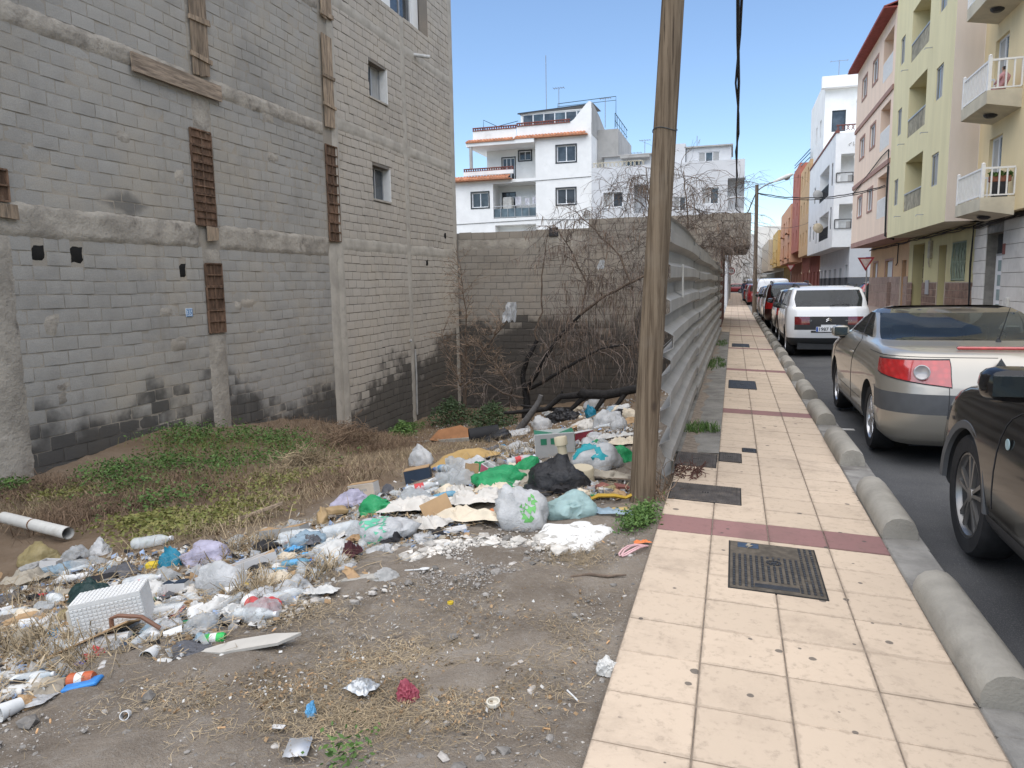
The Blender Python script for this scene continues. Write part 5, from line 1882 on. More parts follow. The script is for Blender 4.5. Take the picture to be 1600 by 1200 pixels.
# ------------------------------------------------------------------ lamp post, cables, signs
lp = thing('lamp_post', 'slim grey brown street lamp post at the kerb behind the parked cars', 'street lamp', (.985, 38.3, -.07))
MB().tube([V(0, 0, 0), V(-.01, 0, 3), V(-.03, 0, 6.25)], [.11, .095, .08], 10).build('shaft', pm('weathered_wood_post', (.15, .115, .085), .9, .3, 3.0, .4, 20.0, stretch=(8, 8, .6)), lp, smooth=50)
MB().tube([V(-.03, 0, 5.95), V(.2, 0, 6.12), V(.5, 0, 6.28), V(.78, 0, 6.36)], .03, 8).build('arm', M_GALV, lp, smooth=50)
m = MB()
vs = []
ring = [(.70, .05, .05), (.85, .10, .08), (1.05, .16, .11), (1.3, .19, .13), (1.5, .15, .10), (1.6, .05, .04)]
for (x, wy, hz) in ring:
	for k in range(12):
		a = 2 * math.pi * k / 12
		vs.append(V(x, wy * math.cos(a), 6.34 + (x - .7) * .34 + hz * max(-.5, math.sin(a))))
m.add(vs, [(i * 12 + k, i * 12 + (k + 1) % 12, (i + 1) * 12 + (k + 1) % 12, (i + 1) * 12 + k) for i in range(5) for k in range(12)] + [tuple(range(12)), tuple(range(60, 72))])
hd = m.build('lamp_head', pm('pale_lamp_housing', (.58, .58, .56), .5), lp, smooth=50)
MB().lathe([(0, -.1), (.1, -.08), (.15, 0)], 12, Matrix.Translation((1.33, 0, 6.50)) @ Matrix.Rotation(math.radians(-18), 4, 'Y')).build('diffuser', pm('lamp_diffuser', (.30, .31, .30), .2), hd, smooth=60)


def sag(a, b, s, n=24):
	a = Vector(a); b = Vector(b)
	return [a.lerp(b, i / n) - V(0, 0, 4 * s * (i / n) * (1 - i / n)) for i in range(n + 1)]


def cable(label, paths, rad, mat=None, seed=0):
	m = MB()
	rr = random.Random(seed)
	for pts, r in paths:
		m.tube([Vector(p) + V(rr.uniform(-1, 1), 0, rr.uniform(-1, 1)) * r * .7 for p in pts], r, 6)
	return tag(m.build('overhead_cable', mat or M_WIRE, smooth=60), label, 'cable')


main = [V(-.25, -6, 5.15)] + [V(-.02 + .002 * i, 2 + 2.0 * i, 4.78 - .30 * math.sin(math.pi * (i + 2) / 20)) for i in range(1, 17)] + [V(.22, 36.6, 4.72), V(.42, 37.6, 4.72), V(.6, 38.0, 4.95), V(.82, 38.2, 5.6), V(.94, 38.3, 5.85)]
tw = [Vector(p) + V(.035 * math.cos(i * 1.9), 0, .035 * math.sin(i * 1.9)) for i, p in enumerate(main)]
o = cable('thick black overhead cable bundle hanging down along the pavement', [(main, .021), (tw, .016)], 0, seed=3)
cable('thick black cable slung from the lamp post across to the pink house', [(sag((.97, 38.3, 5.82), (6.12, 35.6, 5.55), .38), .022), (sag((.97, 38.3, 5.78), (6.12, 35.6, 5.5), .42), .016)], 0, seed=4)
cable('thin wire running from the lamp post towards the white corner house', [(sag((.97, 38.3, 4.3), (6.1, 70, 6.6), .3), .012)], 0, seed=5)
m = cable('thin wire from the grey house roof to the lamp post top', [(sag((.4, 50, 8.2), (.96, 38.3, 6.0), .15), .010)], 0, seed=6)

M_REDSIGN = pm('sign_red', (.26, .025, .03), .4, .05)
M_WSIGN = pm('sign_white', (.70, .70, .68), .4, .05)
M_SIGNBACK = pm('sign_dark', (.02, .02, .02), .5)


def yield_sign(label, x, y, zc, s, rot=0.0, faded=False):
	t = thing('give_way_sign', label, 'road sign', (x, y, .1), (0, 0, rot))
	h = zc - .1
	MB().tube([V(.06, .05, 0), V(.06, .05, h + s * .62)], .03, 8).build('post', M_GALV, t)
	tri = lambda k: [(-s * k, s * .577 * k + s * .08 * 0), (0, -s * 1.155 * k), (s * k, s * .577 * k)]
	M = basis((0, 0, h + s * .1), (1, 0, 0), (0, 0, 1))
	MB().prism(tri(1.0), .006, M).build('plate', M_REDSIGN, t)
	M = basis((0, -.008, h + s * .1), (1, 0, 0), (0, 0, 1))
	MB().prism(tri(.66), .002, M).build('white_triangle', pm('pinkish_white', (.46, .36, .32), .5), t)
	return t


yield_sign('red and white give way triangle in front of the white corner house', 5.75, 37.3, 2.33, .36)
yield_sign('small far give way triangle in front of the orange house', 5.9, 87, 3.05, .45)
s20 = thing('speed_limit_sign', 'round red edged speed limit sign with number 20 over the pavement', 'road sign', (-.26, 72.0, 0))
MB().tube([V(-.08, .05, 0), V(-.08, .05, 2.9)], .03, 8).build('post', M_GALV, s20)
MB().lathe([(0, 0), (.32, 0), (.32, .01), (0, .01)], 28, basis((0, 0, 2.58), (1, 0, 0), (0, 0, 1))).build('red_ring', M_REDSIGN, s20)
MB().lathe([(0, 0), (.235, 0), (.235, .003), (0, .003)], 28, basis((0, -.011, 2.58), (1, 0, 0), (0, 0, 1))).build('white_disc', M_WSIGN, s20)
vs, fs = text_mesh('20', .30, basis((0, -.018, 2.58), (1, 0, 0), (0, 0, 1)), .002, .006)
MB().add(vs, fs).build('number', M_SIGNBACK, s20)


# ------------------------------------------------------------------ cars
M_TYRE = pm('tyre_rubber', (.018, .018, .019), .85, .2, 12.0, .2, 60.0)
M_RIM = pm('silver_alloy_rim', (.48, .48, .49), .3, .08, 6.0, metal=.8)
M_RIMD = pm('dark_wheel_disc', (.03, .03, .032), .6)
M_TRIM = pm('black_plastic_trim', (.035, .036, .038), .65, .1, 8.0)
M_GREYTRIM = pm('grey_plastic_strip', (.075, .078, .082), .55, .08, 8.0)
M_SEAT = pm('dark_seat_cloth', (.05, .05, .052), .9, .1)
M_PLATE = pm('number_plate_white', (.66, .67, .68), .4, .03)
M_PLATEB = pm('number_plate_blue', (.04, .10, .36), .4)
M_INK = pm('plate_ink', (.02, .02, .025), .5)


def paint(name, col, metal=.0, rough=.35, dust=.15, coat=.9, spec=.5):
	if name in MATS: return MATS[name]
	t = NT(name)
	co = t.objco()
	c = t.mix(t.ramp(t.noise(co, 1.4, 4.0), .3, .8), col, tint(col, 1.0 + dust))
	c = t.mix(t.math('MULTIPLY', t.ramp(t.noise(co, 6.0, 6.0, .7), .5, .85), dust), c, (.30, .27, .23))
	t.fin(c, t.math('ADD', rough, t.math('MULTIPLY', t.noise(co, 9.0, 5.0), .08)), metal, spec)
	t.b.inputs['Coat Weight'].default_value = coat
	t.b.inputs['Coat Roughness'].default_value = .04
	MATS[name] = t.mat
	return t.mat


def lamp_mat(name, col):
	if name in MATS: return MATS[name]
	t = NT(name)
	co = t.objco()
	wv = t.n('TexVoronoi'); wv.inputs['Scale'].default_value = 16.0
	t.t.links.new(co, wv.inputs['Vector'])
	c = t.mix(t.ramp(wv.outputs['Distance'], .1, .6), tint(col, 1.12), tint(col, .82))
	t.fin(c, .15, 0, .6)
	t.b.inputs['Coat Weight'].default_value = 1.0
	MATS[name] = t.mat
	return t.mat


M_TAIL = lamp_mat('red_tail_lens', (.40, .02, .02))
M_TAILD = lamp_mat('dark_red_tail_lens', (.16, .012, .015))
M_CLEARL = lamp_mat('clear_lamp_lens', (.36, .34, .33))

NS, NC, NE = 22, 6, 14     # columns on a side, a corner, an end


def outline(yr, yf, w, rr, rf, bow=.06, sbow=.02):
	"""plan of the body at one height, rear left corner first, counted left side forward"""
	pts = []
	rr = min(rr, w * .8); rf = min(rf, w * .8)
	xs = lambda y: w * (1 - sbow * (2 * ((y - yr) / (yf - yr)) - 1) ** 4)
	# rear, from right to left
	for k in range(NE):
		x = (w - rr) * (1 - 2 * k / NE)
		pts.append((x, yr + bow * (x / w) ** 2))
	yb = yr + bow * ((w - rr) / w) ** 2
	for k in range(NC):
		a = math.pi / 2 * k / NC
		pts.append((-(w - rr) - rr * math.sin(a), yb + rr * .9 * (1 - math.cos(a))))
	y0 = yb + rr * .9
	yb2 = yf - bow * 1.3 * ((w - rf) / w) ** 2
	y1 = yb2 - rf * .9
	for k in range(NS):
		y = y0 + (y1 - y0) * k / NS
		pts.append((-w * (1 - sbow * (2 * k / NS - 1) ** 4 + sbow), y))
	for k in range(NC):
		a = math.pi / 2 * k / NC
		pts.append((-(w - rf) - rf * math.cos(a), y1 + rf * .9 * math.sin(a)))
	for k in range(NE):
		x = -(w - rf) * (1 - 2 * k / NE)
		pts.append((x, yf - bow * 1.3 * (x / w) ** 2))
	for k in range(NC):
		a = math.pi / 2 * k / NC
		pts.append(((w - rf) + rf * math.sin(a), yb2 - rf * .9 * (1 - math.cos(a))))
	for k in range(NS):
		y = y1 + (y0 - y1) * k / NS
		pts.append((w * (1 - sbow * (1 - 2 * k / NS) ** 4 + sbow), y))
	for k in range(NC):
		a = math.pi / 2 * k / NC
		pts.append(((w - rr) + rr * math.cos(a), y0 - rr * .9 * math.sin(a)))
	return pts


C_REAR = (0, NE); C_RL = (NE, NE + NC); C_L = (NE + NC, NE + NC + NS); C_FL = (NE + NC + NS, NE + 2 * NC + NS)
C_F = (NE + 2 * NC + NS, 2 * NE + 2 * NC + NS); C_FR = (2 * NE + 2 * NC + NS, 2 * NE + 3 * NC + NS)
C_R = (2 * NE + 3 * NC + NS, 2 * NE + 3 * NC + 2 * NS); C_RR = (2 * NE + 3 * NC + 2 * NS, 2 * NE + 4 * NC + 2 * NS)
NCOL = C_RR[1]


def interp_levels(lv, zs):
	a = np.array(lv)
	out = []
	for z in zs:
		i = int(np.clip(np.searchsorted(a[:, 0], z) - 1, 0, len(a) - 2))
		t = (z - a[i, 0]) / (a[i + 1, 0] - a[i, 0])
		p0 = a[max(0, i - 1)]; p1 = a[i]; p2 = a[i + 1]; p3 = a[min(len(a) - 1, i + 2)]
		r = []
		for c in range(1, a.shape[1]):
			h = p2[0] - p1[0]
			m1 = (p2[c] - p0[c]) / max(1e-6, p2[0] - p0[0]) * h
			m2 = (p3[c] - p1[c]) / max(1e-6, p3[0] - p1[0]) * h
			d = p2[c] - p1[c]
			if d == 0: m1 = m2 = 0
			else:
				m1 = d * min(3, max(0, m1 / d)); m2 = d * min(3, max(0, m2 / d))
			r.append((2 * t ** 3 - 3 * t ** 2 + 1) * p1[c] + (t ** 3 - 2 * t ** 2 + t) * m1 + (-2 * t ** 3 + 3 * t ** 2) * p2[c] + (t ** 3 - t ** 2) * m2)
		out.append((z, *r))
	return out


# height, rear, front, half width, rear corner radius, front corner radius
ST = {
	'coupe': [(.19, -1.98, 1.98, .76, .25, .3), (.27, -2.10, 2.12, .85, .36, .42), (.45, -2.17, 2.19, .878, .42, .50), (.62, -2.18, 2.18, .886, .44, .52), (.74, -2.16, 2.12, .886, .44, .52),
			  (.84, -2.13, 1.98, .882, .43, .50), (.93, -2.10, 1.62, .872, .42, .44), (1.00, -2.05, 1.25, .86, .40, .38), (1.045, -1.93, 1.06, .835, .38, .34), (1.075, -1.45, .98, .795, .34, .30),
			  (1.10, -1.12, .90, .775, .22, .24), (1.20, -.92, .60, .745, .17, .2), (1.30, -.66, .28, .70, .15, .18), (1.365, -.42, .02, .65, .15, .16), (1.40, -.22, -.15, .5, .05, .05)],
	'hatch': [(.2, -1.88, 1.88, .76, .25, .3), (.3, -2.0, 2.02, .84, .34, .42), (.5, -2.05, 2.06, .862, .38, .5), (.68, -2.05, 2.0, .87, .38, .5), (.78, -2.03, 1.85, .866, .37, .46),
			  (.88, -2.0, 1.5, .856, .36, .4), (.96, -1.97, 1.15, .842, .34, .34), (1.02, -1.93, 1.0, .82, .32, .3), (1.18, -1.82, .64, .775, .2, .22), (1.34, -1.68, .28, .72, .18, .2), (1.43, -1.48, 0.0, .655, .18, .2), (1.47, -1.0, -.3, .42, .2, .2)],
	'cactus': [(.24, -1.85, 1.85, .76, .25, .3), (.34, -1.98, 2.0, .83, .30, .4), (.50, -2.05, 2.06, .858, .32, .46), (.70, -2.07, 2.04, .866, .32, .46), (.84, -2.06, 1.92, .866, .32, .46),
			   (.96, -2.03, 1.55, .856, .31, .4), (1.03, -2.0, 1.18, .842, .30, .34), (1.08, -1.95, 1.02, .818, .28, .3), (1.22, -1.84, .68, .79, .17, .22), (1.36, -1.72, .34, .745, .16, .2), (1.45, -1.58, .05, .69, .16, .18), (1.49, -1.2, -.25, .5, .2, .2)],
	'suv': [(.24, -2.02, 1.98, .80, .28, .3), (.36, -2.15, 2.14, .89, .36, .44), (.56, -2.2, 2.2, .916, .38, .5), (.78, -2.19, 2.18, .908, .38, .5), (.94, -2.16, 2.08, .886, .37, .48),
			(1.03, -2.13, 1.82, .868, .36, .42), (1.09, -2.11, 1.32, .856, .34, .36), (1.14, -2.08, 1.08, .842, .32, .32), (1.32, -1.98, .72, .815, .2, .24), (1.48, -1.86, .34, .76, .18, .22), (1.58, -1.68, .02, .70, .18, .2), (1.63, -1.2, -.35, .48, .2, .2)],
	'van': [(.22, -1.95, 1.9, .80, .15, .3), (.34, -2.05, 2.02, .86, .18, .42), (.60, -2.1, 2.08, .89, .18, .5), (.82, -2.1, 2.0, .895, .18, .48), (.95, -2.1, 1.75, .892, .18, .42), (1.05, -2.1, 1.4, .885, .18, .36),
			(1.15, -2.09, 1.2, .875, .18, .3), (1.4, -2.06, .85, .845, .18, .28), (1.65, -2.02, .5, .80, .18, .25), (1.78, -1.95, .3, .74, .2, .24), (1.83, -1.7, .1, .56, .2, .2)],
}
WB = {'coupe': (-1.27, 1.26, .325), 'hatch': (-1.25, 1.25, .31), 'cactus': (-1.29, 1.30, .33), 'suv': (-1.34, 1.32, .375), 'van': (-1.32, 1.32, .32)}


def make_wheel(parent, x, y, r, side, rim='five', mat=None):
	"""side -1 is the left of the car"""
	M = Matrix.Translation((x, y, r)) @ Matrix.Rotation(math.pi / 2 * (1 if side > 0 else -1), 4, 'Y')
	w = .205
	h = r * .69
	disc = MB().lathe([(0, -.02), (h * .96, -.02), (h * .96, .05), (h * .9, .06), (0, .06)], 26, M).build('wheel', M_RIMD, parent, smooth=40)
	MB().lathe([(h, -w / 2), (r * .93, -w / 2), (r * .985, -w / 2 + .02), (r, -w / 2 + .05), (r, w / 2 - .05), (r * .985, w / 2 - .02), (r * .93, w / 2), (h * 1.02, w / 2 - .005), (h, w / 2 - .02), (h, -w / 2)], 40, M, False).build('tyre', M_TYRE, disc, smooth=40)
	m = MB()
	m.lathe([(h * .99, w / 2 - .03), (h * 1.0, w / 2 - .012), (h * .95, w / 2 - .01), (h * .9, w / 2 - .03), (h * .89, .06)], 40, M, False)
	m.lathe([(0, w / 2 - .018), (h * .17, w / 2 - .02), (h * .2, w / 2 - .04), (h * .2, .05)], 20, M, False)
	ns = {'five': 5, 'nine': 9, 'twin': 5}[rim]
	for k in range(ns):
		for q in ((-1, 1) if rim == 'twin' else (0,)):
			a = 2 * math.pi * k / ns
			wd = .026 if rim == 'twin' else (.075 if rim == 'five' else .05)
			R = M @ Matrix.Rotation(a + q * .19, 4, 'Z')
			r0, r1 = h * .12, h * .93
			zt = w / 2 - .022
			vs = [(r0, -wd * .35, zt), (r0, wd * .35, zt), (r1, wd * .5, zt), (r1, -wd * .5, zt), (r0, -wd * .45, zt - .035), (r0, wd * .45, zt - .035), (r1, wd * .62, zt - .03), (r1, -wd * .62, zt - .03)]
			m.add([R @ V(*p) for p in vs], [(0, 1, 2, 3), (0, 4, 5, 1), (1, 5, 6, 2), (2, 6, 7, 3), (3, 7, 4, 0), (4, 7, 6, 5)])
	m.build('rim', mat or (M_RIM if rim != 'twin' else pm('gunmetal_rim', (.20, .195, .19), .35, .1, metal=.8)), disc, smooth=35)
	return disc


def make_car(name, label, style, loc, pmat, scale=(1, 1, 1), rot=0.0, detail=2, group=None, zone=None, glass=None, rim='five', lampm=None, extra=(), roofm=None, sill=True):
	t = thing(name, label, 'car', loc, (0, 0, rot), group)
	sx, sy, sz = scale
	lv = ST[style]
	zs = sorted(set([l[0] for l in lv] + [(lv[i][0] + lv[i + 1][0]) / 2 for i in range(len(lv) - 1)] + list(extra)))
	L = interp_levels(lv, zs)
	rings = [outline(l[1], l[2], l[3], l[4], l[5], .05 + .03 * (i > len(L) - 8), .015) for i, l in enumerate(L)]
	nz = len(L)
	belt = {'coupe': 1.09, 'hatch': 1.0, 'cactus': 1.06, 'suv': 1.12, 'van': 1.12}[style]
	top = {'coupe': 1.335, 'hatch': 1.39, 'cactus': 1.41, 'suv': 1.53, 'van': 1.62}[style]
	parts = {}
	grid = lambda i, j: V(rings[i][j % NCOL][0] * sx, rings[i][j % NCOL][1] * sy, zs[i] * sz)
	wheels = WB[style]

	def zone_of(i, j):
		z = (zs[i] + zs[i + 1]) / 2
		if zone:
			q = zone(z, j)
			if q: return q
		if belt < z < top:
			if style != 'van' and (j < C_RL[0] + (4 if style == 'coupe' else 2) or j >= C_RR[1] - (4 if style == 'coupe' else 2)): return 'rear_window'
			if C_F[0] <= j < C_F[1]: return 'windscreen'
			for (c, s) in ((C_L, 0), (C_R, 1)):
				if c[0] <= j < c[1]:
					k = (j - c[0]) if s == 0 else (c[1] - 1 - j)
					if style == 'van' and k < 13: return 'body'
					if style == 'coupe':
						if 2 <= k < 9: return 'quarter_window%d' % s
						if 10 <= k < NS - 1: return 'side_window%d' % s
						if k in (9,): return 'pillar'
						return 'body'
					if 2 <= k < 5: return 'quarter_window%d' % s
					if 6 <= k < 12: return 'rear_side_window%d' % s
					if 13 <= k < NS - 1: return 'side_window%d' % s
					if k in (5, 12): return 'pillar'
		if sill and z < .30: return 'sill'
		return 'body'
	names = ['body']
	bm = bmesh.new()
	vv = [[bm.verts.new(grid(i, j)) for j in range(NCOL)] for i in range(nz)]
	for i in range(nz - 1):
		for j in range(NCOL):
			f = bm.faces.new((vv[i][j], vv[i][(j + 1) % NCOL], vv[i + 1][(j + 1) % NCOL], vv[i + 1][j]))
			q = zone_of(i, j)
			if q not in names: names.append(q)
			f.material_index = names.index(q)
	f = bm.faces.new([vv[0][j] for j in range(NCOL)][::-1])
	if 'sill' not in names: names.append('sill')
	f.material_index = names.index('sill')
	bm.faces.new([vv[-1][j] for j in range(NCOL)]).material_index = 0
	bmesh.ops.recalc_face_normals(bm, faces=bm.faces)
	me = bpy.data.meshes.new('shell')
	bm.to_mesh(me)
	bm.free()
	for _ in names: me.materials.append(None)
	# wheel arches
	tmp = bpy.data.objects.new('shell', me)
	COL.objects.link(tmp)
	cut = MB()
	ymid = max(l[3] for l in L) * sx
	ar = (wheels[2] + .045)
	for yw in wheels[:2]:
		for s in (-1, 1):
			cut.lathe([(ar, 0), (ar, .6)], 40, Matrix.Translation((s * (ymid - .27), yw * sy, wheels[2] + .01)) @ Matrix.Rotation(s * math.pi / 2, 4, 'Y'))
	cme = cut.mesh('cut', M_TRIM)
	b2 = bmesh.new(); b2.from_mesh(cme); bmesh.ops.recalc_face_normals(b2, faces=b2.faces); b2.to_mesh(cme); b2.free()
	names.append('wheel_arch')
	me.materials.append(None)
	co = bpy.data.objects.new('cut', cme)
	COL.objects.link(co)
	md = tmp.modifiers.new('b', 'BOOLEAN')
	md.object = co
	md.operation = 'DIFFERENCE'
	md.solver = 'EXACT'
	bpy.context.view_layer.update()
	res = bpy.data.meshes.new_from_object(tmp.evaluated_get(bpy.context.evaluated_depsgraph_get()))
	bpy.data.objects.remove(tmp); bpy.data.objects.remove(co)
	# split by zone
	vco = [v.co.copy() for v in res.vertices]
	ga = glass or M_CARGLASS
	byz = {}
	for pg in res.polygons:
		c = pg.center
		zn = names[min(pg.material_index, len(names) - 1)]
		for yw in wheels[:2]:
			if math.hypot(c.y - yw * sy, c.z - wheels[2] - .01) < ar - .002 + .004 and abs(c.x) > ymid - .30 and abs(pg.normal.x) < .5 and math.hypot(c.y - yw * sy, c.z - wheels[2] - .01) > ar - .02 and abs(c.x) < ymid - .012:
				zn = 'wheel_arch'
			if abs(abs(c.x) - (ymid - .27)) < .01 and math.hypot(c.y - yw * sy, c.z - wheels[2]) < ar: zn = 'wheel_arch'
		byz.setdefault(zn, []).append(tuple(pg.vertices))
	bpy.data.meshes.remove(res)
	body = None
	order = ['body'] + [k for k in byz if k != 'body']
	mats = {'body': pmat, 'sill': M_TRIM, 'wheel_arch': M_TRIM, 'pillar': M_TRIM, 'tail_lamp': lampm or M_TAIL, 'bumper_strip': M_GREYTRIM, 'black_panel': M_TRIM, 'bumper': M_TRIM, 'cladding': M_TRIM, 'roof': roofm or pmat}
	pieces = [('body', byz['body'])]
	for zn in order[1:]:
		own = {}

		def root(i):
			while own.setdefault(i, i) != i: i = own[i]
			return i
		for f in byz[zn]:
			for i in f[1:]: own[root(i)] = root(f[0])
		isl = {}
		for f in byz[zn]: isl.setdefault(root(f[0]), []).append(f)
		pieces += [(zn, q) for q in isl.values()]
	for zn, fs in pieces:
		used = sorted({i for f in fs for i in f})
		mp = {i: k for k, i in enumerate(used)}
		m = MB().add([vco[i] for i in used], [tuple(mp[i] for i in f) for f in fs])
		nm = zn.rstrip('01')
		mt = mats.get(nm, ga if 'window' in nm or nm == 'windscreen' else pmat)
		o = m.build(nm, mt, t, smooth=38 if nm == 'body' else 60)
		if zn == 'body': body = o
	# underside so that no light passes through the arches
	MB().box(-.62 * sx, .62 * sx, -1.9 * sy, 1.85 * sy, .17, .5).build('underbody', M_TRIM, t)
	for yw in wheels[:2]:
		for s in (-1, 1):
			make_wheel(t, s * (ymid - .125), yw * sy, wheels[2], s, rim)
	return t, grid, zs, body


def seam(t, pts, r=.004, mat=None, name='door_seam'):
	return MB().tube(pts, r, 4).build(name, mat or M_RIMD, t)


def mirror(t, x, y, z, s, mat, big=1.0):
	"""s -1 left; housing, black foot and glass"""
	m = MB()
	vs = []
	ring = [(-.055, .5), (-.045, .85), (.0, 1.0), (.06, .9), (.10, .55), (.115, .15)]
	for (dy, k) in ring:
		for q in range(14):
			a = 2 * math.pi * q / 14
			ca, sa = math.cos(a), math.sin(a)
			ex = .105 * math.copysign(abs(ca) ** .7, ca) * k * big
			ez = .072 * math.copysign(abs(sa) ** .7, sa) * k * big
			vs.append(V(x + s * .12 + ex, y + dy * big, z + .02 + ez))
	m.add(vs, [(i * 14 + k, i * 14 + (k + 1) % 14, (i + 1) * 14 + (k + 1) % 14, (i + 1) * 14 + k) for i in range(5) for k in range(14)] + [tuple(range(14)), tuple(range(70, 84))])
	h = m.build('mirror', mat, t, smooth=50)
	MB().box(x + s * .12 - .075 * big, x + s * .12 + .075 * big, y - .06 * big, y - .056 * big, z - .03, z + .07, .01).build('mirror_glass', M_CARGLASS, h)
	MB().box(min(x, x + s * .13), max(x, x + s * .13), y - .02, y + .06, z - .065, z - .03, .01).build('mirror_foot', M_TRIM, h)
	return h


def side_x(grid, zs, z, k, s):
	"""a point on the flank: column k of the side counted from the rear, at a height"""
	i = int(np.argmin([abs(q - z) for q in zs]))
	j = C_L[0] + k if s < 0 else C_R[1] - k
	return grid(i, j)


def doors(t, grid, zs, ks, z0, z1):
	for s in (-1, 1):
		for k in ks:
			idx = [i for i, q in enumerate(zs) if z0 <= q <= z1]
			pts = [grid(i, (C_L[0] + k) if s < 0 else (C_R[1] - k)) + V(s * .0005, 0, 0) for i in idx]
			seam(t, pts)


def handle(t, grid, zs, k, z, s, mat):
	p = side_x(grid, zs, z, k, s)
	MB().box(p.x - .012, p.x + .012, p.y - .09, p.y + .09, p.z - .012, p.z + .014, .006).build('door_handle', mat, t)


def plate(t, y, z, s='', w=.52):
	p = MB().box(-w / 2, w / 2, y - .012, y, z - .055, z + .055, .003).build('number_plate', M_PLATE, t)
	MB().box(-w / 2 + .004, -w / 2 + .045, y - .0145, y - .0122, z - .05, z + .05).build('blue_band', M_PLATEB, p)
	if s:
		vs, fs = text_mesh(s, .105, basis((.02, y - .0150, z), (1, 0, 0), (0, 0, 1)), .002, .0015)
		MB().add(vs, fs).build('registration', M_INK, p)
	return p


def seats(t, y, z, w=.3):
	for s in (-1, 1):
		m = MB()
		m.box(s * .36 - .24, s * .36 + .24, y - .08, y + .06, z - .55, z, .06)
		m.box(s * .36 - .13, s * .36 + .13, y - .06, y + .03, z + .03, z + .2, .05)
		m.box(s * .36 - .03, s * .36 + .03, y - .02, y + .0, z - .05, z + .1)
		m.build('seat', M_SEAT, t, smooth=50)
	MB().box(-.68, .68, y - .2, y + 1.2, z - .6, z - .5).build('cabin_floor', M_SEAT, t)


# --- silver convertible coupe
P_SILV = paint('champagne_silver_paint', (.34, .315, .27), .55, .34, .06)


def z_silver(z, j):
	corner = (C_REAR[0] <= j < C_REAR[1]) or (C_RL[0] <= j < C_RL[1]) or (C_RR[0] <= j < C_RR[1])
	if z > 1.335: return 'roof'
	if .50 < z < .68 and corner and (j > C_REAR[1] - 6 or j >= C_RR[0] or j < 5): return 'bumper_strip'
	if .50 < z < .68 and (C_L[0] <= j < C_L[0] + 1 or C_R[1] - 1 <= j < C_R[1]): return 'bumper_strip'
	return None


sil, G, Z, body = make_car('silver_coupe', 'champagne silver hardtop convertible parked behind the dark car', 'coupe', (2.20, 9.32, ROADZ(2.2)), P_SILV, zone=z_silver, extra=(.50, .68, .745, .79, .84, .885, .98, 1.09), rim='nine', sill=False, roofm=glass_mat('smoked_roof_glass', (.05, .045, .04)))
doors(sil, G, Z, (10, 20), .34, 1.09)
for s in (-1, 1):
	handle(sil, G, Z, 11, .90, s, P_SILV)
	mirror(sil, s * .80, .62, 1.05, s, P_SILV)
seats(sil, -.05, .98)
m = MB().tube([G(Z.index(1.09) if 1.09 in Z else 0, C_L[0] + 5 + k) + V(-.004, 0, 0) for k in range(16)], .008, 5)
m.build('window_strip', pm('chrome_strip', (.5, .5, .5), .2, metal=1.0), sil)
rec = lambda x, z: V(x, 0, 0)
m = MB().box(-.28, .28, -1.905, -1.86, 1.055, 1.085, .012)
m.build('high_brake_light', M_TAIL, sil, smooth=40)
MB().tube([V(.22, -1.30, 1.09), V(.23, -1.52, 1.42)], [.006, .003], 6).build('aerial', M_TRIM, sil)
MB().lathe([(.03, 0), (.022, .02), (.008, .05)], 10, Matrix.Translation((.22, -1.30, 1.075))).build('aerial_base', M_TRIM, sil)
for s in (-1, 1):
	M = basis((s * .60, -2.128, .875), (1, s * .18, 0), (0, .12, 1))
	m = MB().lathe([(0, .012), (.05, .012), (.058, .02), (.066, .018), (.07, -.02)], 24, M)
	m.build('reversing_lens', M_CLEARL, sil, smooth=50)
m = MB()
m.prism([(0, .075), (.045, 0), (0, -.075), (-.045, 0)], .012, basis((0, -2.125, .93), (1, 0, 0), (0, 0, 1)))
m.build('badge', pm('chrome_strip', (.5, .5, .5), .2, metal=1.0), sil)
vs, fs = text_mesh('MEGANE', .06, basis((.02, -2.168, .80), (1, 0, 0), (0, 0, 1)), .006, .001)
MB().add(vs, fs).build('lettering', pm('chrome_strip', (.5, .5, .5), .2, metal=1.0), sil)
plate(sil, -2.20, .59)
# boot lid and bumper joints
for j in (C_REAR[1] - 1, 1):
	seam(sil, [G(k, j) + V(0, -.001, 0) for k, z in enumerate(Z) if .36 < z < .75], .0035, name='boot_seam')

i1 = min(range(len(Z)), key=lambda k: abs(Z[k] - 1.0))
for js in (range(C_L[0] + 4, C_REAR[1] - 8, -1), range(C_R[1] - 4, C_RR[1] + 1)):
	seam(sil, [G(i1, j) + V(0, -.001, .0) for j in js], .0035, name='boot_lid_seam')
i2 = min(range(len(Z)), key=lambda k: abs(Z[k] - .45))
seam(sil, [G(i2, j) + V(-.0005, 0, 0) for j in range(C_L[0] + 6, C_L[1] - 5)], .003, name='sill_seam')



def on_body(style, jf, z):
	"""a point on the shell at a fractional column and a height"""
	l = interp_levels(ST[style], [z])[0]
	o = outline(l[1], l[2], l[3], l[4], l[5], .05, .015)
	k = int(math.floor(jf)); f = jf - k
	a = V(*o[k % NCOL], z); b = V(*o[(k + 1) % NCOL], z)
	return a.lerp(b, f)


for sd in (0, 1):
	for (nm, mt, off, mg) in (('lamp_surround', M_TRIM, .004, .012), ('tail_lamp', M_TAIL, .009, .0)):
		def fn(a, b):
			jf = C_REAR[1] - 1.3 + (NC + 1.2 + mg * 14) * a - mg * 7
			lo = .752 + .10 * a ** 1.3 - mg
			hi = .978 - .012 * a + mg
			jj = jf if sd == 0 else (C_REAR[1] - jf) % NCOL
			p = on_body('coupe', jj, lo + (hi - lo) * b)
			d = V(p.x, (p.y + 1.45) * 1.0, 0).normalized()
			return p + d * off
		MB().grid(16, 8, fn).build(nm, mt, sil, smooth=60)

# --- white crossover
P_WHITE = paint('white_paint', (.66, .67, .68), 0, .3, .04)


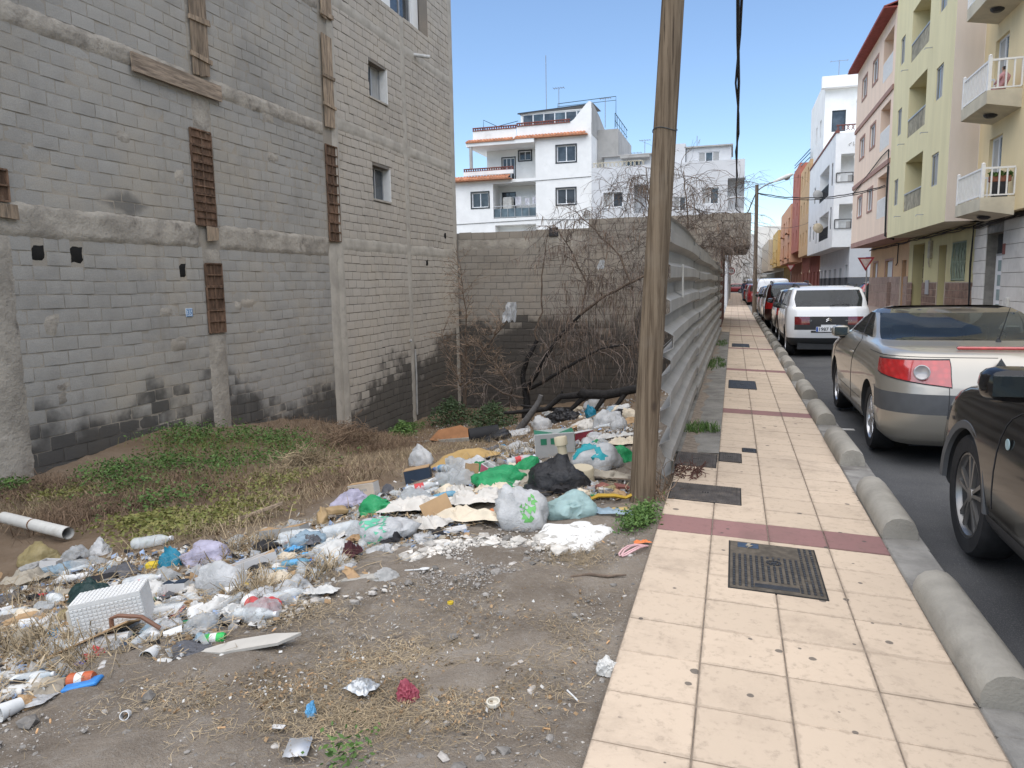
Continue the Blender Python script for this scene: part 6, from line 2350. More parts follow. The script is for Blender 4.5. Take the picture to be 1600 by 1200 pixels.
def z_white(z, j):
	rear = C_REAR[0] <= j < C_REAR[1]
	rc = (C_RL[0] <= j < C_RL[1]) or (C_RR[0] <= j < C_RR[1])
	if .69 < z < .86 and ((C_REAR[1] - 2 <= j < C_RL[0] + 2) or j >= C_RR[1] - 2 or j < 2): return 'tail_lamp'
	if .69 < z < .86 and rear: return 'black_panel'
	if .58 < z < .69 and ((2 <= j < 5) or (C_REAR[1] - 5 <= j < C_REAR[1] - 2) or (C_REAR[1] - 2 <= j < C_RL[0] + 2) or j >= C_RR[1] - 2 or j < 2): return 'black_panel'
	if z < .41 and (rear or rc): return 'bumper'
	if z < .44 and (C_L[0] <= j < C_L[1] or C_R[0] <= j < C_R[1]): return 'cladding'
	return None


wc, G, Z, body = make_car('white_crossover', 'white crossover with black tailgate panel, plate 1987 KGD', 'cactus', (2.02, 19.65, ROADZ(2.0)), P_WHITE, (1, 1, 1.06), zone=z_white, extra=(.41, .58, .69, .86, 1.06), lampm=M_TAILD)
doors(wc, G, Z, (8, 14), .4, 1.05)
for s in (-1, 1):
	mirror(wc, s * .82, .68, 1.08, s, M_TRIM)
	MB().tube([V(s * .58, -1.42, 1.54), V(s * .62, -1.35, 1.60), V(s * .62, -.3, 1.62), V(s * .60, .1, 1.56)], .022, 6).build('roof_rail', M_TRIM, wc, smooth=50)
plate(wc, -2.078, .63, '1987 KGD')
MB().box(-.36, .36, -2.068, -2.03, .555, .60, .01).build('plate_recess', M_TRIM, wc)
m = MB()
for dz in (0, .035):
	m.tube([V(-.055, -2.085, .80 + dz), V(0, -2.085, .84 + dz), V(.055, -2.085, .80 + dz)], .010, 5)
m.build('chevron_badge', pm('chrome_strip', (.5, .5, .5), .2, metal=1.0), wc)
for (x, s_, sz_) in ((-.38, 'C4', .05), (.40, 'CACTUS', .032)):
	vs, fs = text_mesh(s_, sz_, basis((x, -2.082, .82), (1, 0, 0), (0, 0, 1)), .004, .001)
	MB().add(vs, fs).build('lettering', pm('chrome_strip', (.5, .5, .5), .2, metal=1.0), wc)
MB().tube([V(.02, -2.0, 1.14), V(.2, -1.99, 1.18), V(.42, -1.96, 1.17)], .012, 5).build('wiper', M_TRIM, wc)
MB().tube([V(0, -1.15, 1.57), V(.0, -1.25, 1.76)], [.006, .003], 5).build('aerial', M_TRIM, wc)
seats(wc, -.6, 1.02)

# --- dark car nearest the viewer, facing down the street
P_DARK = paint('dark_bronze_black_paint', (.008, .0075, .008), .0, .06, .0, .06, .34)
dk, G, Z, body = make_car('dark_crossover', 'glossy dark brown crossover nearest the viewer, its front left wheel showing', 'suv', (2.265, 3.66, ROADZ(2.265)), P_DARK, (.985, 1.0, .98), rim='twin', zone=lambda z, j: 'cladding' if z < .40 else None, extra=(.40, 1.12))
doors(dk, G, Z, (10, 16), .42, 1.12)
for s in (-1, 1):
	mirror(dk, s * .87, .36, 1.16, s, P_DARK, 1.25)
	for yw in (WB['suv'][0], WB['suv'][1]):
		# plastic arch lip
		m = MB()
		vs = []
		for k in range(25):
			a = math.pi * (k / 24) * .98 + .01 * math.pi
			for (r, x) in ((.405, .885), (.41, .912), (.455, .917), (.465, .892)):
				vs.append(V(s * (x - max(0, .375 + r * math.sin(a) - .56) * .06), yw + r * math.cos(a), .375 + r * math.sin(a)))
		m.add(vs, [(i * 4 + j, (i + 1) * 4 + j, (i + 1) * 4 + j + 1, i * 4 + j + 1) for i in range(24) for j in range(3)])
		m.build('arch_lip', M_GREYTRIM, dk, smooth=50)
MB().lathe([(0, .006), (.028, .004), (.03, 0)], 16, basis((-.905, .60, .84), (0, -1, 0), (0, 0, 1))).build('sticker', pm('pale_blue_sticker', (.35, .48, .50), .4), dk)

# --- the rest of the row
GR = 'cars parked along the kerb further down'
P_BLACK = paint('black_paint', (.018, .018, .02), .1, .25, .05)
P_NAVY = paint('dark_blue_paint', (.018, .028, .06), .3, .25, .05)
P_WINE = paint('dark_wine_paint', (.045, .014, .012), .2, .28, .05)
P_RED = paint('red_paint', (.30, .018, .02), .0, .3, .05)
P_GREY = paint('mid_grey_paint', (.16, .165, .17), .4, .32, .05)
P_TEAL = paint('dark_teal_paint', (.015, .032, .035), .3, .28, .05)
rowcars = [('black_hatchback', 'black hatchback hidden behind the white crossover', 'hatch', 25.2, 2.1, P_BLACK, (1, 1, 1.0)),
		   ('dark_off_roader', 'dark off roader with roof rails and red lamps ahead of the black hatchback', 'suv', 30.6, 1.98, P_WINE, (.98, 1, 1.02)),
		   ('wine_red_car', 'dark wine red car ahead of the off roader', 'hatch', 35.6, 1.98, P_WINE, (1, 1, 1.0)),
		   ('navy_car', 'dark navy car in front of the white van', 'hatch', 40.6, 2.02, P_NAVY, (1, 1, 1.02)),
		   ('white_van', 'small white panel van with two rear doors in the row', 'van', 46.0, 2.12, P_WHITE, (1, 1, 1.02)),
		   ('red_hatchback', 'bright red hatchback just beyond the lamp post', 'hatch', 56.5, 1.75, P_RED, (1, 1, 1.05)),
		   ('white_hatchback', 'white hatchback beyond the red one', 'hatch', 62.0, 1.75, P_WHITE, (1, 1, 1.02)),
		   ('far_red_car', 'red car beyond the white hatchback', 'hatch', 67.5, 1.65, P_RED, (1, 1, 1.05)),
		   ('far_grey_van', 'grey van far down the row', 'van', 74.0, 1.9, P_GREY, (1, 1, 1.05)),
		   ('far_grey_car', 'grey car far down the row beyond the grey van', 'hatch', 80.0, 1.8, P_GREY, (1, 1, 1)),
		   ('far_white_van', 'white van at the far end of the row', 'van', 86.0, 2.0, P_WHITE, (1, 1, 1.1))]
for (nm, lb, stl, y, x, pt_, sc3) in rowcars:
	ex = ()
	zn = None
	if stl in ('hatch', 'suv'):
		zn = lambda z, j: 'tail_lamp' if .70 < z < .96 and ((C_REAR[1] - 2 <= j < C_RL[1]) or j >= C_RR[0] or j < 2) else None
		ex = (.70, .96)
	elif stl == 'van':
		zn = lambda z, j: 'tail_lamp' if .80 < z < 1.12 and ((C_RL[0] <= j < C_RL[1] - 1) or j >= C_RR[0] + 1) else None
		ex = (.80, 1.12)
	c_, G, Z, b_ = make_car(nm, lb, stl, (x, y, ROADZ(x)), pt_, sc3, zone=zn, extra=ex, group=GR)
	plate(c_, -2.08 if stl != 'suv' else -2.22, .55 if stl != 'van' else .62)
	for s in (-1, 1):
		mirror(c_, s * .83, .66 if stl != 'van' else 1.0, 1.06 if stl == 'hatch' else 1.15, s, pt_ if stl != 'van' else M_TRIM)
	if nm == 'dark_off_roader':
		for s in (-1, 1):
			MB().tube([V(s * .60, -1.6, 1.60), V(s * .62, -1.45, 1.69), V(s * .62, -.3, 1.70), V(s * .60, .05, 1.61)], .025, 6).build('roof_rail', M_TRIM, c_, smooth=50)
	if stl == 'van':
		seam(c_, [V(0, -2.14, .4), V(0, -2.13, 1.0), V(0, -2.06, 1.75)], .012, name='door_joint')
c_, G, Z, b_ = make_car('teal_hatchback', 'dark teal hatchback standing in the side street on the right', 'hatch', (9.0, 48.2, ROADZ(5.6)), P_TEAL, (1, 1, 1.02), rot=math.radians(-90),
						zone=lambda z, j: 'tail_lamp' if .86 < z < 1.34 and ((C_RL[0] <= j < C_RL[1]) or j >= C_RR[0]) else None, extra=(.86, 1.34), rim='nine')
c_, G, Z, b_ = make_car('red_saloon', 'red car driving across the far end of the pavement', 'hatch', (-.4, 116.5, -.1), P_RED, (1, 1.05, .98), rot=math.radians(90))


# ------------------------------------------------------------------ bare trees, shrubs, weeds
def limb(pts, r0, r1, n=7, wob=.02, seed=0):
	"""a tapered wobbling limb through control points"""
	rr = random.Random(seed)
	out = []
	pts = [Vector(p) for p in pts]
	for a, b in zip(pts, pts[1:]):
		k = max(2, int((b - a).length / .18))
		for i in range(k):
			out.append(a.lerp(b, i / k) + V(rr.uniform(-1, 1), rr.uniform(-1, 1), rr.uniform(-1, 1)) * wob)
	out.append(pts[-1])
	N = len(out)
	return out, [r0 + (r1 - r0) * i / (N - 1) for i in range(N)]


def twig(m, p, d, L, r, rr, droop=.25, kids=2, n=3, curl=.35, depth=0):
	p = Vector(p); d = Vector(d).normalized()
	seg = max(3, int(L / .13))
	pts = [p.copy()]
	for i in range(seg):
		d = (d + V(rr.uniform(-curl, curl), rr.uniform(-curl, curl), rr.uniform(-curl, curl)) - V(0, 0, droop) * .35).normalized()
		p = p + d * L / seg
		pts.append(p.copy())
	m.tube(pts, [r * (1 - .75 * i / seg) for i in range(seg + 1)], n, False)
	if depth < 2:
		for k in range(kids):
			i = rr.randrange(1, seg)
			dd = (pts[i + 1] - pts[i]).normalized() + V(rr.uniform(-1, 1), rr.uniform(-1, 1), rr.uniform(-.6, .8)) * .9
			twig(m, pts[i], dd, L * rr.uniform(.35, .65), r * .6, rr, droop, kids, n, curl, depth + 1)
	return pts


def pods(m, p, rr, n, L):
	"""dry strands hanging from a twig"""
	for k in range(n):
		a = Vector(p) + V(rr.uniform(-.12, .12), rr.uniform(-.12, .12), 0)
		l = L * rr.uniform(.5, 1.3)
		w = rr.uniform(.004, .009)
		an = rr.uniform(0, math.pi)
		s = V(math.cos(an), math.sin(an), 0) * w
		dx = V(rr.uniform(-.05, .05), rr.uniform(-.05, .05), 0)
		m.add([a - s, a + s, a + dx - V(0, 0, l * .5) + s * 1.2, a + dx - V(0, 0, l * .5) - s * 1.2, a + dx * 1.6 - V(0, 0, l)], [(0, 1, 2, 3), (3, 2, 4)])


TY = 20.3
rr = random.Random(21)
tr = thing('bare_tree', 'large bare tree with charred forked trunk and hanging dry pods before the back wall', 'tree', (-5.75, TY, -2.3))
limbs = [([(-5.75, TY, -2.4), (-5.68, TY, -1.9), (-5.72, TY, -1.4)], .12, .10),
		 ([(-5.72, TY, -1.42), (-5.80, TY, -1.05), (-5.62, TY - .1, -.5), (-5.35, TY, 0.0)], .085, .055),
		 ([(-5.35, TY, 0.0), (-5.42, TY, .25), (-5.2, TY, .8), (-5.18, TY, 2.0), (-5.0, TY, 2.95)], .03, .012),
		 ([(-5.72, TY, -1.42), (-5.35, TY - .3, -1.0), (-4.95, TY - .5, -.4), (-4.65, TY - .4, .1), (-4.0, TY - .4, .75)], .085, .04),
		 ([(-4.0, TY - .4, .75), (-3.4, TY - .5, 1.2), (-2.6, TY - .6, 1.6)], .045, .03), ([(-4.0, TY - .4, .75), (-3.9, TY, 1.6), (-4.3, TY, 2.4), (-4.8, TY, 3.2)], .03, .012),
		 ([(-5.68, TY, -1.45), (-5.1, TY - .6, -1.15), (-4.2, TY - .8, -.6), (-3.25, TY - .8, -.1), (-2.5, TY - .8, -.05)], .06, .02),
		 ([(-2.6, TY - .6, 1.6), (-2.9, TY - .6, 2.3), (-3.6, TY - .4, 3.0), (-4.1, TY - .4, 3.5)], .03, .012), ([(-2.6, TY - .6, 1.6), (-1.7, TY, 2.1), (-1.2, TY, 3.0), (-1.3, TY, 4.2)], .035, .014),
		 ([(-1.7, TY, 2.1), (-.7, TY + .2, 2.5), (.0, TY + .4, 2.4)], .028, .012), ([(-1.9, TY, 2.0), (-2.2, TY, 3.2), (-2.3, TY, 4.6)], .028, .012),
		 ([(-5.7, TY, -1.7), (-6.3, TY - .3, -1.5), (-6.9, TY - .5, -1.1)], .035, .015), ([(-5.7, TY, -2.2), (-6.2, TY, -1.9), (-6.0, TY - .4, -1.3)], .03, .012)]
m = MB(); mc = MB()
tips = []
for i, (pts, a, b) in enumerate(limbs):
	o, rad = limb(pts, a, b, seed=i)
	(mc if i in (0, 1, 3, 6) else m).tube(o, rad, 8)
	tips += o[len(o) // 3:] if i > 2 else []
mc.build('trunk', M_CHAR, tr, smooth=60, world=True)
m.build('limbs', M_BARK, tr, smooth=60, world=True)
m = MB(); mp = MB()
for k in range(170):
	p = tips[rr.randrange(len(tips))]
	d = V(rr.uniform(-1, 1), rr.uniform(-.8, .6), rr.uniform(-.2, 1.2))
	pts = twig(m, p, d, rr.uniform(.7, 1.7), .011, rr, .45, 3)
	if p.x > -5.3 and p.z > -.3:
		for q in pts[1:]:
			if rr.random() < .45: pods(mp, q, rr, 3, .26)
# curtain of hanging strands in front of the wall and behind the fence
for k in range(340):
	x = rr.uniform(-5.0, -1.5)
	z = rr.uniform(-.2, 2.2) + .35 * (x + 3)
	y = TY + rr.uniform(-1.0, .6)
	L = rr.uniform(.3, 1.0)
	pts = [V(x, y, z)]
	for i in range(5):
		pts.append(pts[-1] + V(rr.uniform(-.05, .05), rr.uniform(-.05, .05), -L / 5))
	m.tube(pts, .006, 3, False)
	if rr.random() < .8: pods(mp, pts[rr.randrange(5)], rr, 4, .3)
for k in range(180):     # arching twigs over the top of the neighbour's wall
	x = rr.uniform(-3.6, .1)
	twig(m, (x, TY + rr.uniform(-.3, 1.2), rr.uniform(1.6, 4.3)), (rr.uniform(-1, 1), rr.uniform(-.5, .5), rr.uniform(.1, 1)), rr.uniform(.8, 1.8), .009, rr, .6, 3)
for k in range(90):      # dense brown fringe over the far end of the fence
	x = rr.uniform(-.75, .30)
	z = rr.uniform(2.45, 3.1)
	p = twig(m, (x, TY + rr.uniform(-.5, 2.5), z), (rr.uniform(-1, 1), rr.uniform(-.5, .5), rr.uniform(-.4, .3)), rr.uniform(.3, .65), .007, rr, .9, 3)
	for q in p[1:]:
		if rr.random() < .3: pods(mp, q, rr, 2, .18)
tag(m.build('crown', M_TWIGS, tr, world=True), kind='stuff')
tag(mp.build('dry_pods', M_PODS, tr, world=True), kind='stuff')

# lighter sapling in the corner
t2_ = thing('bare_sapling', 'light brown leafless sapling in the corner between the block walls', 'tree', (-7.95, 21.0, -2.45))
m = MB()
limbs = [([(-7.95, 21, -2.6), (-7.85, 21, -2.0), (-7.82, 21, -1.5)], .07, .055), ([(-7.82, 21, -1.5), (-7.4, 20.9, -.6), (-6.9, 20.8, -.05), (-6.3, 20.7, .6)], .035, .012), ([(-7.85, 21, -1.6), (-7.8, 21, -.4), (-7.75, 21, .8), (-7.9, 21, 2.3)], .035, .008),
		 ([(-7.85, 21, -1.8), (-8.2, 21, -.9), (-8.5, 20.9, .1)], .025, .008), ([(-7.15, 20.8, -.42), (-6.6, 20.6, -.9), (-6.25, 20.5, -1.3)], .03, .02)]
tips = []
for i, (pts, a, b) in enumerate(limbs):
	o, rad = limb(pts, a, b, seed=40 + i)
	m.tube(o, rad, 6)
	if i: tips += o
m.build('trunk', M_BARK, t2_, smooth=60, world=True)
m = MB(); mp = MB()
for k in range(150):
	p = tips[rr.randrange(len(tips))]
	q = twig(m, p, (rr.uniform(-1, 1), rr.uniform(-1, .5), rr.uniform(.1, 1.3)), rr.uniform(.35, .95), .011, rr, .1, 3)
	for c in q[1:]:
		if rr.random() < .35:
			for z in range(2):
				a = V(rr.uniform(-1, 1), rr.uniform(-1, 1), rr.uniform(-1, 1)) * .025
				b = V(rr.uniform(-1, 1), rr.uniform(-1, 1), rr.uniform(-1, 1)) * .02
				c2 = c + V(rr.uniform(-.06, .06), rr.uniform(-.06, .06), rr.uniform(-.06, .06))
				mp.add([c2 - a, c2 + b, c2 + a], [(0, 1, 2)])
tag(m.build('crown', pm('pale_brown_twig', (.25, .185, .135), .95, .3, 5.0, island=.4), t2_, world=True), kind='stuff')
tag(mp.build('dead_leaves', pm('tan_dead_leaf', (.27, .17, .09), .9, .3, 5.0, island=.5), t2_, world=True), kind='stuff')

# burnt fallen trunk
lg_ = thing('charred_log', 'charred black fallen trunk with stub branches below the back wall', 'log', (-3.6, 18.2, -1.6))
m = MB()
LY = 18.0
for i, (pts, a, b) in enumerate([([(-1.9, LY, -.95), (-2.5, LY, -1.05), (-3.0, LY, -1.16), (-3.5, LY, -1.17), (-3.65, LY, -1.1)], .10, .13), ([(-3.5, LY, -1.17), (-4.15, LY, -1.25), (-4.5, LY - .1, -1.55), (-5.0, LY - .2, -1.62), (-5.6, LY - .2, -1.68)], .09, .04),
								  ([(-3.45, LY, -1.2), (-3.9, LY, -1.55), (-4.4, LY, -1.58), (-5.2, LY, -1.5)], .07, .03), ([(-3.0, LY, -1.2), (-3.2, LY - .1, -1.5), (-3.25, LY - .1, -1.75)], .07, .04), ([(-2.5, LY, -1.1), (-2.7, LY - .1, -1.4), (-3.0, LY - .2, -1.65)], .07, .04), ([(-4.15, LY, -1.25), (-4.1, LY, -1.1)], .04, .03)]):
	o, rad = limb(pts, a, b, seed=60 + i, wob=.015)
	m.tube(o, rad, 9)
m.build('trunk', M_CHAR, lg_, smooth=60, world=True)
m = MB()
o, rad = limb([(-5.1, 17.3, -2.05), (-4.85, 17.2, -1.75), (-4.55, 17.2, -1.35), (-4.45, 17.2, -1.1)], .10, .06, seed=70, wob=.01)
m.tube(o, rad, 9)
tag(m.build('burnt_stump', pm('ash_grey_wood', (.13, .125, .12), .95, .3, 8.0, .8, 30.0, dirt=(.03, .028, .027), dsc=4.0), smooth=60), 'ash grey leaning burnt stump beside the charred log', 'stump')


def blades(pts, h, w, lean, rng):
	"""curved tapering blades of grass standing on points"""
	n = len(pts)
	P = np.asarray(pts, float)
	H = h * rng.uniform(.45, 1.25, n)
	a = rng.uniform(0, 2 * np.pi, n)
	b = rng.uniform(0, 2 * np.pi, n)
	ln = lean * rng.uniform(.2, 1.3, n)
	side = np.stack([np.cos(a), np.sin(a), np.zeros(n)], 1) * (w * rng.uniform(.6, 1.3, n))[:, None]
	dirv = np.stack([np.cos(b), np.sin(b), np.zeros(n)], 1)
	mid = P + dirv * (H * ln * .35)[:, None] + np.stack([np.zeros(n), np.zeros(n), H * .62], 1)
	tip = P + dirv * (H * ln)[:, None] + np.stack([np.zeros(n), np.zeros(n), H * np.clip(1.05 - ln * .45, .15, 1)], 1)
	V5 = np.stack([P - side, P + side, mid + side * .7, mid - side * .7, tip], 1).reshape(-1, 3)
	F = []
	for i in range(n):
		k = 5 * i
		F.append((k, k + 1, k + 2, k + 3)); F.append((k + 3, k + 2, k + 4))
	return V5, F


def straws(pts, L, w, rng):
	"""stalks lying about on the ground"""
	n = len(pts)
	P = np.asarray(pts, float) + np.stack([np.zeros(n), np.zeros(n), rng.uniform(.004, .02, n)], 1)
	a = rng.uniform(0, 2 * np.pi, n)
	d = np.stack([np.cos(a), np.sin(a), rng.normal(0, .16, n)], 1) * (L * rng.uniform(.3, 1.3, n))[:, None] * .5
	s = np.stack([-np.sin(a), np.cos(a), np.zeros(n)], 1) * (w * rng.uniform(.6, 1.6, n))[:, None]
	k = np.stack([-np.sin(a), np.cos(a), np.zeros(n)], 1) * (L * rng.normal(0, .12, n))[:, None]
	VV = np.stack([P - d - s, P - d + s, P + k + s, P + k - s, P + d], 1).reshape(-1, 3)
	return VV, [f for i in range(n) for f in ((5 * i, 5 * i + 1, 5 * i + 2, 5 * i + 3), (5 * i + 3, 5 * i + 2, 5 * i + 4))]


def scatter_px(specs, rng):
	"""points on the ground round pixels of the photograph: (u, v, spread_u, spread_v, count)"""
	out = []
	for (u, v, su, sv, n) in specs:
		c = gp(u, v); e = gp(u + su, v); f_ = gp(u, max(v - sv, 470)); g_ = gp(u, v + sv)
		rx = max(.05, (e - c).length)
		ry = max(.08, min(2.2, ((f_ - c).length + (g_ - c).length) / 2))
		q = rng.normal(0, .5, (n, 2))
		x = c.x + q[:, 0] * rx
		y = c.y + q[:, 1] * ry
		ok = (x > -9.42) & (x < -.5) & (y < 24.9)
		x, y = x[ok], y[ok]
		out.append(np.stack([x, y, tz_arr(x, y)], 1))
	return np.concatenate(out)


def stuff(name, label, VF, mat):
	me = bpy.data.meshes.new(name)
	me.from_pydata(VF[0].tolist() if hasattr(VF[0], 'tolist') else VF[0], [], VF[1])
	me.materials.append(mat)
	o = bpy.data.objects.new(name, me)
	link(o)
	return tag(o, label, kind='stuff')


dry = scatter_px([(540, 690, 70, 18, 1500), (470, 740, 60, 20, 900), (600, 720, 60, 18, 900), (690, 705, 60, 14, 700), (770, 715, 40, 10, 300), (420, 790, 60, 20, 700), (330, 835, 70, 14, 500), (90, 790, 70, 30, 900),
				  (390, 860, 50, 14, 420), (80, 930, 70, 20, 220), (60, 1010, 80, 25, 420), (560, 750, 50, 10, 300), (400, 930, 40, 18, 160), (505, 900, 20, 14, 120), (660, 680, 60, 8, 500), (130, 1040, 60, 18, 160), (840, 700, 40, 8, 150)], NPR)
stuff('dry_grass', 'dry straw coloured grass over the slope of the plot', blades(dry, .17, .0035, 1.5, NPR), M_STRAW)
dead = scatter_px([(545, 680, 45, 14, 2200), (150, 800, 70, 22, 2600), (60, 770, 60, 14, 1600), (560, 660, 40, 8, 900), (330, 770, 70, 15, 1000), (500, 760, 50, 15, 800), (600, 700, 40, 10, 800), (250, 760, 90, 20, 1200)], NPR)
stuff('dead_weeds', 'dark brown dead weeds lying along the block walls', blades(dead, .20, .004, 1.6, NPR), M_DEADWEED)
flat = scatter_px([(650, 1050, 260, 60, 4600), (550, 1120, 200, 50, 3000), (900, 870, 60, 30, 1500), (330, 1100, 200, 60, 1700), (750, 950, 250, 60, 1000), (1000, 790, 30, 20, 250), (880, 1000, 80, 40, 500), (470, 960, 120, 30, 1200)], NPR)
stuff('flattened_straw', 'trodden straw and roots scattered over the near gravel', straws(flat, .06, .0008, NPR), M_STRAW)


def leaves(pts, h, size, rng, per=1):
	P = np.repeat(np.asarray(pts, float), per, 0)
	n = len(P)
	P = P + np.stack([rng.normal(0, .04, n), rng.normal(0, .04, n), rng.uniform(.0, 1, n) ** .7 * h], 1)
	d1 = rng.normal(0, 1, (n, 3)); d1[:, 2] *= .5; d1 /= np.linalg.norm(d1, axis=1)[:, None]
	d2 = rng.normal(0, 1, (n, 3)); d2 -= (d1 * d2).sum(1)[:, None] * d1; d2 /= np.linalg.norm(d2, axis=1)[:, None]
	s = size * rng.uniform(.5, 1.3, n)[:, None]
	V4 = np.stack([P - d1 * s, P + d2 * s * .45, P + d1 * s, P - d2 * s * .45], 1).reshape(-1, 3)
	return V4, [(4 * i, 4 * i + 1, 4 * i + 2, 4 * i + 3) for i in range(n)]


green = scatter_px([(300, 690, 60, 18, 260), (390, 690, 70, 18, 240), (440, 690, 50, 14, 170), (230, 735, 70, 20, 210), (330, 730, 90, 22, 240), (200, 770, 60, 16, 130), (260, 790, 60, 18, 130), (420, 720, 60, 18, 130), (20, 770, 30, 6, 90), (160, 750, 45, 12, 100), (640, 672, 20, 5, 200), (610, 675, 16, 4, 120)], NPR)
gst = scatter_px([(300, 700, 80, 22, 500), (400, 700, 80, 20, 500), (300, 760, 120, 30, 500)], NPR)
stuff('weed_stems', 'thin green and straw stems among the weeds', blades(gst, .22, .003, .9, NPR), M_YELLEAF)
stuff('green_weeds', 'low green weeds below the grey block house', leaves(green, .19, .026, NPR, 6), M_LEAF)
yel = scatter_px([(300, 830, 60, 12, 240), (230, 820, 50, 10, 160), (370, 800, 50, 12, 160), (430, 760, 60, 14, 200), (100, 780, 60, 10, 150)], NPR)
stuff('yellowing_weeds', 'yellowing low weeds at the edge of the green patch', leaves(yel, .12, .026, NPR, 7), M_YELLEAF)
stuff('edge_weeds', 'small dark green weed tuft beside the pavement edge', leaves(scatter_px([(1005, 815, 16, 12, 190), (985, 828, 14, 5, 60), (1020, 800, 6, 8, 30), (525, 1195, 10, 3, 10), (545, 1185, 6, 3, 8)], NPR), .09, .014, NPR, 7), M_LEAF)
# tufts in the concrete strip beside the fence
tp = []
for (y0, n_, sp) in ((8.0, 90, .12), (14.6, 110, .5), (19.5, 60, .5)):
	for k in range(n_):
		tp.append((random.Random(k + int(y0 * 100)).uniform(-.46, -.13), y0 + random.Random(k * 7 + 1).gauss(0, sp), -.008))
stuff('strip_grass', 'green grass tufts growing in the concrete strip', blades(np.repeat(np.array(tp), 5, 0) + NPR.normal(0, .015, (len(tp) * 5, 3)) * [1, 1, 0], .08, .004, .8, NPR), M_LEAF)


def shrub(label, u, v, w, h, n, mat=None, grp=None):
	c = gp(u, v)
	s = mpp(c)
	t = thing('shrub', label, 'shrub', c, group=grp)
	rr = random.Random(int(u))
	m = MB(); st = MB()
	for k in range(n):
		a = rr.uniform(0, 2 * math.pi); r = rr.random() ** .5
		hh = rr.random()
		prof_ = math.sin(math.pi * min(1, .25 + hh * .75)) ** .6
		p = V(math.cos(a) * r * w * s * prof_ * .5, math.sin(a) * r * w * s * .5 * prof_, hh * h * s * (1 - .3 * r * r))
		p += V(rr.gauss(0, .05), rr.gauss(0, .05), rr.gauss(0, .05))
		d1 = V(rr.gauss(0, 1), rr.gauss(0, 1), rr.gauss(0, .6)).normalized() * rr.uniform(.03, .06)
		d2 = d1.orthogonal().normalized() * d1.length * .4
		m.quad(p - d1, p + d2, p + d1, p - d2)
	for k in range(14):
		st.tube([V(0, 0, -.1), V(rr.uniform(-.3, .3) * w * s, rr.uniform(-.3, .3) * w * s, h * s * rr.uniform(.5, .9))], [.012, .005], 4)
	st.build('stems', M_BARK, t)
	tag(m.build('foliage', mat or M_LEAFD, t), kind='stuff')


shrub('dark green shrub at the foot of the sapling', 705, 662, 75, 42, 1500)
shrub('dark green shrub right of the sapling under the back wall', 770, 668, 80, 42, 1700)
shrub('bright green shrub low against the beige block house', 630, 682, 42, 22, 600, M_LEAF)
# heaps of dead creeper
for i, (u, v, w_, h_, lb) in enumerate(((545, 700, 95, 48, 'brown heap of dead creeper against the foot of the beige house'), (480, 735, 80, 34, 'straw brown heap of dry creeper nearer than the brown one'))):
	c = gp(u, v); s = mpp(c)
	rr = random.Random(80 + i)
	m = MB()
	for k in range(700):
		a = rr.uniform(0, 2 * math.pi); r = rr.random() ** .5 * w_ * s * .5
		z = (1 - (r / (w_ * s * .5)) ** 2) * h_ * s * rr.random()
		p = V(c.x + r * math.cos(a), c.y + r * math.sin(a) * .8, c.z + z)
		d = V(rr.gauss(0, 1), rr.gauss(0, 1), rr.gauss(0, .7)).normalized()
		q = [p]
		for _ in range(3):
			d = (d + V(rr.gauss(0, .5), rr.gauss(0, .5), rr.gauss(0, .3) - .15)).normalized()
			q.append(q[-1] + d * .11)
		m.tube(q, .004, 3, False)
	tag(m.build('dead_creeper', M_DEADWEED if i == 0 else M_STRAW), lb, 'dead creeper')


# ------------------------------------------------------------------ the rubbish
def plastic(name, col, tr=.0, rough=.35, var=.12):
	"""thin plastic film: glossy, a little see-through"""
	if name in MATS: return MATS[name]
	t = NT(name)
	co = t.objco()
	c = t.mix(t.ramp(t.noise(co, 7.0, 5.0), .3, .7), tint(col, 1 - var), tint(col, 1 + var))
	c = t.mix(t.math('MULTIPLY', t.ramp(t.noise(co, 4.0, 6.0, .7), .56, .8), .45), c, (.30, .24, .18))
	t.bump(t.noise(co, 20.0, 6.0, .65, 2.0), .9, .014)
	t.fin(c, rough, 0, .45)
	if tr > 0:
		t.b.inputs['Alpha'].default_value = 1 - tr
	tl = t.n('BsdfTranslucent')
	t.t.links.new(c, tl.inputs['Color'])
	mx = t.n('MixShader')
	mx.inputs[0].default_value = .25
	t.t.links.new(t.b.outputs[0], mx.inputs[1]); t.t.links.new(tl.outputs[0], mx.inputs[2])
	t.t.links.new(mx.outputs[0], t.out.inputs['Surface'])
	MATS[name] = t.mat
	return t.mat


PW = plastic('white_bag_plastic', (.57, .57, .56)); PG = plastic('green_bag_plastic', (.03, .36, .13)); PK = plastic('black_bag_plastic', (.028, .028, .030), 0, .3); PB_ = plastic('pale_aqua_bag_plastic', (.42, .58, .56), .12)
PL_ = plastic('lilac_bag_plastic', (.50, .47, .58)); PT = plastic('teal_blue_bag_plastic', (.015, .22, .33)); PDG = plastic('dark_green_bag_plastic', (.012, .04, .036)); PC = plastic('clear_film', (.62, .64, .64), .5, .15); PGY = plastic('grey_bag_plastic', (.13, .13, .14))
PY_ = plastic('mustard_beige_plastic', (.36, .29, .14)); PLB = plastic('light_blue_film', (.36, .48, .56), .2)
CW = pm('white_cotton', (.52, .49, .44), .95, .08, 5.0, .3, 60.0, dirt=(.42, .36, .29), dsc=3.0, dlo=.55, dhi=.8); CB = pm('cream_cotton', (.58, .50, .38), .95, .08, 5.0, .3, 60.0, dirt=(.44, .36, .26), dsc=3.0, dlo=.55, dhi=.8)
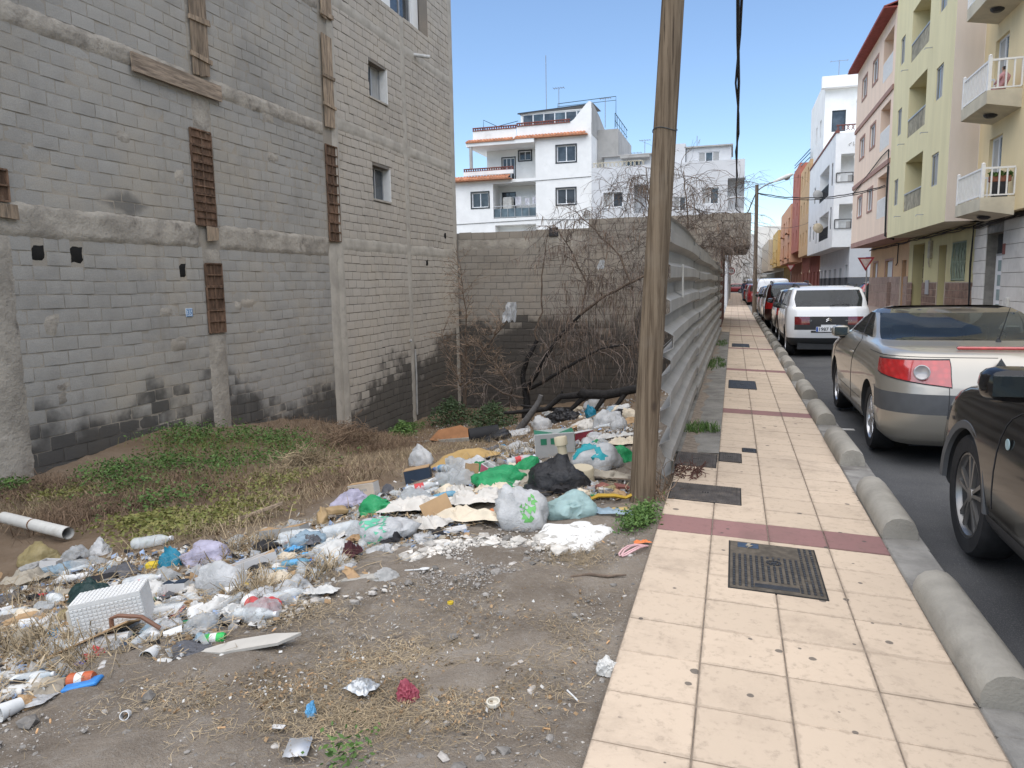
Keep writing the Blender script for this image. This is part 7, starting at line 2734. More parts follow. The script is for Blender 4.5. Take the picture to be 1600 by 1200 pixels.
CK = pm('black_cloth', (.022, .021, .022), .95, .2, 9.0); CR = pm('coral_cloth', (.52, .16, .10), .95, .15, 6.0); CM = pm('maroon_cloth', (.07, .025, .028), .95, .15); CG = pm('greyish_beige_cloth', (.30, .265, .21), .95, .12, 5.0)
CARD = pm('brown_cardboard', (.36, .235, .125), .9, .12, 4.0, .1, 50.0, dirt=(.26, .17, .10), dsc=3.0); CARDW = pm('white_board', (.52, .51, .49), .8, .06, 4.0, dirt=(.42, .39, .34), dsc=3.0, dlo=.5, dhi=.8); CARDG = pm('green_print', (.02, .14, .075), .6, .1); CARDN = pm('navy_print', (.018, .03, .05), .6, .15); CARDGY = pm('grey_board', (.30, .295, .28), .85, .1, 4.0)
EPS = pm('white_foam', (.58, .575, .55), .9, .04, 6.0, .4, 70.0, dirt=(.50, .46, .39), dsc=2.0, dlo=.55, dhi=.85)
PAPER = pm('white_paper', (.50, .49, .46), .9, .06, 9.0, dirt=(.45, .41, .35), dsc=5.0, dlo=.5, dhi=.8)
CLEAR = NT('clear_bottle_plastic')
CLEAR.fin((.78, .82, .82), .12, 0, .5); CLEAR.b.inputs['Alpha'].default_value = .42; CLEAR = CLEAR.mat
CLEARG = NT('green_bottle_glass'); CLEARG.fin((.03, .12, .05), .08, 0, .6); CLEARG.b.inputs['Alpha'].default_value = .8; CLEARG = CLEARG.mat
CLEARB = NT('blue_bottle_plastic'); CLEARB.fin((.10, .30, .42), .15, 0, .5); CLEARB.b.inputs['Alpha'].default_value = .7; CLEARB = CLEARB.mat
TIN = pm('tin', (.45, .45, .45), .3, .1, metal=.9)
COLS = {}


def flat_col(name, c, rough=.5):
	return pm(name, c, rough, .1, 8.0, dirt=tint(c, .6), dsc=6.0, dlo=.6, dhi=.85)


def bag_mesh(sx, sy, sz, seed, crease=.12, flat=.35, knot=None):
	"""a slumped bag: creased icosphere settled on the ground"""
	bm = bmesh.new()
	bmesh.ops.create_icosphere(bm, subdivisions=5 if max(sx, sy) > .25 else 4, radius=1.0)
	rr = random.Random(seed)
	off = V(rr.uniform(0, 50), rr.uniform(0, 50), rr.uniform(0, 50))
	kd = (Vector(knot) if knot else V(rr.uniform(-.5, .5), rr.uniform(-.5, .5), .8)).normalized()
	o1 = kd.orthogonal().normalized(); o2 = kd.cross(o1)
	nf = rr.randint(9, 15)
	for v in bm.verts:
		n = v.co.normalized()
		low = mnoise.noise(n * 1.3 + off)
		ridge = 1 - abs(mnoise.noise(n * 2.6 + off * 1.7)) * 2
		fine = 1 - abs(mnoise.noise(n * 6.5 + off * .7)) * 2
		vf = 1 - abs(mnoise.noise(n * 13 + off * .3)) * 2
		# pleats gathered towards the knot
		t_ = n.dot(kd)
		ang = math.atan2(n.dot(o2), n.dot(o1))
		pl_ = max(0, t_) ** 2 * (1 - abs(math.sin(ang * nf / 2 + low * 2))) * .22
		k = 1 + .34 * low + crease * ridge * .8 + crease * .5 * fine + crease * .22 * vf + pl_ - .12 * max(0, t_ - .2)
		if t_ > .93: k += (t_ - .93) * 4.5
		p = n * k
		z = p.z
		if z < -flat: z = -flat - (z + flat) * -.12
		v.co = V(p.x * sx, p.y * sy, (z + flat) * sz / (1 + flat) * 1.0)
	m = MB()
	bm.verts.index_update()
	m.add([v.co.copy() for v in bm.verts], [tuple(v.index for v in f.verts) for f in bm.faces])
	bm.free()
	return m


def slope_rot(p):
	e = .12
	dzdx = (tz(p.x + e, p.y) - tz(p.x - e, p.y)) / (2 * e)
	dzdy = (tz(p.x, p.y + e) - tz(p.x, p.y - e)) / (2 * e)
	n = V(-dzdx, -dzdy, 1).normalized()
	return V(0, 0, 1).rotation_difference(n)


def put(o, p, yaw=0.0, sink=.01, tiltx=0.0, tilty=0.0, lift=0.0):
	q = slope_rot(p) @ Matrix.Rotation(yaw, 3, 'Z').to_quaternion() @ Matrix.Rotation(tiltx, 3, 'X').to_quaternion() @ Matrix.Rotation(tilty, 3, 'Y').to_quaternion()
	o.rotation_mode = 'QUATERNION'
	o.rotation_quaternion = q
	o.location = p + V(0, 0, lift - sink)
	return o


BAGN = [0]


def bag(label, u, v, w, h, mat, yaw=0.0, dep=.8, seed=None, crease=.12, knot=None, name='plastic_bag', cat='bag', smooth=65, lift=0.0, group=None):
	p = gp(u, v)
	s = mpp(p)
	BAGN[0] += 1
	W, H = w * s * .5, h * s * .86
	m = bag_mesh(W * .9, W * dep * .9, H, seed or BAGN[0] * 13, crease, .35, knot)
	p2 = p + V(-.0, W * dep * .8, 0) * 1.0
	p2.z = tz(p2.x, p2.y)
	o = bpy.data.objects.new(name, m.mesh(name, mat, smooth))
	link(o)
	put(o, p2, yaw, .02, lift=lift)
	return tag(o, label, cat, group)


def print_on(o, kind, mat, face=(0, -1), size=.5):
	"""flat print following the front of a bag: shapes projected on its surface"""
	me = o.data
	vs = [v.co for v in me.vertices]
	m = MB()
	d = V(face[0], face[1], .25).normalized()
	q = o.rotation_quaternion
	fs = []
	xs_ = [v.x for v in vs]; zs_ = [v.z for v in vs]
	W = max(xs_) - min(xs_); H = max(zs_) - min(zs_)
	for pg in me.polygons:
		if pg.normal.dot(V(face[0], face[1], .35).normalized()) < .25: continue
		x = pg.center.x / W * 2; z = pg.center.z / H
		ok = False
		if kind == 'arc':
			r = math.hypot(x + .15, (z - .35) * 1.4)
			ok = .42 < r < .60 and z > .38 or (abs(z - .47) < .05 and .0 < x < .5)
		elif kind == 'tree':
			r = math.hypot(x - .42, (z - .45) * 1.0)
			ok = r < .27 and mnoise.noise(V(x * 14, z * 14, 0)) > .02
		elif kind == 'rings':
			r = math.hypot(x + .1, (z - .6) * 1.2)
			ok = ((.34 < r < .40 or .18 < r < .22) and mnoise.noise(V(x * 9, z * 9, 0)) > -.2) or (abs(z - .82) < .04 and x < .1 and int(x * 20) % 2)
		elif kind == 'dots':
			ok = (int(x * 25) % 3 == 0) and (int(z * 14) % 3 == 0)
		if ok: fs.append(tuple(pg.vertices))
	if not fs: return
	used = sorted({i for f in fs for i in f})
	mp = {i: k for k, i in enumerate(used)}
	m.add([vs[i] + me.vertices[i].normal * .0025 for i in used], [tuple(mp[i] for i in f) for f in fs])
	m.build('print', mat, o, smooth=65)


def sheet_obj(name, label, cat, u, v, w, d, mat, amp=.06, yaw=0.0, seed=0, n=20, lift=.02, group=None, arch=0.0, ragged=.15):
	"""a crumpled sheet, cloth or film lying on the heap; w and d in photograph pixels"""
	p = gp(u, v); s = mpp(p)
	W, D = w * s, d * s
	off = V(seed * 3.7, seed * 1.3, seed * .7)

	def fn(a, b):
		x = (a - .5) * W; y = (b - .5) * D
		rg = 1 + ragged * mnoise.noise(V(math.atan2(b - .5, a - .5) * 2, seed, 0)) * 2
		x *= rg; y *= rg
		q = V(x / max(W, D) * 4, y / max(W, D) * 4, 0) + off
		fe_ = min(1.0, 5 * min(a, 1 - a, b, 1 - b)) * .85 + .15
		z = fe_ * amp * ((1 - abs(mnoise.noise(q)) * 2) * .7 + .22 * (1 - abs(mnoise.noise(q * 2.7)) * 2) + .05 * mnoise.noise(q * 7)) + arch * (1 - (2 * a - 1) ** 2) * (1 - (2 * b - 1) ** 2)
		x += .12 * W * mnoise.noise(q * 1.1 + V(9, 9, 9)); y += .12 * D * mnoise.noise(q * 1.1 + V(5, 5, 5))
		return V(x, y, max(.0, z + amp * .25))
	m = MB().grid(n, n, fn)
	o = bpy.data.objects.new(name, m.mesh(name, mat, 70))
	link(o)
	p.y += D * .3
	p.z = tz(p.x, p.y)
	put(o, p, yaw, .0, lift=lift)
	return tag(o, label, cat, group)


def carton(label, u, v, w, d, h, mat, top=None, yaw=0.0, tiltx=0.0, tilty=0.0, flaps=True, name='cardboard_box', inner=None, lift=.03, front=None):
	p = gp(u, v); s = mpp(p)
	W, D, H = w * s / 2, d * s / 2, h * s
	t = thing(name, label, 'box')
	th = .006
	m = MB()
	m.box(-W, W, -D, -D + th, 0, H); m.box(-W, W, D - th, D, 0, H); m.box(-W, -W + th, -D + th, D - th, 0, H); m.box(W - th, W, -D + th, D - th, 0, H); m.box(-W + th, W - th, -D + th, D - th, 0, th)
	m.build('walls', mat, t)
	if flaps:
		for (sx_, a) in ((-1, RNG.uniform(.1, .5)), (1, RNG.uniform(-.2, .4))):
			M = Matrix.Translation((sx_ * W, 0, H)) @ Matrix.Rotation(sx_ * -a, 4, 'Y')
			MB().box(-W * .98 if sx_ > 0 else 0, 0 if sx_ > 0 else W * .98, -D * .98, D * .98, .001, .006, 0, M).build('flap', top or mat, t)
	elif top:
		MB().box(-W, W, -D, D, H + .001, H + .007).build('lid', top, t)
	if front:
		MB().box(-W * .98, W * .98, -D - .003, -D - .0005, H * .03, H * .97).build('printed_side', front, t)
	p.y += D
	p.z = tz(p.x, p.y)
	put(t, p, yaw, .02, tiltx, tilty, lift)
	return t, W, D, H


def lying(o, p, yaw, roll=0.0, r=.03):
	"""lay a thing that was built standing along z on its side"""
	o.rotation_mode = 'QUATERNION'
	o.rotation_quaternion = slope_rot(p) @ Matrix.Rotation(yaw, 3, 'Z').to_quaternion() @ Matrix.Rotation(math.pi / 2, 3, 'Y').to_quaternion() @ Matrix.Rotation(roll, 3, 'Z').to_quaternion()
	o.location = p + V(0, 0, r * .85)
	return o


BPROF = [(0, 0), (.8, 0), (1, .06), (1, .20), (.93, .22), (1, .24), (1, .42), (.92, .45), (1, .48), (1, .66), (.85, .75), (.45, .88), (.34, .90), (.34, .94)]
BOTTLES = {}


def bottle_parts(key, r, L, mat, cap, lab):
	if key in BOTTLES: return BOTTLES[key]
	k = MB().lathe([(a * r, b * L) for a, b in BPROF], 14)
	for i, q in enumerate(k.v):      # a few dents
		n_ = mnoise.noise(V(*q) * 18)
		k.v[i] = (q[0] * (1 + .16 * n_), q[1] * (1 + .10 * n_), q[2])
	c = MB().lathe([(r * .40, L * .93), (r * .42, L * .94), (r * .42, L), (0, L)], 12)
	l_ = MB().lathe([(r * 1.015, L * .28), (r * 1.015, L * .56)], 14, None, False)
	BOTTLES[key] = (k.mesh('bottle', mat, 50), c.mesh('cap', cap, 40), l_.mesh('wrapper', lab, 60) if lab else None, r)
	return BOTTLES[key]


def bottle(label, u, v, L, mat, cap, lab=None, yaw=0.0, group=None, key=None, lift=0.0):
	p = gp(u, v); s = mpp(p)
	LL = L * s
	b, c, l_, r = bottle_parts(key or label, LL * .14, LL, mat, cap, lab)
	o = bpy.data.objects.new('plastic_bottle', b)
	link(o)
	for nm, me in (('cap', c), ('wrapper', l_)):
		if me: link(bpy.data.objects.new(nm, me), o)
	p = p + V(-LL * .5 * math.cos(yaw), -LL * .5 * math.sin(yaw), 0)
	p.z = tz(p.x, p.y) + lift
	lying(o, p, yaw, RNG.uniform(0, 6), r)
	return tag(o, label, 'bottle', group)


def can(label, u, v, L, col, yaw):
	p = gp(u, v); s = mpp(p)
	LL = L * s; r = LL * .27
	o = MB().lathe([(r * .8, 0), (r, .08 * LL), (r, .9 * LL), (r * .82, LL)], 18).build('drink_can', flat_col(label.split(' drink')[0].replace(' ', '_') + '_tin', col, .3))
	o.data.transform(Matrix.Translation((0, 0, 0)))
	MB().lathe([(0, LL * .985), (r * .78, LL * .985), (r * .83, LL * 1.0), (r * .83, LL * 1.004), (r * .76, LL * .99), (0, LL * .99)], 18).build('lid', TIN, o, smooth=30)
	MB().lathe([(r * 1.012, LL * .35), (r * 1.012, LL * .65)], 18, None, False).build('band', flat_col('pale_can_band', (.6, .6, .58), .3), o, smooth=60)
	lying(o, p, yaw, 0, r)
	return tag(o, label, 'can')


# --- bags and cloth, front of the heap first
b = bag('large white bag with green tree print at the front of the heap', 808, 826, 88, 66, PW, seed=5, dep=.8, knot=(-.5, 0, .8)); print_on(b, 'tree', flat_col('leaf_green_print', (.12, .36, .10)))
bag('pale aqua tied bag beside the large white bag', 886, 812, 82, 44, PB_, seed=9, crease=.1, knot=(0, -.9, .25))
sheet_obj('plastic_film', 'pale blue film trailing right of the aqua bag', 'film', 950, 808, 70, 26, PLB, .03, 0, 3)
b = bag('black rubbish bag in the middle of the heap', 868, 772, 96, 52, PK, seed=14, crease=.14, knot=(.2, -.1, .9))
bag('crumpled black bag with white dots under the black rubbish bag', 830, 778, 75, 16, PK, seed=17, crease=.2); 
b = bag('long bright green bag left of the black bag', 778, 766, 80, 40, PG, seed=21, crease=.13, knot=(-.9, 0, .3))
bag('round bright green bag behind the long green one', 822, 750, 52, 34, PG, seed=22)
b = bag('white bag with teal arch print near the wooden pole', 928, 734, 80, 46, PW, seed=25); print_on(b, 'arc', flat_col('teal_print', (.02, .25, .28)))
bag('bright green bag half behind the wooden pole', 968, 724, 46, 30, PG, seed=27)
b = bag('flattened white bag with green rings at the front left of the heap', 590, 856, 104, 52, PW, seed=31, crease=.09, knot=(.9, 0, .4)); print_on(b, 'rings', flat_col('mint_print', (.10, .38, .24)))
bag('full white bag lying on the left litter slope', 338, 932, 84, 62, PW, seed=35, crease=.08, knot=(-.9, -.3, .1), dep=.55)
bag('lilac bag behind the white bag on the litter slope', 310, 886, 88, 42, PL_, seed=38, dep=.6, knot=(-.8, 0, .2))
bag('white knotted bag on the grass behind the cartons', 654, 730, 38, 34, PW, seed=41, crease=.16, knot=(0, 0, 1))
bag('small bright green bag above the ringed white bag', 580, 806, 58, 32, PG, seed=44, knot=(.9, 0, .3))
bag('pale lilac film bag beside the small green bag', 540, 796, 66, 30, PL_, seed=46)
bag('mustard beige bag at the left edge', 45, 884, 72, 36, PY_, seed=48, dep=.6)
bag('teal blue bag beside the lilac bag', 262, 892, 40, 36, PT, seed=50, crease=.18)
bag('dark green bag above the white foam box', 128, 950, 74, 46, PDG, seed=52, dep=.6)
bag('grey bag between the dark green and the teal bags', 178, 908, 58, 26, PGY, seed=54, crease=.18)
bag('white bag at the edge of the green weeds', 147, 868, 36, 24, PW, seed=56, crease=.16)
bag('clear film bag left of the white one by the weeds', 108, 878, 44, 24, PC, seed=58, crease=.2)
bag('white bag open with green crumple, behind the heap', 735, 742, 50, 30, PW, seed=60)
bag('crumpled dark green bag inside the open white bag', 747, 741, 28, 20, plastic('mid_green_bag', (.02, .20, .06)), seed=61, crease=.22)
bag('black bag below the charred log', 878, 660, 54, 20, PK, seed=63, crease=.18)
bag('white film bag right of the black bag below the log', 948, 668, 46, 28, PW, seed=65, crease=.18)
bag('teal film scrap bag below the charred log', 924, 652, 18, 20, PT, seed=66, crease=.2)
bag('white bag below the stump', 845, 672, 34, 24, PW, seed=67)
bag('white bag on the charred log', 927, 640, 30, 20, PW, seed=69, crease=.2)
bag('white bag lying low by the black tube', 800, 684, 56, 12, PW, seed=71)
bag('white bag near the pole at the back', 968, 672, 28, 24, PW, seed=73)
bag('cream bag behind the white arch bag', 985, 655, 22, 20, CB, seed=74)
bag('black bag next to the black tube', 776, 690, 46, 18, PK, seed=75)
bag('grey bag in the dry grass left of the carton', 604, 776, 24, 22, PGY, seed=77)
for i, (u, v, w, h) in enumerate(((640, 800, 70, 34), (505, 850, 40, 26), (455, 838, 46, 24), (690, 765, 48, 26), (712, 740, 40, 26), (760, 782, 40, 20), (545, 842, 40, 26), (490, 880, 40, 22), (720, 765, 50, 30), (250, 915, 46, 24), (145, 885, 30, 16), (210, 940, 40, 22), (60, 960, 50, 20), (30, 1085, 44, 22), (190, 1060, 40, 14), (430, 895, 40, 20))):
	bag(['big crumpled clear film before the white sheet', 'clear film behind the ringed bag', 'clear film by the grey carton', 'clear film left of the long green bag', 'clear film below the open white bag', 'clear film under the long green bag', 'clear film left beside the ringed bag', 'clear film left of the blue bottle', 'large clear film in the middle of the heap top', 'clear film below the teal bag', 'small clear film by the medicine box', 'clear film right of the dark green bag', 'clear film at the left edge above the foam box', 'clear film at the bottom left corner', 'clear film below the foam box', 'clear film right of the long tilted carton'][i], u, v, w, h, PC, seed=200 + i, crease=.2, name='clear_film', cat='film', group='clear film scraps')

CT = [('white cotton sheet crumpled over the middle of the heap', 640, 806, 96, 60, CW, .10), ('white cloth draped left of the brown cardboard sheet', 735, 795, 90, 50, CW, .10), ('long cream cloth at the front of the heap', 735, 822, 140, 44, CB, .09), ('white cloth on the left front of the heap', 665, 835, 60, 40, CW, .09),
	  ('cream cloth left of the large white bag', 712, 782, 40, 34, CW, .09), ('pale yellow cloth behind the large white bag', 770, 775, 70, 26, CB, .07), ('coral cloth at the foot of the ringed white bag', 603, 846, 44, 26, CR, .07), ('black trousers crumpled below the coral cloth', 605, 856, 42, 24, CK, .08),
	  ('maroon cloth crumpled on the gravel edge', 548, 880, 26, 26, CM, .10), ('greyish beige cloth at the left edge of the litter', 30, 920, 80, 50, CG, .10), ('beige cloth heap near the wooden pole', 945, 752, 70, 24, CG, .06), ('beige rags behind the arch bag', 975, 700, 50, 30, CB, .08), ('pale rags under the charred log', 880, 645, 60, 20, CW, .08),
	  ('cream papers spread near the pole', 960, 688, 60, 20, PAPER, .06), ('grey sheet folded in the litter', 475, 860, 46, 30, PGY, .07), ('beige carpet piece behind the black tube', 745, 678, 60, 26, CG, .10), ('white paper sheet at the edge of the gravel', 500, 935, 50, 22, PAPER, .04), ('silvery foil sheet on the near gravel', 562, 1090, 44, 40, pm('thin_foil', (.42, .43, .43), .35, .2, 9.0, metal=.4), .03)]
for i, (lb, u, v, w, d, mt, am) in enumerate(CT):
	sheet_obj('cloth' if mt not in (PAPER, PGY) else 'crumpled_sheet', lb, 'cloth' if mt not in (PAPER, PGY) else 'sheet', u, v, w, d, mt, am, RNG.uniform(-.4, .4), 30 + i, 26, .02)

# --- boxes and boards
t, W, D, H = carton('open white and green drinks carton in front of the burnt stump', 862, 716, 62, 46, 38, CARDW, CARDG, .28, .05, .1, True, front=CARDGY)
for k in range(3):
	MB().box(-W * .7 + k * W * .5, -W * .7 + k * W * .5 + W * .3, -D - .006, -D - .004, H * .55, H * .8).build('printed_block', CARDG, t)
MB().box(W + .0005, W + .004, -D * .95, D * .95, H * .04, H * .96).build('green_side', CARDG, t)
t, W, D, H = carton('navy carton with brown top at the back of the heap', 648, 756, 40, 36, 20, CARDN, CARD, .35, 0, 0, False)
t, W, D, H = carton('beige carton with a blue square on its side in the dry grass', 566, 778, 44, 20, 20, CARDW, CARD, .05, 0, 0, False, front=pm('beige_board', (.44, .37, .29), .85))
MB().box(-W * .85, -W * .5, -D - .008, -D - .004, H * .3, H * .8).build('blue_square', CARDN, t)
m = MB().box(-W * .74, -W * .62, -D - .010, -D - .0085, H * .42, H * .68)
m.build('pale_square', CARDW, t)
m = MB()
for k in range(6):
	m.box(-W * .35 + k * W * .14, -W * .27 + k * W * .14, -D - .007, -D - .004, H * .42, H * .60)
m.build('print_line', CARDGY, t)
t, W, D, H = carton('grey printed carton lying left of the bottles', 440, 850, 78, 24, 22, CARDGY, CARD, -.05, 0, .0, True)
t, W, D, H = carton('long white and brown carton tilted in the litter', 392, 895, 72, 20, 18, CARDW, CARD, .75, 0, -.1, True)
t, W, D, H = carton('shallow dark red box with white lid behind the drinks carton', 905, 692, 38, 26, 14, pm('dark_red_board', (.16, .02, .03), .7), CARDW, .5, 0, 0, False)
t, W, D, H = carton('small brown carton standing behind the green bag', 733, 760, 20, 14, 32, CARD, None, .5, 0, .3, True)
t, W, D, H = carton('pink and white carton leaning behind the green bag', 758, 760, 22, 14, 34, CARDW, None, -.5, 0, .5, False, front=pm('pink_board', (.40, .10, .14), .7))
t, W, D, H = carton('small white medicine box left of the teal bag', 72, 895, 26, 18, 16, CARDW, None, .3, 0, .2, False)
t, W, D, H = carton('open white leaflet box with black side on the slope', 270, 935, 34, 20, 20, CARDW, CARDN, .3, 0, .1, True)
t, W, D, H = carton('white takeaway tray box beside the red papers', 465, 835, 26, 20, 12, CARDW, None, .4, 0, .3, True)

# large ribbed foam box on its side
p = gp(165, 998); s = mpp(p)
t = thing('foam_box', 'big white quilted foam box tipped on its side at the left', 'box')
W, D, H = 52 * s, 26 * s, 58 * s
th = .02
m = MB()
m.box(-W, W, -D, -D + th, 0, H); m.box(-W, W, D - th, D, 0, H); m.box(W - th, W, -D + th, D - th, 0, H); m.box(-W, W - th, -D + th, D - th, 0, th)
m.build('walls', EPS, t)
m = MB()
nx_, nz_ = 16, 10
for i in range(nx_):
	for j in range(nz_):
		x0 = -W + 2 * W * i / nx_; z0 = H * j / nz_
		m.box(x0 + .003, x0 + 2 * W / nx_ - .003, -D - .004, -D - .0005, z0 + .003, z0 + H / nz_ - .003, .006)
for i in range(nx_):
	for j in range(6):
		x0 = -W + 2 * W * i / nx_; y0 = -D + 2 * D * j / 6
		m.box(x0 + .003, x0 + 2 * W / nx_ - .003, y0 + .003, y0 + 2 * D / 6 - .003, H + .0212, H + .0245, .005)
tag(m.build('quilted_ribs', EPS, t), kind='stuff')
MB().box(-W, W, -D, D, H + .001, H + .021).build('lid', EPS, t)
MB().box(-W - .015, -W - .001, -D, D, .0, H * .98).build('end_panel', pm('dirty_foam', (.50, .46, .39), .9, .08, 4.0), t)
p.y += D; p.z = tz(p.x, p.y)
put(t, p, .50, .05, .10, -.02, .06)

p = gp(390, 1018); s = mpp(p)
o = MB().prism([(-.22, -.02), (-.10, -.055), (.16, -.03), (.25, .035), (.12, .055), (-.06, .04)], .014).build('broken_board', pm('pale_grey_board', (.42, .395, .35), .9, .08, 5.0, dirt=(.28, .25, .21), dsc=3.0, dlo=.5, dhi=.8))
put(tag(o, 'pale grey broken board lying flat on the near slope', 'board'), p, .28, 0, .12, -.06, .03)
o = MB().prism([(-.5, -.16), (.3, -.28), (.55, .05), (.2, .25), (-.3, .12)], .02).build('rusty_sheet', pm('rusty_orange_board', (.27, .13, .06), .9, .15, 4.0))
put(tag(o, 'rusty orange broken board leaning at the foot of the sapling', 'board'), gp(708, 690), .3, 0, .9, .1, .15)
o = sheet_obj('cardboard_sheet', 'long tan cardboard sheet buckled behind the heap', 'cardboard', 725, 728, 110, 34, pm('tan_cardboard', (.38, .25, .10), .9, .12, 4.0), .02, .35, 80, 14, .05, arch=.12, ragged=.04)
o = MB().box(-.11, .11, -.006, .006, 0, .17, .003).build('cardboard_sheet', CARD)
put(tag(o, 'brown cardboard sheet standing among the white cloths', 'cardboard'), gp(690, 812), .25, .02, -.45, -.35, .02)
o = MB().box(-.16, .16, -.1, .1, 0, .008).build('cardboard_sheet', CARD)
put(tag(o, 'small brown cardboard sheet below the navy carton', 'cardboard'), gp(668, 766), .5, 0, -.3, -.2, .04)
o = MB().box(-.22, .22, -.10, .10, 0, .008).build('cardboard_sheet', CARD)
put(tag(o, 'brown cardboard sheet under the rolled white tube at the left', 'cardboard'), gp(140, 1015), .5, 0, -.3, -.25, .04)
o = MB().prism([(-.35, -.09), (.32, -.10), (.36, .08), (-.3, .12)], .06).build('concrete_slab', pm('broken_concrete', (.36, .34, .30), .95, .15, 6.0, .8, 25.0, dirt=(.2, .18, .15), dsc=4.0))
o.scale = (.42, .42, .42)
put(tag(o, 'broken grey concrete slab on the edge of the gravel', 'slab'), gp(563, 908), .2, .0, 0, -.05, .0)
o = MB().box(-.30, .30, -.04, .04, 0, .03, .004).build('dark_plank', M_OLDWOOD)
put(tag(o, 'grey plank with dark frame at the far edge of the litter', 'plank'), gp(395, 815), .5, 0, 0, -.15, .06)
o = MB().box(-2.6, 2.6, -.06, .06, 0, .12, .01).build('kerb_slab', M_KERB)
put(tag(o, 'long pale concrete kerb half buried before the shrubs', 'kerb'), gp(720, 690), -.12, .04, 0, 0, 0)

# plastic pipe, tube, bucket, tiles
a = gp(8, 830); b2 = gp(108, 848)
a.z += .16; b2.z += .10
d_ = (b2 - a)
m = MB().tube([a, a.lerp(b2, .5), b2], .062, 18, False)
m.tube([a + d_ * .002, b2 - d_ * .002], .056, 18, False)
o = m.build('drain_pipe', pm('off_white_pvc', (.56, .55, .51), .5, .06, 4.0, dirt=(.36, .33, .28), dsc=3.0, dlo=.55, dhi=.8), smooth=50)
tag(o, 'long off white drain pipe with a rust mark at the left', 'pipe')
k = MB().tube([a.lerp(b2, .47), a.lerp(b2, .49)], .0635, 18, False)
k.v = [(q[0] - o.location.x, q[1] - o.location.y, q[2] - o.location.z) for q in k.v]
k.build('rust_mark', pm('rust', (.16, .08, .04), .9), o)
p = gp(745, 692); s = mpp(p)
o = MB().lathe([(.17, 0), (.17, .6), (.165, .6), (.165, .02)], 24, None, False).build('black_tube', pm('black_rubber', (.015, .015, .016), .7), smooth=40)
tag(lying(o, p, math.radians(205), 0, .17), 'wide black plastic tube open towards the viewer at the back', 'tube')
o.location = p + V(.35, .35, .15)
p = gp(905, 755); s = mpp(p)
o = MB().lathe([(.0, .098), (.085, .098), (.092, .09), (.098, 0)], 28).build('cream_tub', pm('cream_plastic', (.50, .43, .30), .6, .06, 5.0, dirt=(.36, .30, .21), dsc=5.0, dlo=.5, dhi=.8), smooth=40)
put(tag(o, 'cream plastic tub upside down behind the black bag', 'tub'), p + V(0, .1, 0), 0, 0, .1, .05)
o.scale = (1.12, 1.12, 1.15)
p = gp(881, 737)
o = MB().lathe([(.036, 0), (.036, .17), (.05, .175), (.05, .235), (.046, .24), (.03, .24)], 22).build('cream_pipe_stub', MATS['cream_plastic'], smooth=40)
put(tag(o, 'cream pipe stub with collar standing behind the black bag', 'pipe'), p + V(0, .05, 0), 0, 0, .02, -.06, .03)
o.scale = (1.15, 1.15, 1.15)
for i, (u, v) in enumerate(((945, 768), (970, 768))):
	o = MB().prism([(-.07, -.03), (.05, -.045), (.075, .02), (-.03, .05)], .022).build('broken_roof_tile', pm('dull_red_clay', (.22, .085, .065), .9, .15, 6.0))
	put(tag(o, 'broken dull red clay tile, %s of two near the pole' % ('left' if i == 0 else 'right'), 'tile'), gp(u, v), i * .9, 0, .2, .2, .03)
o = MB().tube([V(-.22, -.02, 0), V(-.1, 0, .05), (.02, .0, .05), (.10, .01, .03), V(.17, .02, .06), V(.2, .02, .0)], [.005, .018, .016, .012, .022, .008], 5).build('yellow_plastic_strip', flat_col('mustard_yellow_plastic', (.42, .26, .02)))
put(tag(o, 'twisted mustard yellow plastic strip left of the pole foot', 'plastic strip'), gp(955, 785), .15, 0)
o = sheet_obj('yellow_scrap', 'tan yellow paper scrap below the yellow strip', 'paper', 968, 800, 26, 16, flat_col('tan_yellow_paper', (.42, .31, .12)), .015, .3, 90, 10, .01)
p = gp(990, 862)
m = MB()
for (dx, r1, r2) in ((0, .055, .012), (.018, .04, .008)):
	m.tube([V(dx + .028 * math.cos(a_ / 12 * 6.283) + .03 * math.sin(a_ / 12 * 6.283), .11 * math.sin(a_ / 12 * 6.283), .012 + .012 * math.cos(a_ / 12 * 6.283 * 2)) for a_ in range(13)], .0055, 6)
o = m.build('pink_strap', flat_col('pale_pink_plastic', (.58, .36, .36)))
put(tag(o, 'pale pink looped plastic strap on the pavement edge', 'strap'), p, -.3, 0)
o = sheet_obj('orange_net', 'orange net scrap beside the pink strap', 'net', 1003, 852, 26, 10, flat_col('orange_net_plastic', (.60, .17, .05)), .02, .4, 91, 10, .01)

# white powder spilled before the aqua bag
p = gp(895, 834); s = mpp(p)
t_ = MB()
vs_ = []
for ri in range(10):
	for k in range(40):
		a_ = 2 * math.pi * k / 40
		R = (ri / 9) * (1 + .6 * mnoise.noise(V(math.cos(a_) * 1.6, math.sin(a_) * 1.6, 3)) + .12 * mnoise.noise(V(math.cos(a_) * 6, math.sin(a_) * 6, 8)))
		x = p.x + R * 60 * s * math.cos(a_); y = p.y + R * .24 * math.sin(a_)
		vs_.append(V(x, y, tz(x, y) + .016 * (1 - (ri / 9) ** 2) + .012 * mnoise.noise(V(x * 30, y * 30, 0)) + (.012 if ri < 9 else -.02) + .05 * mnoise.noise(V(x, y, 0) * 1.7) * 0))
t_.add(vs_, [(i * 40 + k, i * 40 + (k + 1) % 40, (i + 1) * 40 + (k + 1) % 40, (i + 1) * 40 + k) for i in range(9) for k in range(40)])
tag(t_.build('white_powder', pm('white_plaster_powder', (.70, .69, .66), .95, .06, 12.0, .6, 60.0, dirt=(.36, .34, .30), dsc=14.0, dlo=.52, dhi=.66), smooth=80), 'white plaster powder spilled in front of the aqua bag', kind='stuff')

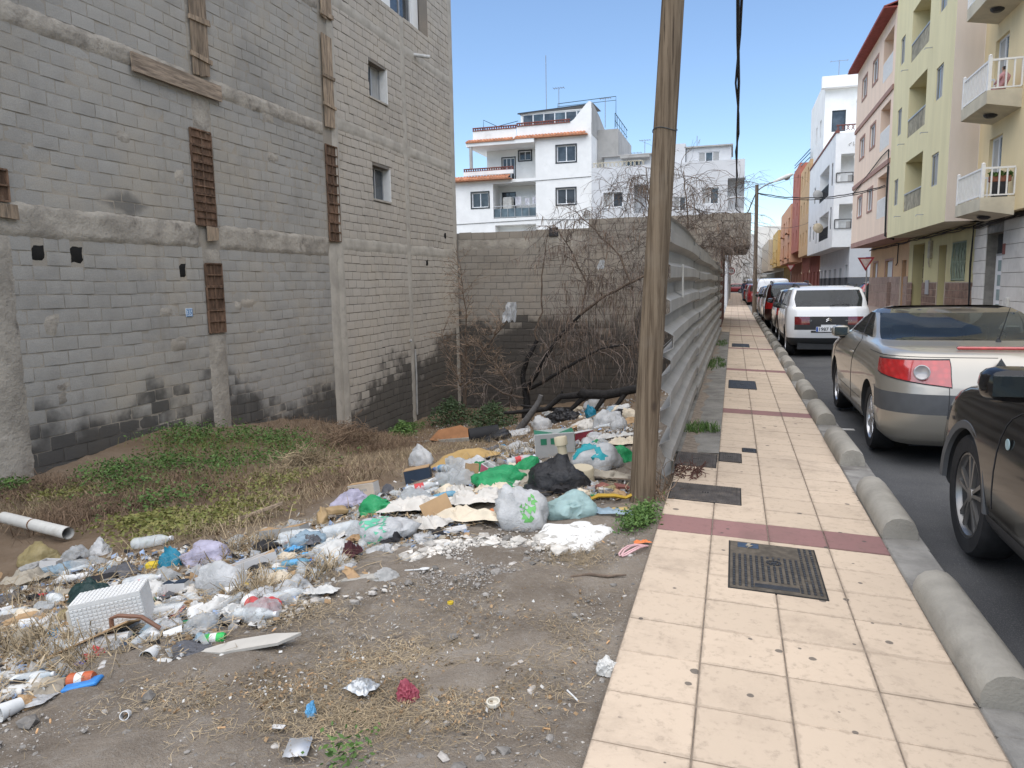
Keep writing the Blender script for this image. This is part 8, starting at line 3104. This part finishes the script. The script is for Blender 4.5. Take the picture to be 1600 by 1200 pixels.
# --- bottles, cans, cups and small things
WHITEC = flat_col('white_cap', (.6, .6, .6)); BLUEC = flat_col('blue_cap', (.04, .13, .40)); LABB = flat_col('blue_wrapper', (.10, .30, .50)); LABR = flat_col('red_wrapper', (.45, .05, .05)); LABW = flat_col('white_wrapper', (.6, .6, .58))
BT = [('big clear bottle lying under the ringed bag', 540, 840, 70, CLEAR, BLUEC, None, .75), ('clear ribbed bottle left of the ringed bag', 470, 850, 66, CLEAR, WHITEC, None, .15), ('blue water bottle in front of the ribbed bottles', 465, 892, 46, CLEARB, BLUEC, LABB, .4), ('small blue bottle left of the blue water bottle', 430, 905, 40, CLEARB, BLUEC, LABB, .6),
	  ('clear bottle with white label at the top of the heap', 745, 722, 40, CLEAR, WHITEC, None, .1), ('clear bottle right of the open carton', 690, 742, 46, CLEAR, BLUEC, LABB, 2.5), ('clear bottle in the middle of the heap', 660, 772, 52, CLEAR, WHITEC, LABR, .5), ('clear blue tinted bottle beside the white cloth', 700, 785, 46, CLEARB, BLUEC, None, .6),
	  ('green glass bottle right of the foam box', 228, 952, 40, CLEARG, WHITEC, LABW, .6), ('white detergent bottle right of the foam box', 250, 968, 44, EPS, WHITEC, None, .6), ('white bleach bottle at the left of the litter', 110, 915, 44, EPS, WHITEC, None, -.1), ('clear bottle with faded label at the left', 90, 948, 56, CLEAR, LABW, LABW, -.4),
	  ('dusty clear bottle above the lilac bag', 240, 858, 66, CLEAR, WHITEC, None, .2), ('dusty clear bottle beside the foam box top', 225, 920, 60, CLEAR, WHITEC, None, .3), ('clear bottle at the bottom left corner', 55, 1075, 62, CLEAR, WHITEC, None, .4), ('clear bottle leaning behind the drinks carton', 815, 728, 46, CLEAR, WHITEC, LABR, .5),
	  ('beige spray bottle at the left of the litter', 95, 935, 40, flat_col('beige_plastic', (.45, .40, .30)), WHITEC, None, -.6)]
for (lb, u, v, L, mt, cp, lbm, yw) in BT:
	bottle(lb, u, v, L, mt, cp, lbm, yw, lift=.03)
can('bright green drink can on the near slope', 318, 1008, 34, (.03, .38, .08), .35)
can('orange red drink can at the bottom left', 108, 1072, 40, (.42, .10, .04), .3)
can('silver drink can open end forward at the bottom left', 160, 1056, 30, (.42, .40, .38), 2.2)
can('red drink can on its side at the back of the heap', 845, 755, 20, (.5, .5, .5), 1.2)


def small(name, label, cat, mbx, mat, u, v, yaw=0.0, tx=0.0, ty=0.0, lift=.01, smooth=40):
	o = mbx.build(name, mat, smooth=smooth)
	return tag(put(o, gp(u, v), yaw, 0, tx, ty, lift), label, cat)


o = MB().lathe([(.0, .0), (.03, 0), (.042, .085), (.039, .085), (.028, .005)], 22).build('paper_cup', flat_col('red_cup', (.46, .07, .07)), smooth=40)
MB().lathe([(.0355, .042), (.0430, .086), (.0435, .086)], 22, None, False).build('white_rim_band', LABW, o, smooth=60)
tag(lying(o, gp(402, 958), 2.6, 0, .04), 'red and white paper cup on its side on the slope', 'cup')
o.scale = (1.1, 1.1, 1.15)
small('lemon', 'yellow lemon beside the full white bag', 'lemon', MB().lathe([(0, 0), (.012, .004), (.026, .02), (.03, .036), (.026, .052), (.012, .068), (0, .074)], 18), flat_col('lemon_yellow', (.60, .42, .02)), 376, 924, 0, .2, 1.2)
small('yellow_tub', 'yellow plastic tub beside the teal bag', 'tub', MB().box(-.05, .05, -.035, .035, 0, .06, .018), flat_col('egg_yellow_plastic', (.55, .40, .03)), 240, 892, .3, 0, .1)
small('orange', 'orange fruit at the left of the large white bag', 'orange', MB().lathe([(.036 * math.sin(math.pi * k / 10), .036 - .036 * math.cos(math.pi * k / 10)) for k in range(11)], 20), flat_col('orange_peel', (.50, .16, .05)), 771, 812)
small('blue_packet', 'bright blue packet between the cans at the bottom left', 'packet', MB().box(-.075, .075, -.04, .04, 0, .018, .006), flat_col('sky_blue_packet', (.04, .20, .50)), 130, 1075, .4, 0, -.1)
small('violet_packet', 'violet blue packet above the silver can', 'packet', MB().box(-.07, .07, -.025, .025, 0, .02, .006), flat_col('violet_packet', (.18, .16, .42)), 140, 1043, .1)
small('teal_scrap', 'teal plastic shard on the slope', 'plastic scrap', MB().prism([(-.06, -.02), (.04, -.03), (.07, .02), (-.02, .035)], .004), flat_col('teal_scrap', (.02, .24, .25)), 290, 980, .5, .6)
small('green_tube', 'green plastic tube next to the teal shard', 'tube', MB().tube([V(-.09, 0, .015), V(.09, 0, .015)], .015, 10), flat_col('mid_green_plastic', (.02, .25, .10)), 268, 985, .4)
small('pink_ball', 'pink crumpled ball beside the foam box', 'plastic scrap', bag_mesh(.035, .035, .06, 301, .2), flat_col('pink_plastic', (.55, .14, .16)), 222, 925, 0, 0, 0, 0, 65)
small('rolled_tube', 'off white rolled tube in front of the foam box', 'tube', MB().tube([V(-.12, 0, .03), V(.12, 0, .03)], .032, 14), CARDW, 167, 1015, .35)
small('red_tray', 'white tray with red edge in front of the foam box', 'tray', MB().box(-.16, .16, -.08, .08, 0, .012, .004), flat_col('rose_red_board', (.50, .09, .11)), 238, 972, .35, .1, -.1)
small('white_tray_insert', 'white sheet lying on the red edged tray', 'sheet', MB().box(-.15, .15, -.072, .072, 0, .004), CARDW, 240, 969, .35, .1, -.1, .03)
small('hanger', 'bent brown wire hook in front of the foam box', 'hook', MB().tube([V(-.1, 0, -.02), V(-.09, 0, .11), V(-.05, 0, .12), V(.06, .01, .10), V(.14, .02, .03)], .011, 6), flat_col('rusty_rod', (.16, .08, .05)), 215, 1005, .2)
sh1 = small('shoe', 'tan slipper lying on the bottles', 'shoe', bag_mesh(.045, .12, .07, 311, .06), flat_col('tan_leather', (.32, .22, .11)), 505, 822, .5, .3, 0, .05, 65)
sh2 = small('shoe', 'tan slipper turned over beside the other', 'shoe', bag_mesh(.045, .12, .06, 312, .06), flat_col('tan_leather', (.32, .22, .11)), 521, 815, -.6, -.2, 0, .06, 65)
small('white_cutlery', 'white plastic spoon on the gravel', 'spoon', MB().box(-.07, .03, -.005, .005, 0, .004).lathe([(0, 0), (.018, .001), (.02, .006)], 12, Matrix.Translation((.045, 0, 0)) @ Matrix.Diagonal((1.5, 1, 1, 1))), LABW, 652, 893, .3)
small('paper_scrap', 'white torn paper at the pavement edge', 'paper', bag_mesh(.035, .03, .045, 321, .3), PAPER, 948, 1052, 0, 0, 0, 0, 30)
small('crumpled_packet', 'red and black crumpled packet on the near gravel', 'packet', bag_mesh(.034, .03, .05, 323, .3), flat_col('red_black_packet', (.25, .05, .07)), 638, 1092, 0, 0, 0, 0, 30)
small('foil_pouch', 'silver foil pouch on the near gravel', 'pouch', MB().grid(8, 8, lambda a_, b_: V((a_ - .5) * .085, (b_ - .5) * .11, .012 * math.sin(a_ * 3.1) * math.sin(b_ * 3.1) + .004 * mnoise.noise(V(a_ * 5, b_ * 5, 0)))), pm('dull_foil', (.45, .46, .47), .35, .1, 9.0, metal=.5), 466, 1172, .35)
small('cream_disc', 'cream round plastic disc on the near gravel', 'plastic disc', MB().lathe([(0, .003), (.021, .003), (.021, .014), (.027, .014), (.027, 0)], 20), flat_col('cream_lid', (.55, .51, .42)), 771, 1104, 0, .1)
small('yellow_disc', 'tiny yellow plastic disc on the gravel', 'plastic disc', MB().lathe([(0, .003), (.011, .003), (.012, .010), (.016, .010), (.016, 0)], 16), flat_col('egg_yellow_plastic', (.55, .40, .03)), 704, 946)
small('white_straw', 'white drinking straw on the gravel near the tiles', 'straw', MB().tube([V(-.045, 0, .004), V(.045, .004, .004)], .0035, 8), LABW, 895, 1092, -.9)
small('white_tag', 'white card scrap left on the near gravel', 'card', MB().box(-.025, .025, -.012, .012, 0, .004, .001), CARDW, 435, 1140, .1)
small('blue_wrapper', 'small blue and white wrapper on the near gravel', 'wrapper', bag_mesh(.018, .018, .04, 331, .3), LABB, 486, 1118, 0, 0, 0, 0, 30)
small('white_cup_end', 'small white plastic ring on the slope', 'plastic scrap', MB().lathe([(.018, 0), (.018, .035), (.015, .035), (.015, .002)], 16, None, False), LABW, 199, 1120, .5, 1.2)
small('white_receipt', 'white paper lying on the asphalt beside the kerb', 'paper', MB().box(-.07, .07, -.05, .05, 0, .003), PAPER, 1311, 664)
bpy.data.objects['white_receipt'].location = (1.30, 9.15, ROADZ(1.3) + .004)
small('dark_stick', 'grey brown stick on the dry earth left of the tiles', 'stick', MB().tube([V(-.14, 0, .01), V(-.04, .01, .018), V(.06, -.005, .012), V(.16, .01, .012)], [.008, .009, .008, .004], 7), M_BARK, 935, 905, .2)
# a snagged bag in the tree, and a small scrap of film
for (u, v, Y, w, h, lb) in ((800, 472, 19.6, 19, 32, 'white torn bag snagged in the bare branches'), (941, 406, 19.8, 9, 14, 'small white bag scrap caught high in the bare branches')):
	r_ = ray(u, v); pz = np.array(EYE) + r_ * (Y / r_[1])
	s = Y / FOC
	m = MB().grid(18, 24, lambda a, b: V((a - .5) * w * s * (.35 + .9 * math.sin(1.2 * b + .5)) - .35 * w * s * b + .16 * w * s * mnoise.noise(V(a * 2, b * 4, w)), .28 * w * s * mnoise.noise(V(a * 6, b * 2.5, w + 3)) + .1 * w * s * math.sin(a * 16), -b * h * s * (1 + .25 * mnoise.noise(V(a * 7, 0, w)))))
	o = bpy.data.objects.new('snagged_bag', m.mesh('snagged_bag', PW, 70))
	link(o)
	o.location = Vector(pz)
	tag(o, lb, 'bag')

# --- loose small rubbish: many alike pieces along the heap
BAND = [(30, 1080, 30, 22), (120, 1010, 60, 30), (60, 960, 60, 30), (200, 950, 70, 28), (300, 960, 60, 26), (380, 940, 60, 24), (460, 900, 50, 22), (520, 880, 50, 18), (560, 850, 50, 16), (640, 835, 60, 12), (620, 790, 60, 14), (700, 770, 60, 14), (760, 745, 60, 12), (820, 705, 60, 10), (900, 690, 60, 10), (940, 660, 50, 8), (880, 650, 50, 6), (150, 900, 70, 16), (430, 850, 60, 14), (250, 1010, 60, 16), (920, 770, 40, 8), (960, 640, 30, 5)]
kinds = []
for k in range(4):
	kinds.append(('paper_scrap', 'small crumpled white paper scrap in the litter band', 'paper', bag_mesh(.05, .045, .05, 400 + k, .3).mesh('paper_scrap', PAPER, 30)))
for k, (mt, nm) in enumerate(((PGY, 'grey'), (CARD, 'brown'), (PLB, 'pale blue'), (PG, 'green'), (PC, 'clear'), (LABR, 'red'), (CB, 'cream'), (PK, 'black'), (LABB, 'blue'), (CARDGY, 'stone grey'), (PY_, 'mustard'), (CK, 'dark'))):
	nm2 = 'small %s plastic scrap in the litter band' % nm if mt not in (CARD, CB) else 'small %s card scrap in the litter band' % nm
	kinds.append(('plastic_scrap' if mt not in (CARD, CB) else 'card_scrap', nm2, 'scrap', bag_mesh(.055, .05, .04, 420 + k, .32).mesh('scrap', mt, 35)))
tb, tc, _, tr_ = bottle_parts('loose', .034, .24, CLEAR, WHITEC, None)
cupm = MB().lathe([(.026, 0), (.036, .085), (.034, .085), (.024, .004)], 16).mesh('cup', LABW, 40)
boxm = MB().box(-.06, .06, -.04, .04, 0, .05, .004).mesh('packet', CARDW)
nrng = random.Random(99)
LM = [(gp(u, v), n) for u, v, n in ((808, 822, 'large white bag'), (886, 812, 'aqua bag'), (868, 770, 'black rubbish bag'), (785, 765, 'long green bag'), (928, 734, 'arch print bag'), (590, 855, 'ringed white bag'), (338, 930, 'full white bag'), (310, 885, 'lilac bag'), (580, 805, 'small green bag'), (45, 884, 'mustard bag'), (262, 890, 'teal bag'), (165, 995, 'foam box'), (865, 714, 'drinks carton'), (648, 755, 'navy carton'), (566, 778, 'beige carton'), (440, 850, 'grey carton'), (395, 892, 'long carton'), (390, 1015, 'broken board'), (745, 692, 'black tube'), (920, 645, 'charred log'), (318, 1006, 'green can'), (110, 1070, 'orange can'), (402, 955, 'red cup'), (465, 890, 'blue bottle'), (563, 905, 'concrete slab'), (690, 810, 'brown cardboard'), (905, 752, 'cream tub'), (640, 800, 'cotton sheet'), (128, 948, 'dark green bag'), (968, 722, 'bag behind the pole'), (60, 985, 'left edge grass'), (735, 735, 'open white bag'), (948, 665, 'film bag below the log'), (603, 850, 'coral cloth'))]


def where(p):
	"""which landmark of the heap a piece lies by, and on which side"""
	q, n = min(LM, key=lambda e: (e[0] - p).length)
	d = p - q
	r = d.x * AX[0, 0] + d.y * AX[1, 0]; f = d.x * AX[0, 2] + d.y * AX[1, 2]
	return ('close ' if d.length < .28 else '') + ('%s the ' % (('right of' if r > 0 else 'left of') if abs(r) > abs(f) * .6 else ('behind' if f > 0 else 'in front of'))) + n


for k in range(300):
	u, v, su, sv = BAND[k % len(BAND)]
	p = gp(u + nrng.gauss(0, su * .6), v + nrng.gauss(0, sv * .6))
	if p.x > -.75 or p.x < -9.2: continue
	r = nrng.random()
	if r < .70:
		nm, lb, ct, me = kinds[nrng.randrange(4)] if nrng.random() < .30 else kinds[nrng.randrange(4, len(kinds))]
		o = bpy.data.objects.new(nm, me); link(o)
		sc3 = nrng.uniform(.45, 1.2)
		o.scale = (sc3 * nrng.uniform(.7, 1.3), sc3 * nrng.uniform(.7, 1.3), sc3 * nrng.uniform(.6, 1.2))
		put(o, p, nrng.uniform(0, 6.28), .0, nrng.uniform(-.5, .5), nrng.uniform(-.5, .5))
		lb = lb.replace('small ', 'tiny ' if sc3 < .62 else ('small ' if sc3 < .85 else ('larger ' if sc3 < 1.05 else 'fist sized '))).replace('in the litter band', where(p))
		tag(o, lb, ct, 'loose scraps through the heap')
	elif r < .82:
		o = bpy.data.objects.new('plastic_bottle', tb); link(o)
		link(bpy.data.objects.new('cap', tc), o)
		lying(o, p, nrng.uniform(0, 6.28), nrng.uniform(0, 6), tr_)
		tag(o, 'loose small clear drinks bottle ' + where(p), 'bottle', 'loose small bottles')
	elif r < .91:
		o = bpy.data.objects.new('white_cup', cupm); link(o)
		lying(o, p, nrng.uniform(0, 6.28), 0, .032)
		tag(o, 'small white plastic cup on its side ' + where(p), 'cup', 'loose white cups')
	else:
		o = bpy.data.objects.new('white_packet', boxm); link(o)
		o.scale = (nrng.uniform(.7, 1.4), nrng.uniform(.7, 1.3), nrng.uniform(.5, 1.2))
		put(o, p, nrng.uniform(0, 6.28), .005, nrng.uniform(-.3, .3), nrng.uniform(-.3, .3))
		tag(o, 'small white card packet ' + where(p), 'packet', 'loose white packets')

med = []
for k, (mt, nm, n_) in enumerate(((PW, 'white bag', 3), (CW, 'white rag', 2), (PC, 'clear film', 3), (CB, 'cream rag', 2), (PGY, 'grey bag', 2), (CG, 'beige rag', 2), (PLB, 'pale blue film', 1), (PAPER, 'paper', 1), (CARD, 'brown card', 2), (CK, 'black rag', 1), (CARDGY, 'grey card', 2))):
	for q in range(n_):
		if q % 2 == 0:
			me = bag_mesh(.13, .11, .10, 500 + k * 7 + q, .24, .3)
		else:
			me = MB().grid(14, 14, lambda a, b: V((a - .5) * .34 + .05 * mnoise.noise(V(b * 3, k, q)), (b - .5) * .26 + .05 * mnoise.noise(V(a * 3, k, q + 5)), .012 + .055 * max(0, 1 - 2.2 * abs(mnoise.noise(V(a * 3.5, b * 3.5, k * 3 + q)))) * min(1, 6 * min(a, 1 - a, b, 1 - b))))
		med.append((nm, me.mesh('litter', mt, 60)))
for k in range(175):
	u, v, su, sv = BAND[k % len(BAND)]
	p = gp(u + nrng.gauss(0, su * .7), v + nrng.gauss(0, sv * .7))
	if p.x > -.8 or p.x < -9.1: continue
	nm, me = med[nrng.randrange(len(med))]
	o = bpy.data.objects.new('crumpled_' + nm.replace(' ', '_'), me); link(o)
	s_ = nrng.uniform(.32, .85) * min(1.5, .55 + .09 * p.y)
	o.scale = (s_ * nrng.uniform(.8, 1.3), s_ * nrng.uniform(.8, 1.2), s_ * nrng.uniform(.6, 1.2))
	put(o, p, nrng.uniform(0, 6.28), .01, nrng.uniform(-.3, .3), nrng.uniform(-.3, .3), .01)
	tag(o, ('small ' if s_ < .6 else ('' if s_ < .95 else 'big ')) + 'crumpled ' + nm + ' lying ' + where(p), nm.split()[-1], 'crumpled %s pieces' % nm)

# --- gravel, rubble, twigs and tiny litter
ICO = bmesh.new()
bmesh.ops.create_icosphere(ICO, subdivisions=1, radius=1.0)
IV = np.array([v.co[:] for v in ICO.verts]); ICO.verts.index_update(); IF = [tuple(v.index for v in f.verts) for f in ICO.faces]
ICO.free()


def pebbles(name, label, pts, size, mat, rng, flat=.6):
	n = len(pts)
	sz_ = size * (rng.pareto(2.6, n) * .5 + .45)
	sz_ = np.minimum(sz_, size * (5 if size < .02 else 1.7))
	jit = rng.uniform(.65, 1.35, (n, len(IV), 1))
	sc3 = rng.uniform(.6, 1.3, (n, 1, 3)) * [1, 1, flat]
	ang = rng.uniform(0, 6.28, n)
	c, s = np.cos(ang)[:, None], np.sin(ang)[:, None]
	P = IV[None] * jit * sc3
	X = P[..., 0] * c - P[..., 1] * s; Y = P[..., 0] * s + P[..., 1] * c
	P = np.stack([X, Y, P[..., 2]], -1) * sz_[:, None, None] + np.asarray(pts)[:, None, :] + np.stack([np.zeros(n), np.zeros(n), sz_ * flat * .35], 1)[:, None, :]
	F = []
	for i in range(n):
		b = i * len(IV)
		F += [(a + b, d + b, e + b) for a, d, e in IF]
	return stuff(name, label, (P.reshape(-1, 3), F), mat)


def rect_pts(n, x0, x1, y0, y1, rng):
	x = rng.uniform(x0, x1, n); y = rng.uniform(y0, y1, n)
	return np.stack([x, y, tz_arr(x, y)], 1)


near = np.concatenate([rect_pts(13000, -3.6, -.46, 1.7, 4.6, NPR), rect_pts(6000, -3.2, -.5, 4.4, 7.5, NPR), rect_pts(1500, -5.5, -2.5, 2.0, 6.5, NPR), scatter_px([(800, 880, 130, 30, 2200), (700, 900, 100, 30, 1200)], NPR)])
pebbles('gravel', 'grey pebbles strewn over the bare near ground', near, .0048, M_GRAVEL, NPR)
rub = scatter_px([(600, 870, 60, 14, 700), (700, 850, 70, 12, 900), (540, 910, 60, 16, 500), (480, 930, 50, 14, 300), (800, 850, 50, 10, 500), (650, 870, 60, 14, 600), (860, 850, 60, 10, 300), (420, 960, 40, 14, 160), (540, 650, 20, 6, 90), (490, 660, 30, 6, 120), (690, 668, 20, 6, 120)], NPR)
pebbles('rubble', 'whitish plaster rubble along the front of the litter', rub, .011, M_RUBBLE, NPR, .65)
stones = np.concatenate([rect_pts(120, -3.4, -.6, 1.9, 6.0, NPR), scatter_px([(300, 870, 150, 40, 60), (640, 690, 90, 20, 50), (560, 800, 60, 20, 30)], NPR)])
pebbles('stones', 'larger grey stones lying about the plot', stones, .026, M_GRAVEL, NPR, .6)


def bits(pts, size, rng):
	n = len(pts)
	P = np.asarray(pts) + np.stack([np.zeros(n), np.zeros(n), rng.uniform(.004, .02, n)], 1)
	d1 = rng.normal(0, 1, (n, 3)); d1[:, 2] *= .35; d1 /= np.linalg.norm(d1, axis=1)[:, None]
	d2 = rng.normal(0, 1, (n, 3)); d2[:, 2] *= .35; d2 -= (d1 * d2).sum(1)[:, None] * d1; d2 /= np.linalg.norm(d2, axis=1)[:, None]
	s = size * rng.uniform(.4, 1.5, n)[:, None]
	k = rng.uniform(.3, 1.0, n)[:, None]
	up = np.stack([np.zeros(n), np.zeros(n), rng.uniform(0, 1.1, n)], 1) * s
	V6 = np.stack([P - d1 * s - d2 * s * k, P + d1 * s - d2 * s * k * .7, P + d1 * s * .8 + d2 * s * k + up, P - d1 * s * .9 + d2 * s * k * .8 + up * .5], 1).reshape(-1, 3)
	return V6, [(4 * i, 4 * i + 1, 4 * i + 2, 4 * i + 3) for i in range(n)]


bd = [(u, v, su * 1.25, sv * 1.25, 420) for (u, v, su, sv) in BAND]
stuff('paper_bits', 'tiny white paper and plastic bits through the litter', bits(scatter_px(bd, NPR), .017, NPR), PAPER)
stuff('film_bits', 'torn clear film bits through the litter', bits(scatter_px([(a, b_, c, d, 60) for a, b_, c, d, e in bd], NPR), .035, NPR), PC)
stuff('dark_bits', 'tiny dark scraps through the litter', bits(scatter_px([(a, b_, c, d, 60) for a, b_, c, d, e in bd], NPR), .024, NPR), CK)
stuff('near_paper_bits', 'tiny white paper flecks on the near gravel', bits(scatter_px([(650, 1050, 240, 60, 190), (400, 1080, 160, 50, 140), (850, 950, 120, 60, 60)], NPR), .0065, NPR), PAPER)
stuff('brown_bits', 'tiny brown card and leaf bits through the litter', bits(scatter_px(bd + [(880, 690, 60, 14, 400), (760, 760, 50, 10, 100)], NPR), .017, NPR), pm('brown_leaf_bits', (.25, .165, .09), .9, .3, 6.0, island=.5))
stuff('near_brown_bits', 'tiny brown leaf flecks on the near gravel', bits(scatter_px([(650, 1080, 260, 60, 900), (400, 1080, 160, 50, 600), (800, 960, 200, 60, 300)], NPR), .0055, NPR), MATS['brown_leaf_bits'])
stuff('coloured_bits', 'tiny coloured plastic bits through the litter', bits(scatter_px([(a, b_, c, d, 120) for a, b_, c, d, e in bd], NPR), .022, NPR), pm('coloured_bits', (.20, .26, .36), .5, .4, 2.0, island=.6))
cg = np.concatenate([rect_pts(46, -2.6, -.5, 1.9, 4.4, NPR)])
m = MB()
for i, q in enumerate(cg):
	a_ = RNG.uniform(0, 6.28)
	d_ = V(math.cos(a_), math.sin(a_), 0) * .014
	m.tube([V(*q) + V(0, 0, .006) - d_, V(*q) + V(0, 0, .006) + d_], .0038, 6)
tag(m.build('cigarette_ends', pm('filter_orange', (.50, .30, .15), .9, .2, 20.0, island=.3)), 'orange cigarette ends dropped over the near gravel', kind='stuff')
stuff('litter_straw', 'dry stalks tangled through the rubbish', straws(scatter_px([(a, b_, c * 1.3, d * 1.3, 190) for a, b_, c, d, e in bd], NPR) + np.array([0, 0, .03]), .16, .0022, NPR), M_STRAW)
# dead palm or vine roots at the foot of the fence
m = MB()
rr = random.Random(5)
for k in range(46):
	p0 = V(-.55 + rr.uniform(-.12, .12), 5.45 + rr.uniform(-.15, .35), -.03)
	twig(m, p0, (rr.uniform(-.8, .6), rr.uniform(-.8, .4), rr.uniform(.2, 1)), rr.uniform(.12, .32), .005, rr, .5, 1)
tag(m.build('dead_roots', M_DEADWEED), 'brown dead roots at the foot of the wooden pole and fence', 'roots')
m = MB()
for k in range(60):
	p0 = V(-.36 + rr.uniform(-.1, .12), 6.05 + rr.uniform(-.16, .2), .0)
	twig(m, p0, (rr.uniform(-1, 1), rr.uniform(-1, 1), rr.uniform(.1, .8)), rr.uniform(.06, .14), .006, rr, .5, 1)
tag(m.build('dead_plant', pm('dark_red_brown_plant', (.10, .05, .04), .9, .3, 8.0)), 'dark withered plant between the two metal covers', 'dead plant')


# ------------------------------------------------------------------ people in the distance
def person(label, loc, rot, joints, edges, radii, mats, cut, cat='person'):
	"""one continuous skinned body; cut(z, n) gives the material index of a face"""
	me = bpy.data.meshes.new('person')
	me.from_pydata(joints, edges, [])
	o = bpy.data.objects.new('person', me)
	COL.objects.link(o)
	md = o.modifiers.new('skin', 'SKIN')
	if not me.skin_vertices:
		bpy.context.view_layer.update()
	for i, r in enumerate(radii):
		me.skin_vertices[0].data[i].radius = (r, r)
	me.skin_vertices[0].data[0].use_root = True
	sb = o.modifiers.new('sub', 'SUBSURF')
	sb.levels = 2; sb.render_levels = 2
	bpy.context.view_layer.update()
	res = bpy.data.meshes.new_from_object(o.evaluated_get(bpy.context.evaluated_depsgraph_get()))
	bpy.data.objects.remove(o)
	for mt in mats: res.materials.append(mt)
	for pg in res.polygons:
		pg.material_index = cut(pg.center)
		pg.use_smooth = True
	ob = bpy.data.objects.new('person', res)
	link(ob)
	ob.location = loc
	ob.scale = (.72, .72, .72) if loc[2] > 3 else (1, 1, 1)
	ob.rotation_euler = (0, 0, rot)
	return tag(ob, label, cat)


SKIN = pm('skin', (.42, .26, .19), .6, .05)
HAIR = pm('dark_hair', (.03, .022, .018), .7)
TOPB = pm('dark_blue_cloth', (.03, .045, .09), .9)
JEAN = pm('light_blue_jeans', (.18, .26, .38), .9)
PINKC = pm('pink_cloth', (.55, .30, .32), .9)
J = [(0, 0, .95), (0, 0, 1.15), (0, 0, 1.40), (0, .0, 1.52), (0, .01, 1.62), (0, .0, 1.72), (-.10, 0, .92), (-.11, .02, .50), (-.12, -.02, .08), (-.12, .10, .04), (.10, 0, .92), (.12, -.10, .50), (.12, -.22, .10), (.12, -.10, .05),
	 (-.19, 0, 1.40), (-.26, -.03, 1.12), (-.25, .08, .88), (.19, 0, 1.40), (.27, .0, 1.12), (.24, .14, .95)]
E_ = [(0, 1), (1, 2), (2, 3), (3, 4), (4, 5), (0, 6), (6, 7), (7, 8), (8, 9), (0, 10), (10, 11), (11, 12), (12, 13), (2, 14), (14, 15), (15, 16), (2, 17), (17, 18), (18, 19)]
R_ = [.15, .14, .15, .06, .10, .08, .10, .07, .05, .04, .10, .07, .05, .04, .07, .05, .035, .07, .05, .035]
person('person in dark blue top and light jeans beside the far parked cars', (.88, 66.5, -.03), 0.2, J, E_, R_, [SKIN, TOPB, JEAN, HAIR], lambda c: 3 if c.z > 1.66 or (c.z > 1.56 and c.y < 0) else (0 if c.z > 1.5 else (1 if c.z > .92 else 2)))
J2 = [(0, 0, .12), (0, -.05, .35), (0, -.08, .58), (0, -.06, .70), (0, -.03, .80), (0, -.04, .90), (-.10, .10, .12), (-.12, .42, .20), (-.12, .50, .03), (.10, .10, .12), (.12, .42, .22), (.12, .52, .03),
	  (-.18, -.08, .56), (-.24, .05, .34), (-.14, .22, .30), (.18, -.08, .56), (.24, .05, .34), (.14, .22, .30)]
E2 = [(0, 1), (1, 2), (2, 3), (3, 4), (4, 5), (0, 6), (6, 7), (7, 8), (0, 9), (9, 10), (10, 11), (2, 12), (12, 13), (13, 14), (2, 15), (15, 16), (16, 17)]
R2 = [.15, .14, .14, .06, .095, .08, .09, .06, .045, .09, .06, .045, .065, .045, .035, .065, .045, .035]
person('person in pink seated on the upper yellow balcony', (6.64, 23.05, 6.385), .6, J2, E2, R2, [SKIN, PINKC, HAIR], lambda c: 2 if c.z > .85 or (c.z > .74 and c.y < -.05) else (0 if c.z > .68 or c.y > .3 else 1))
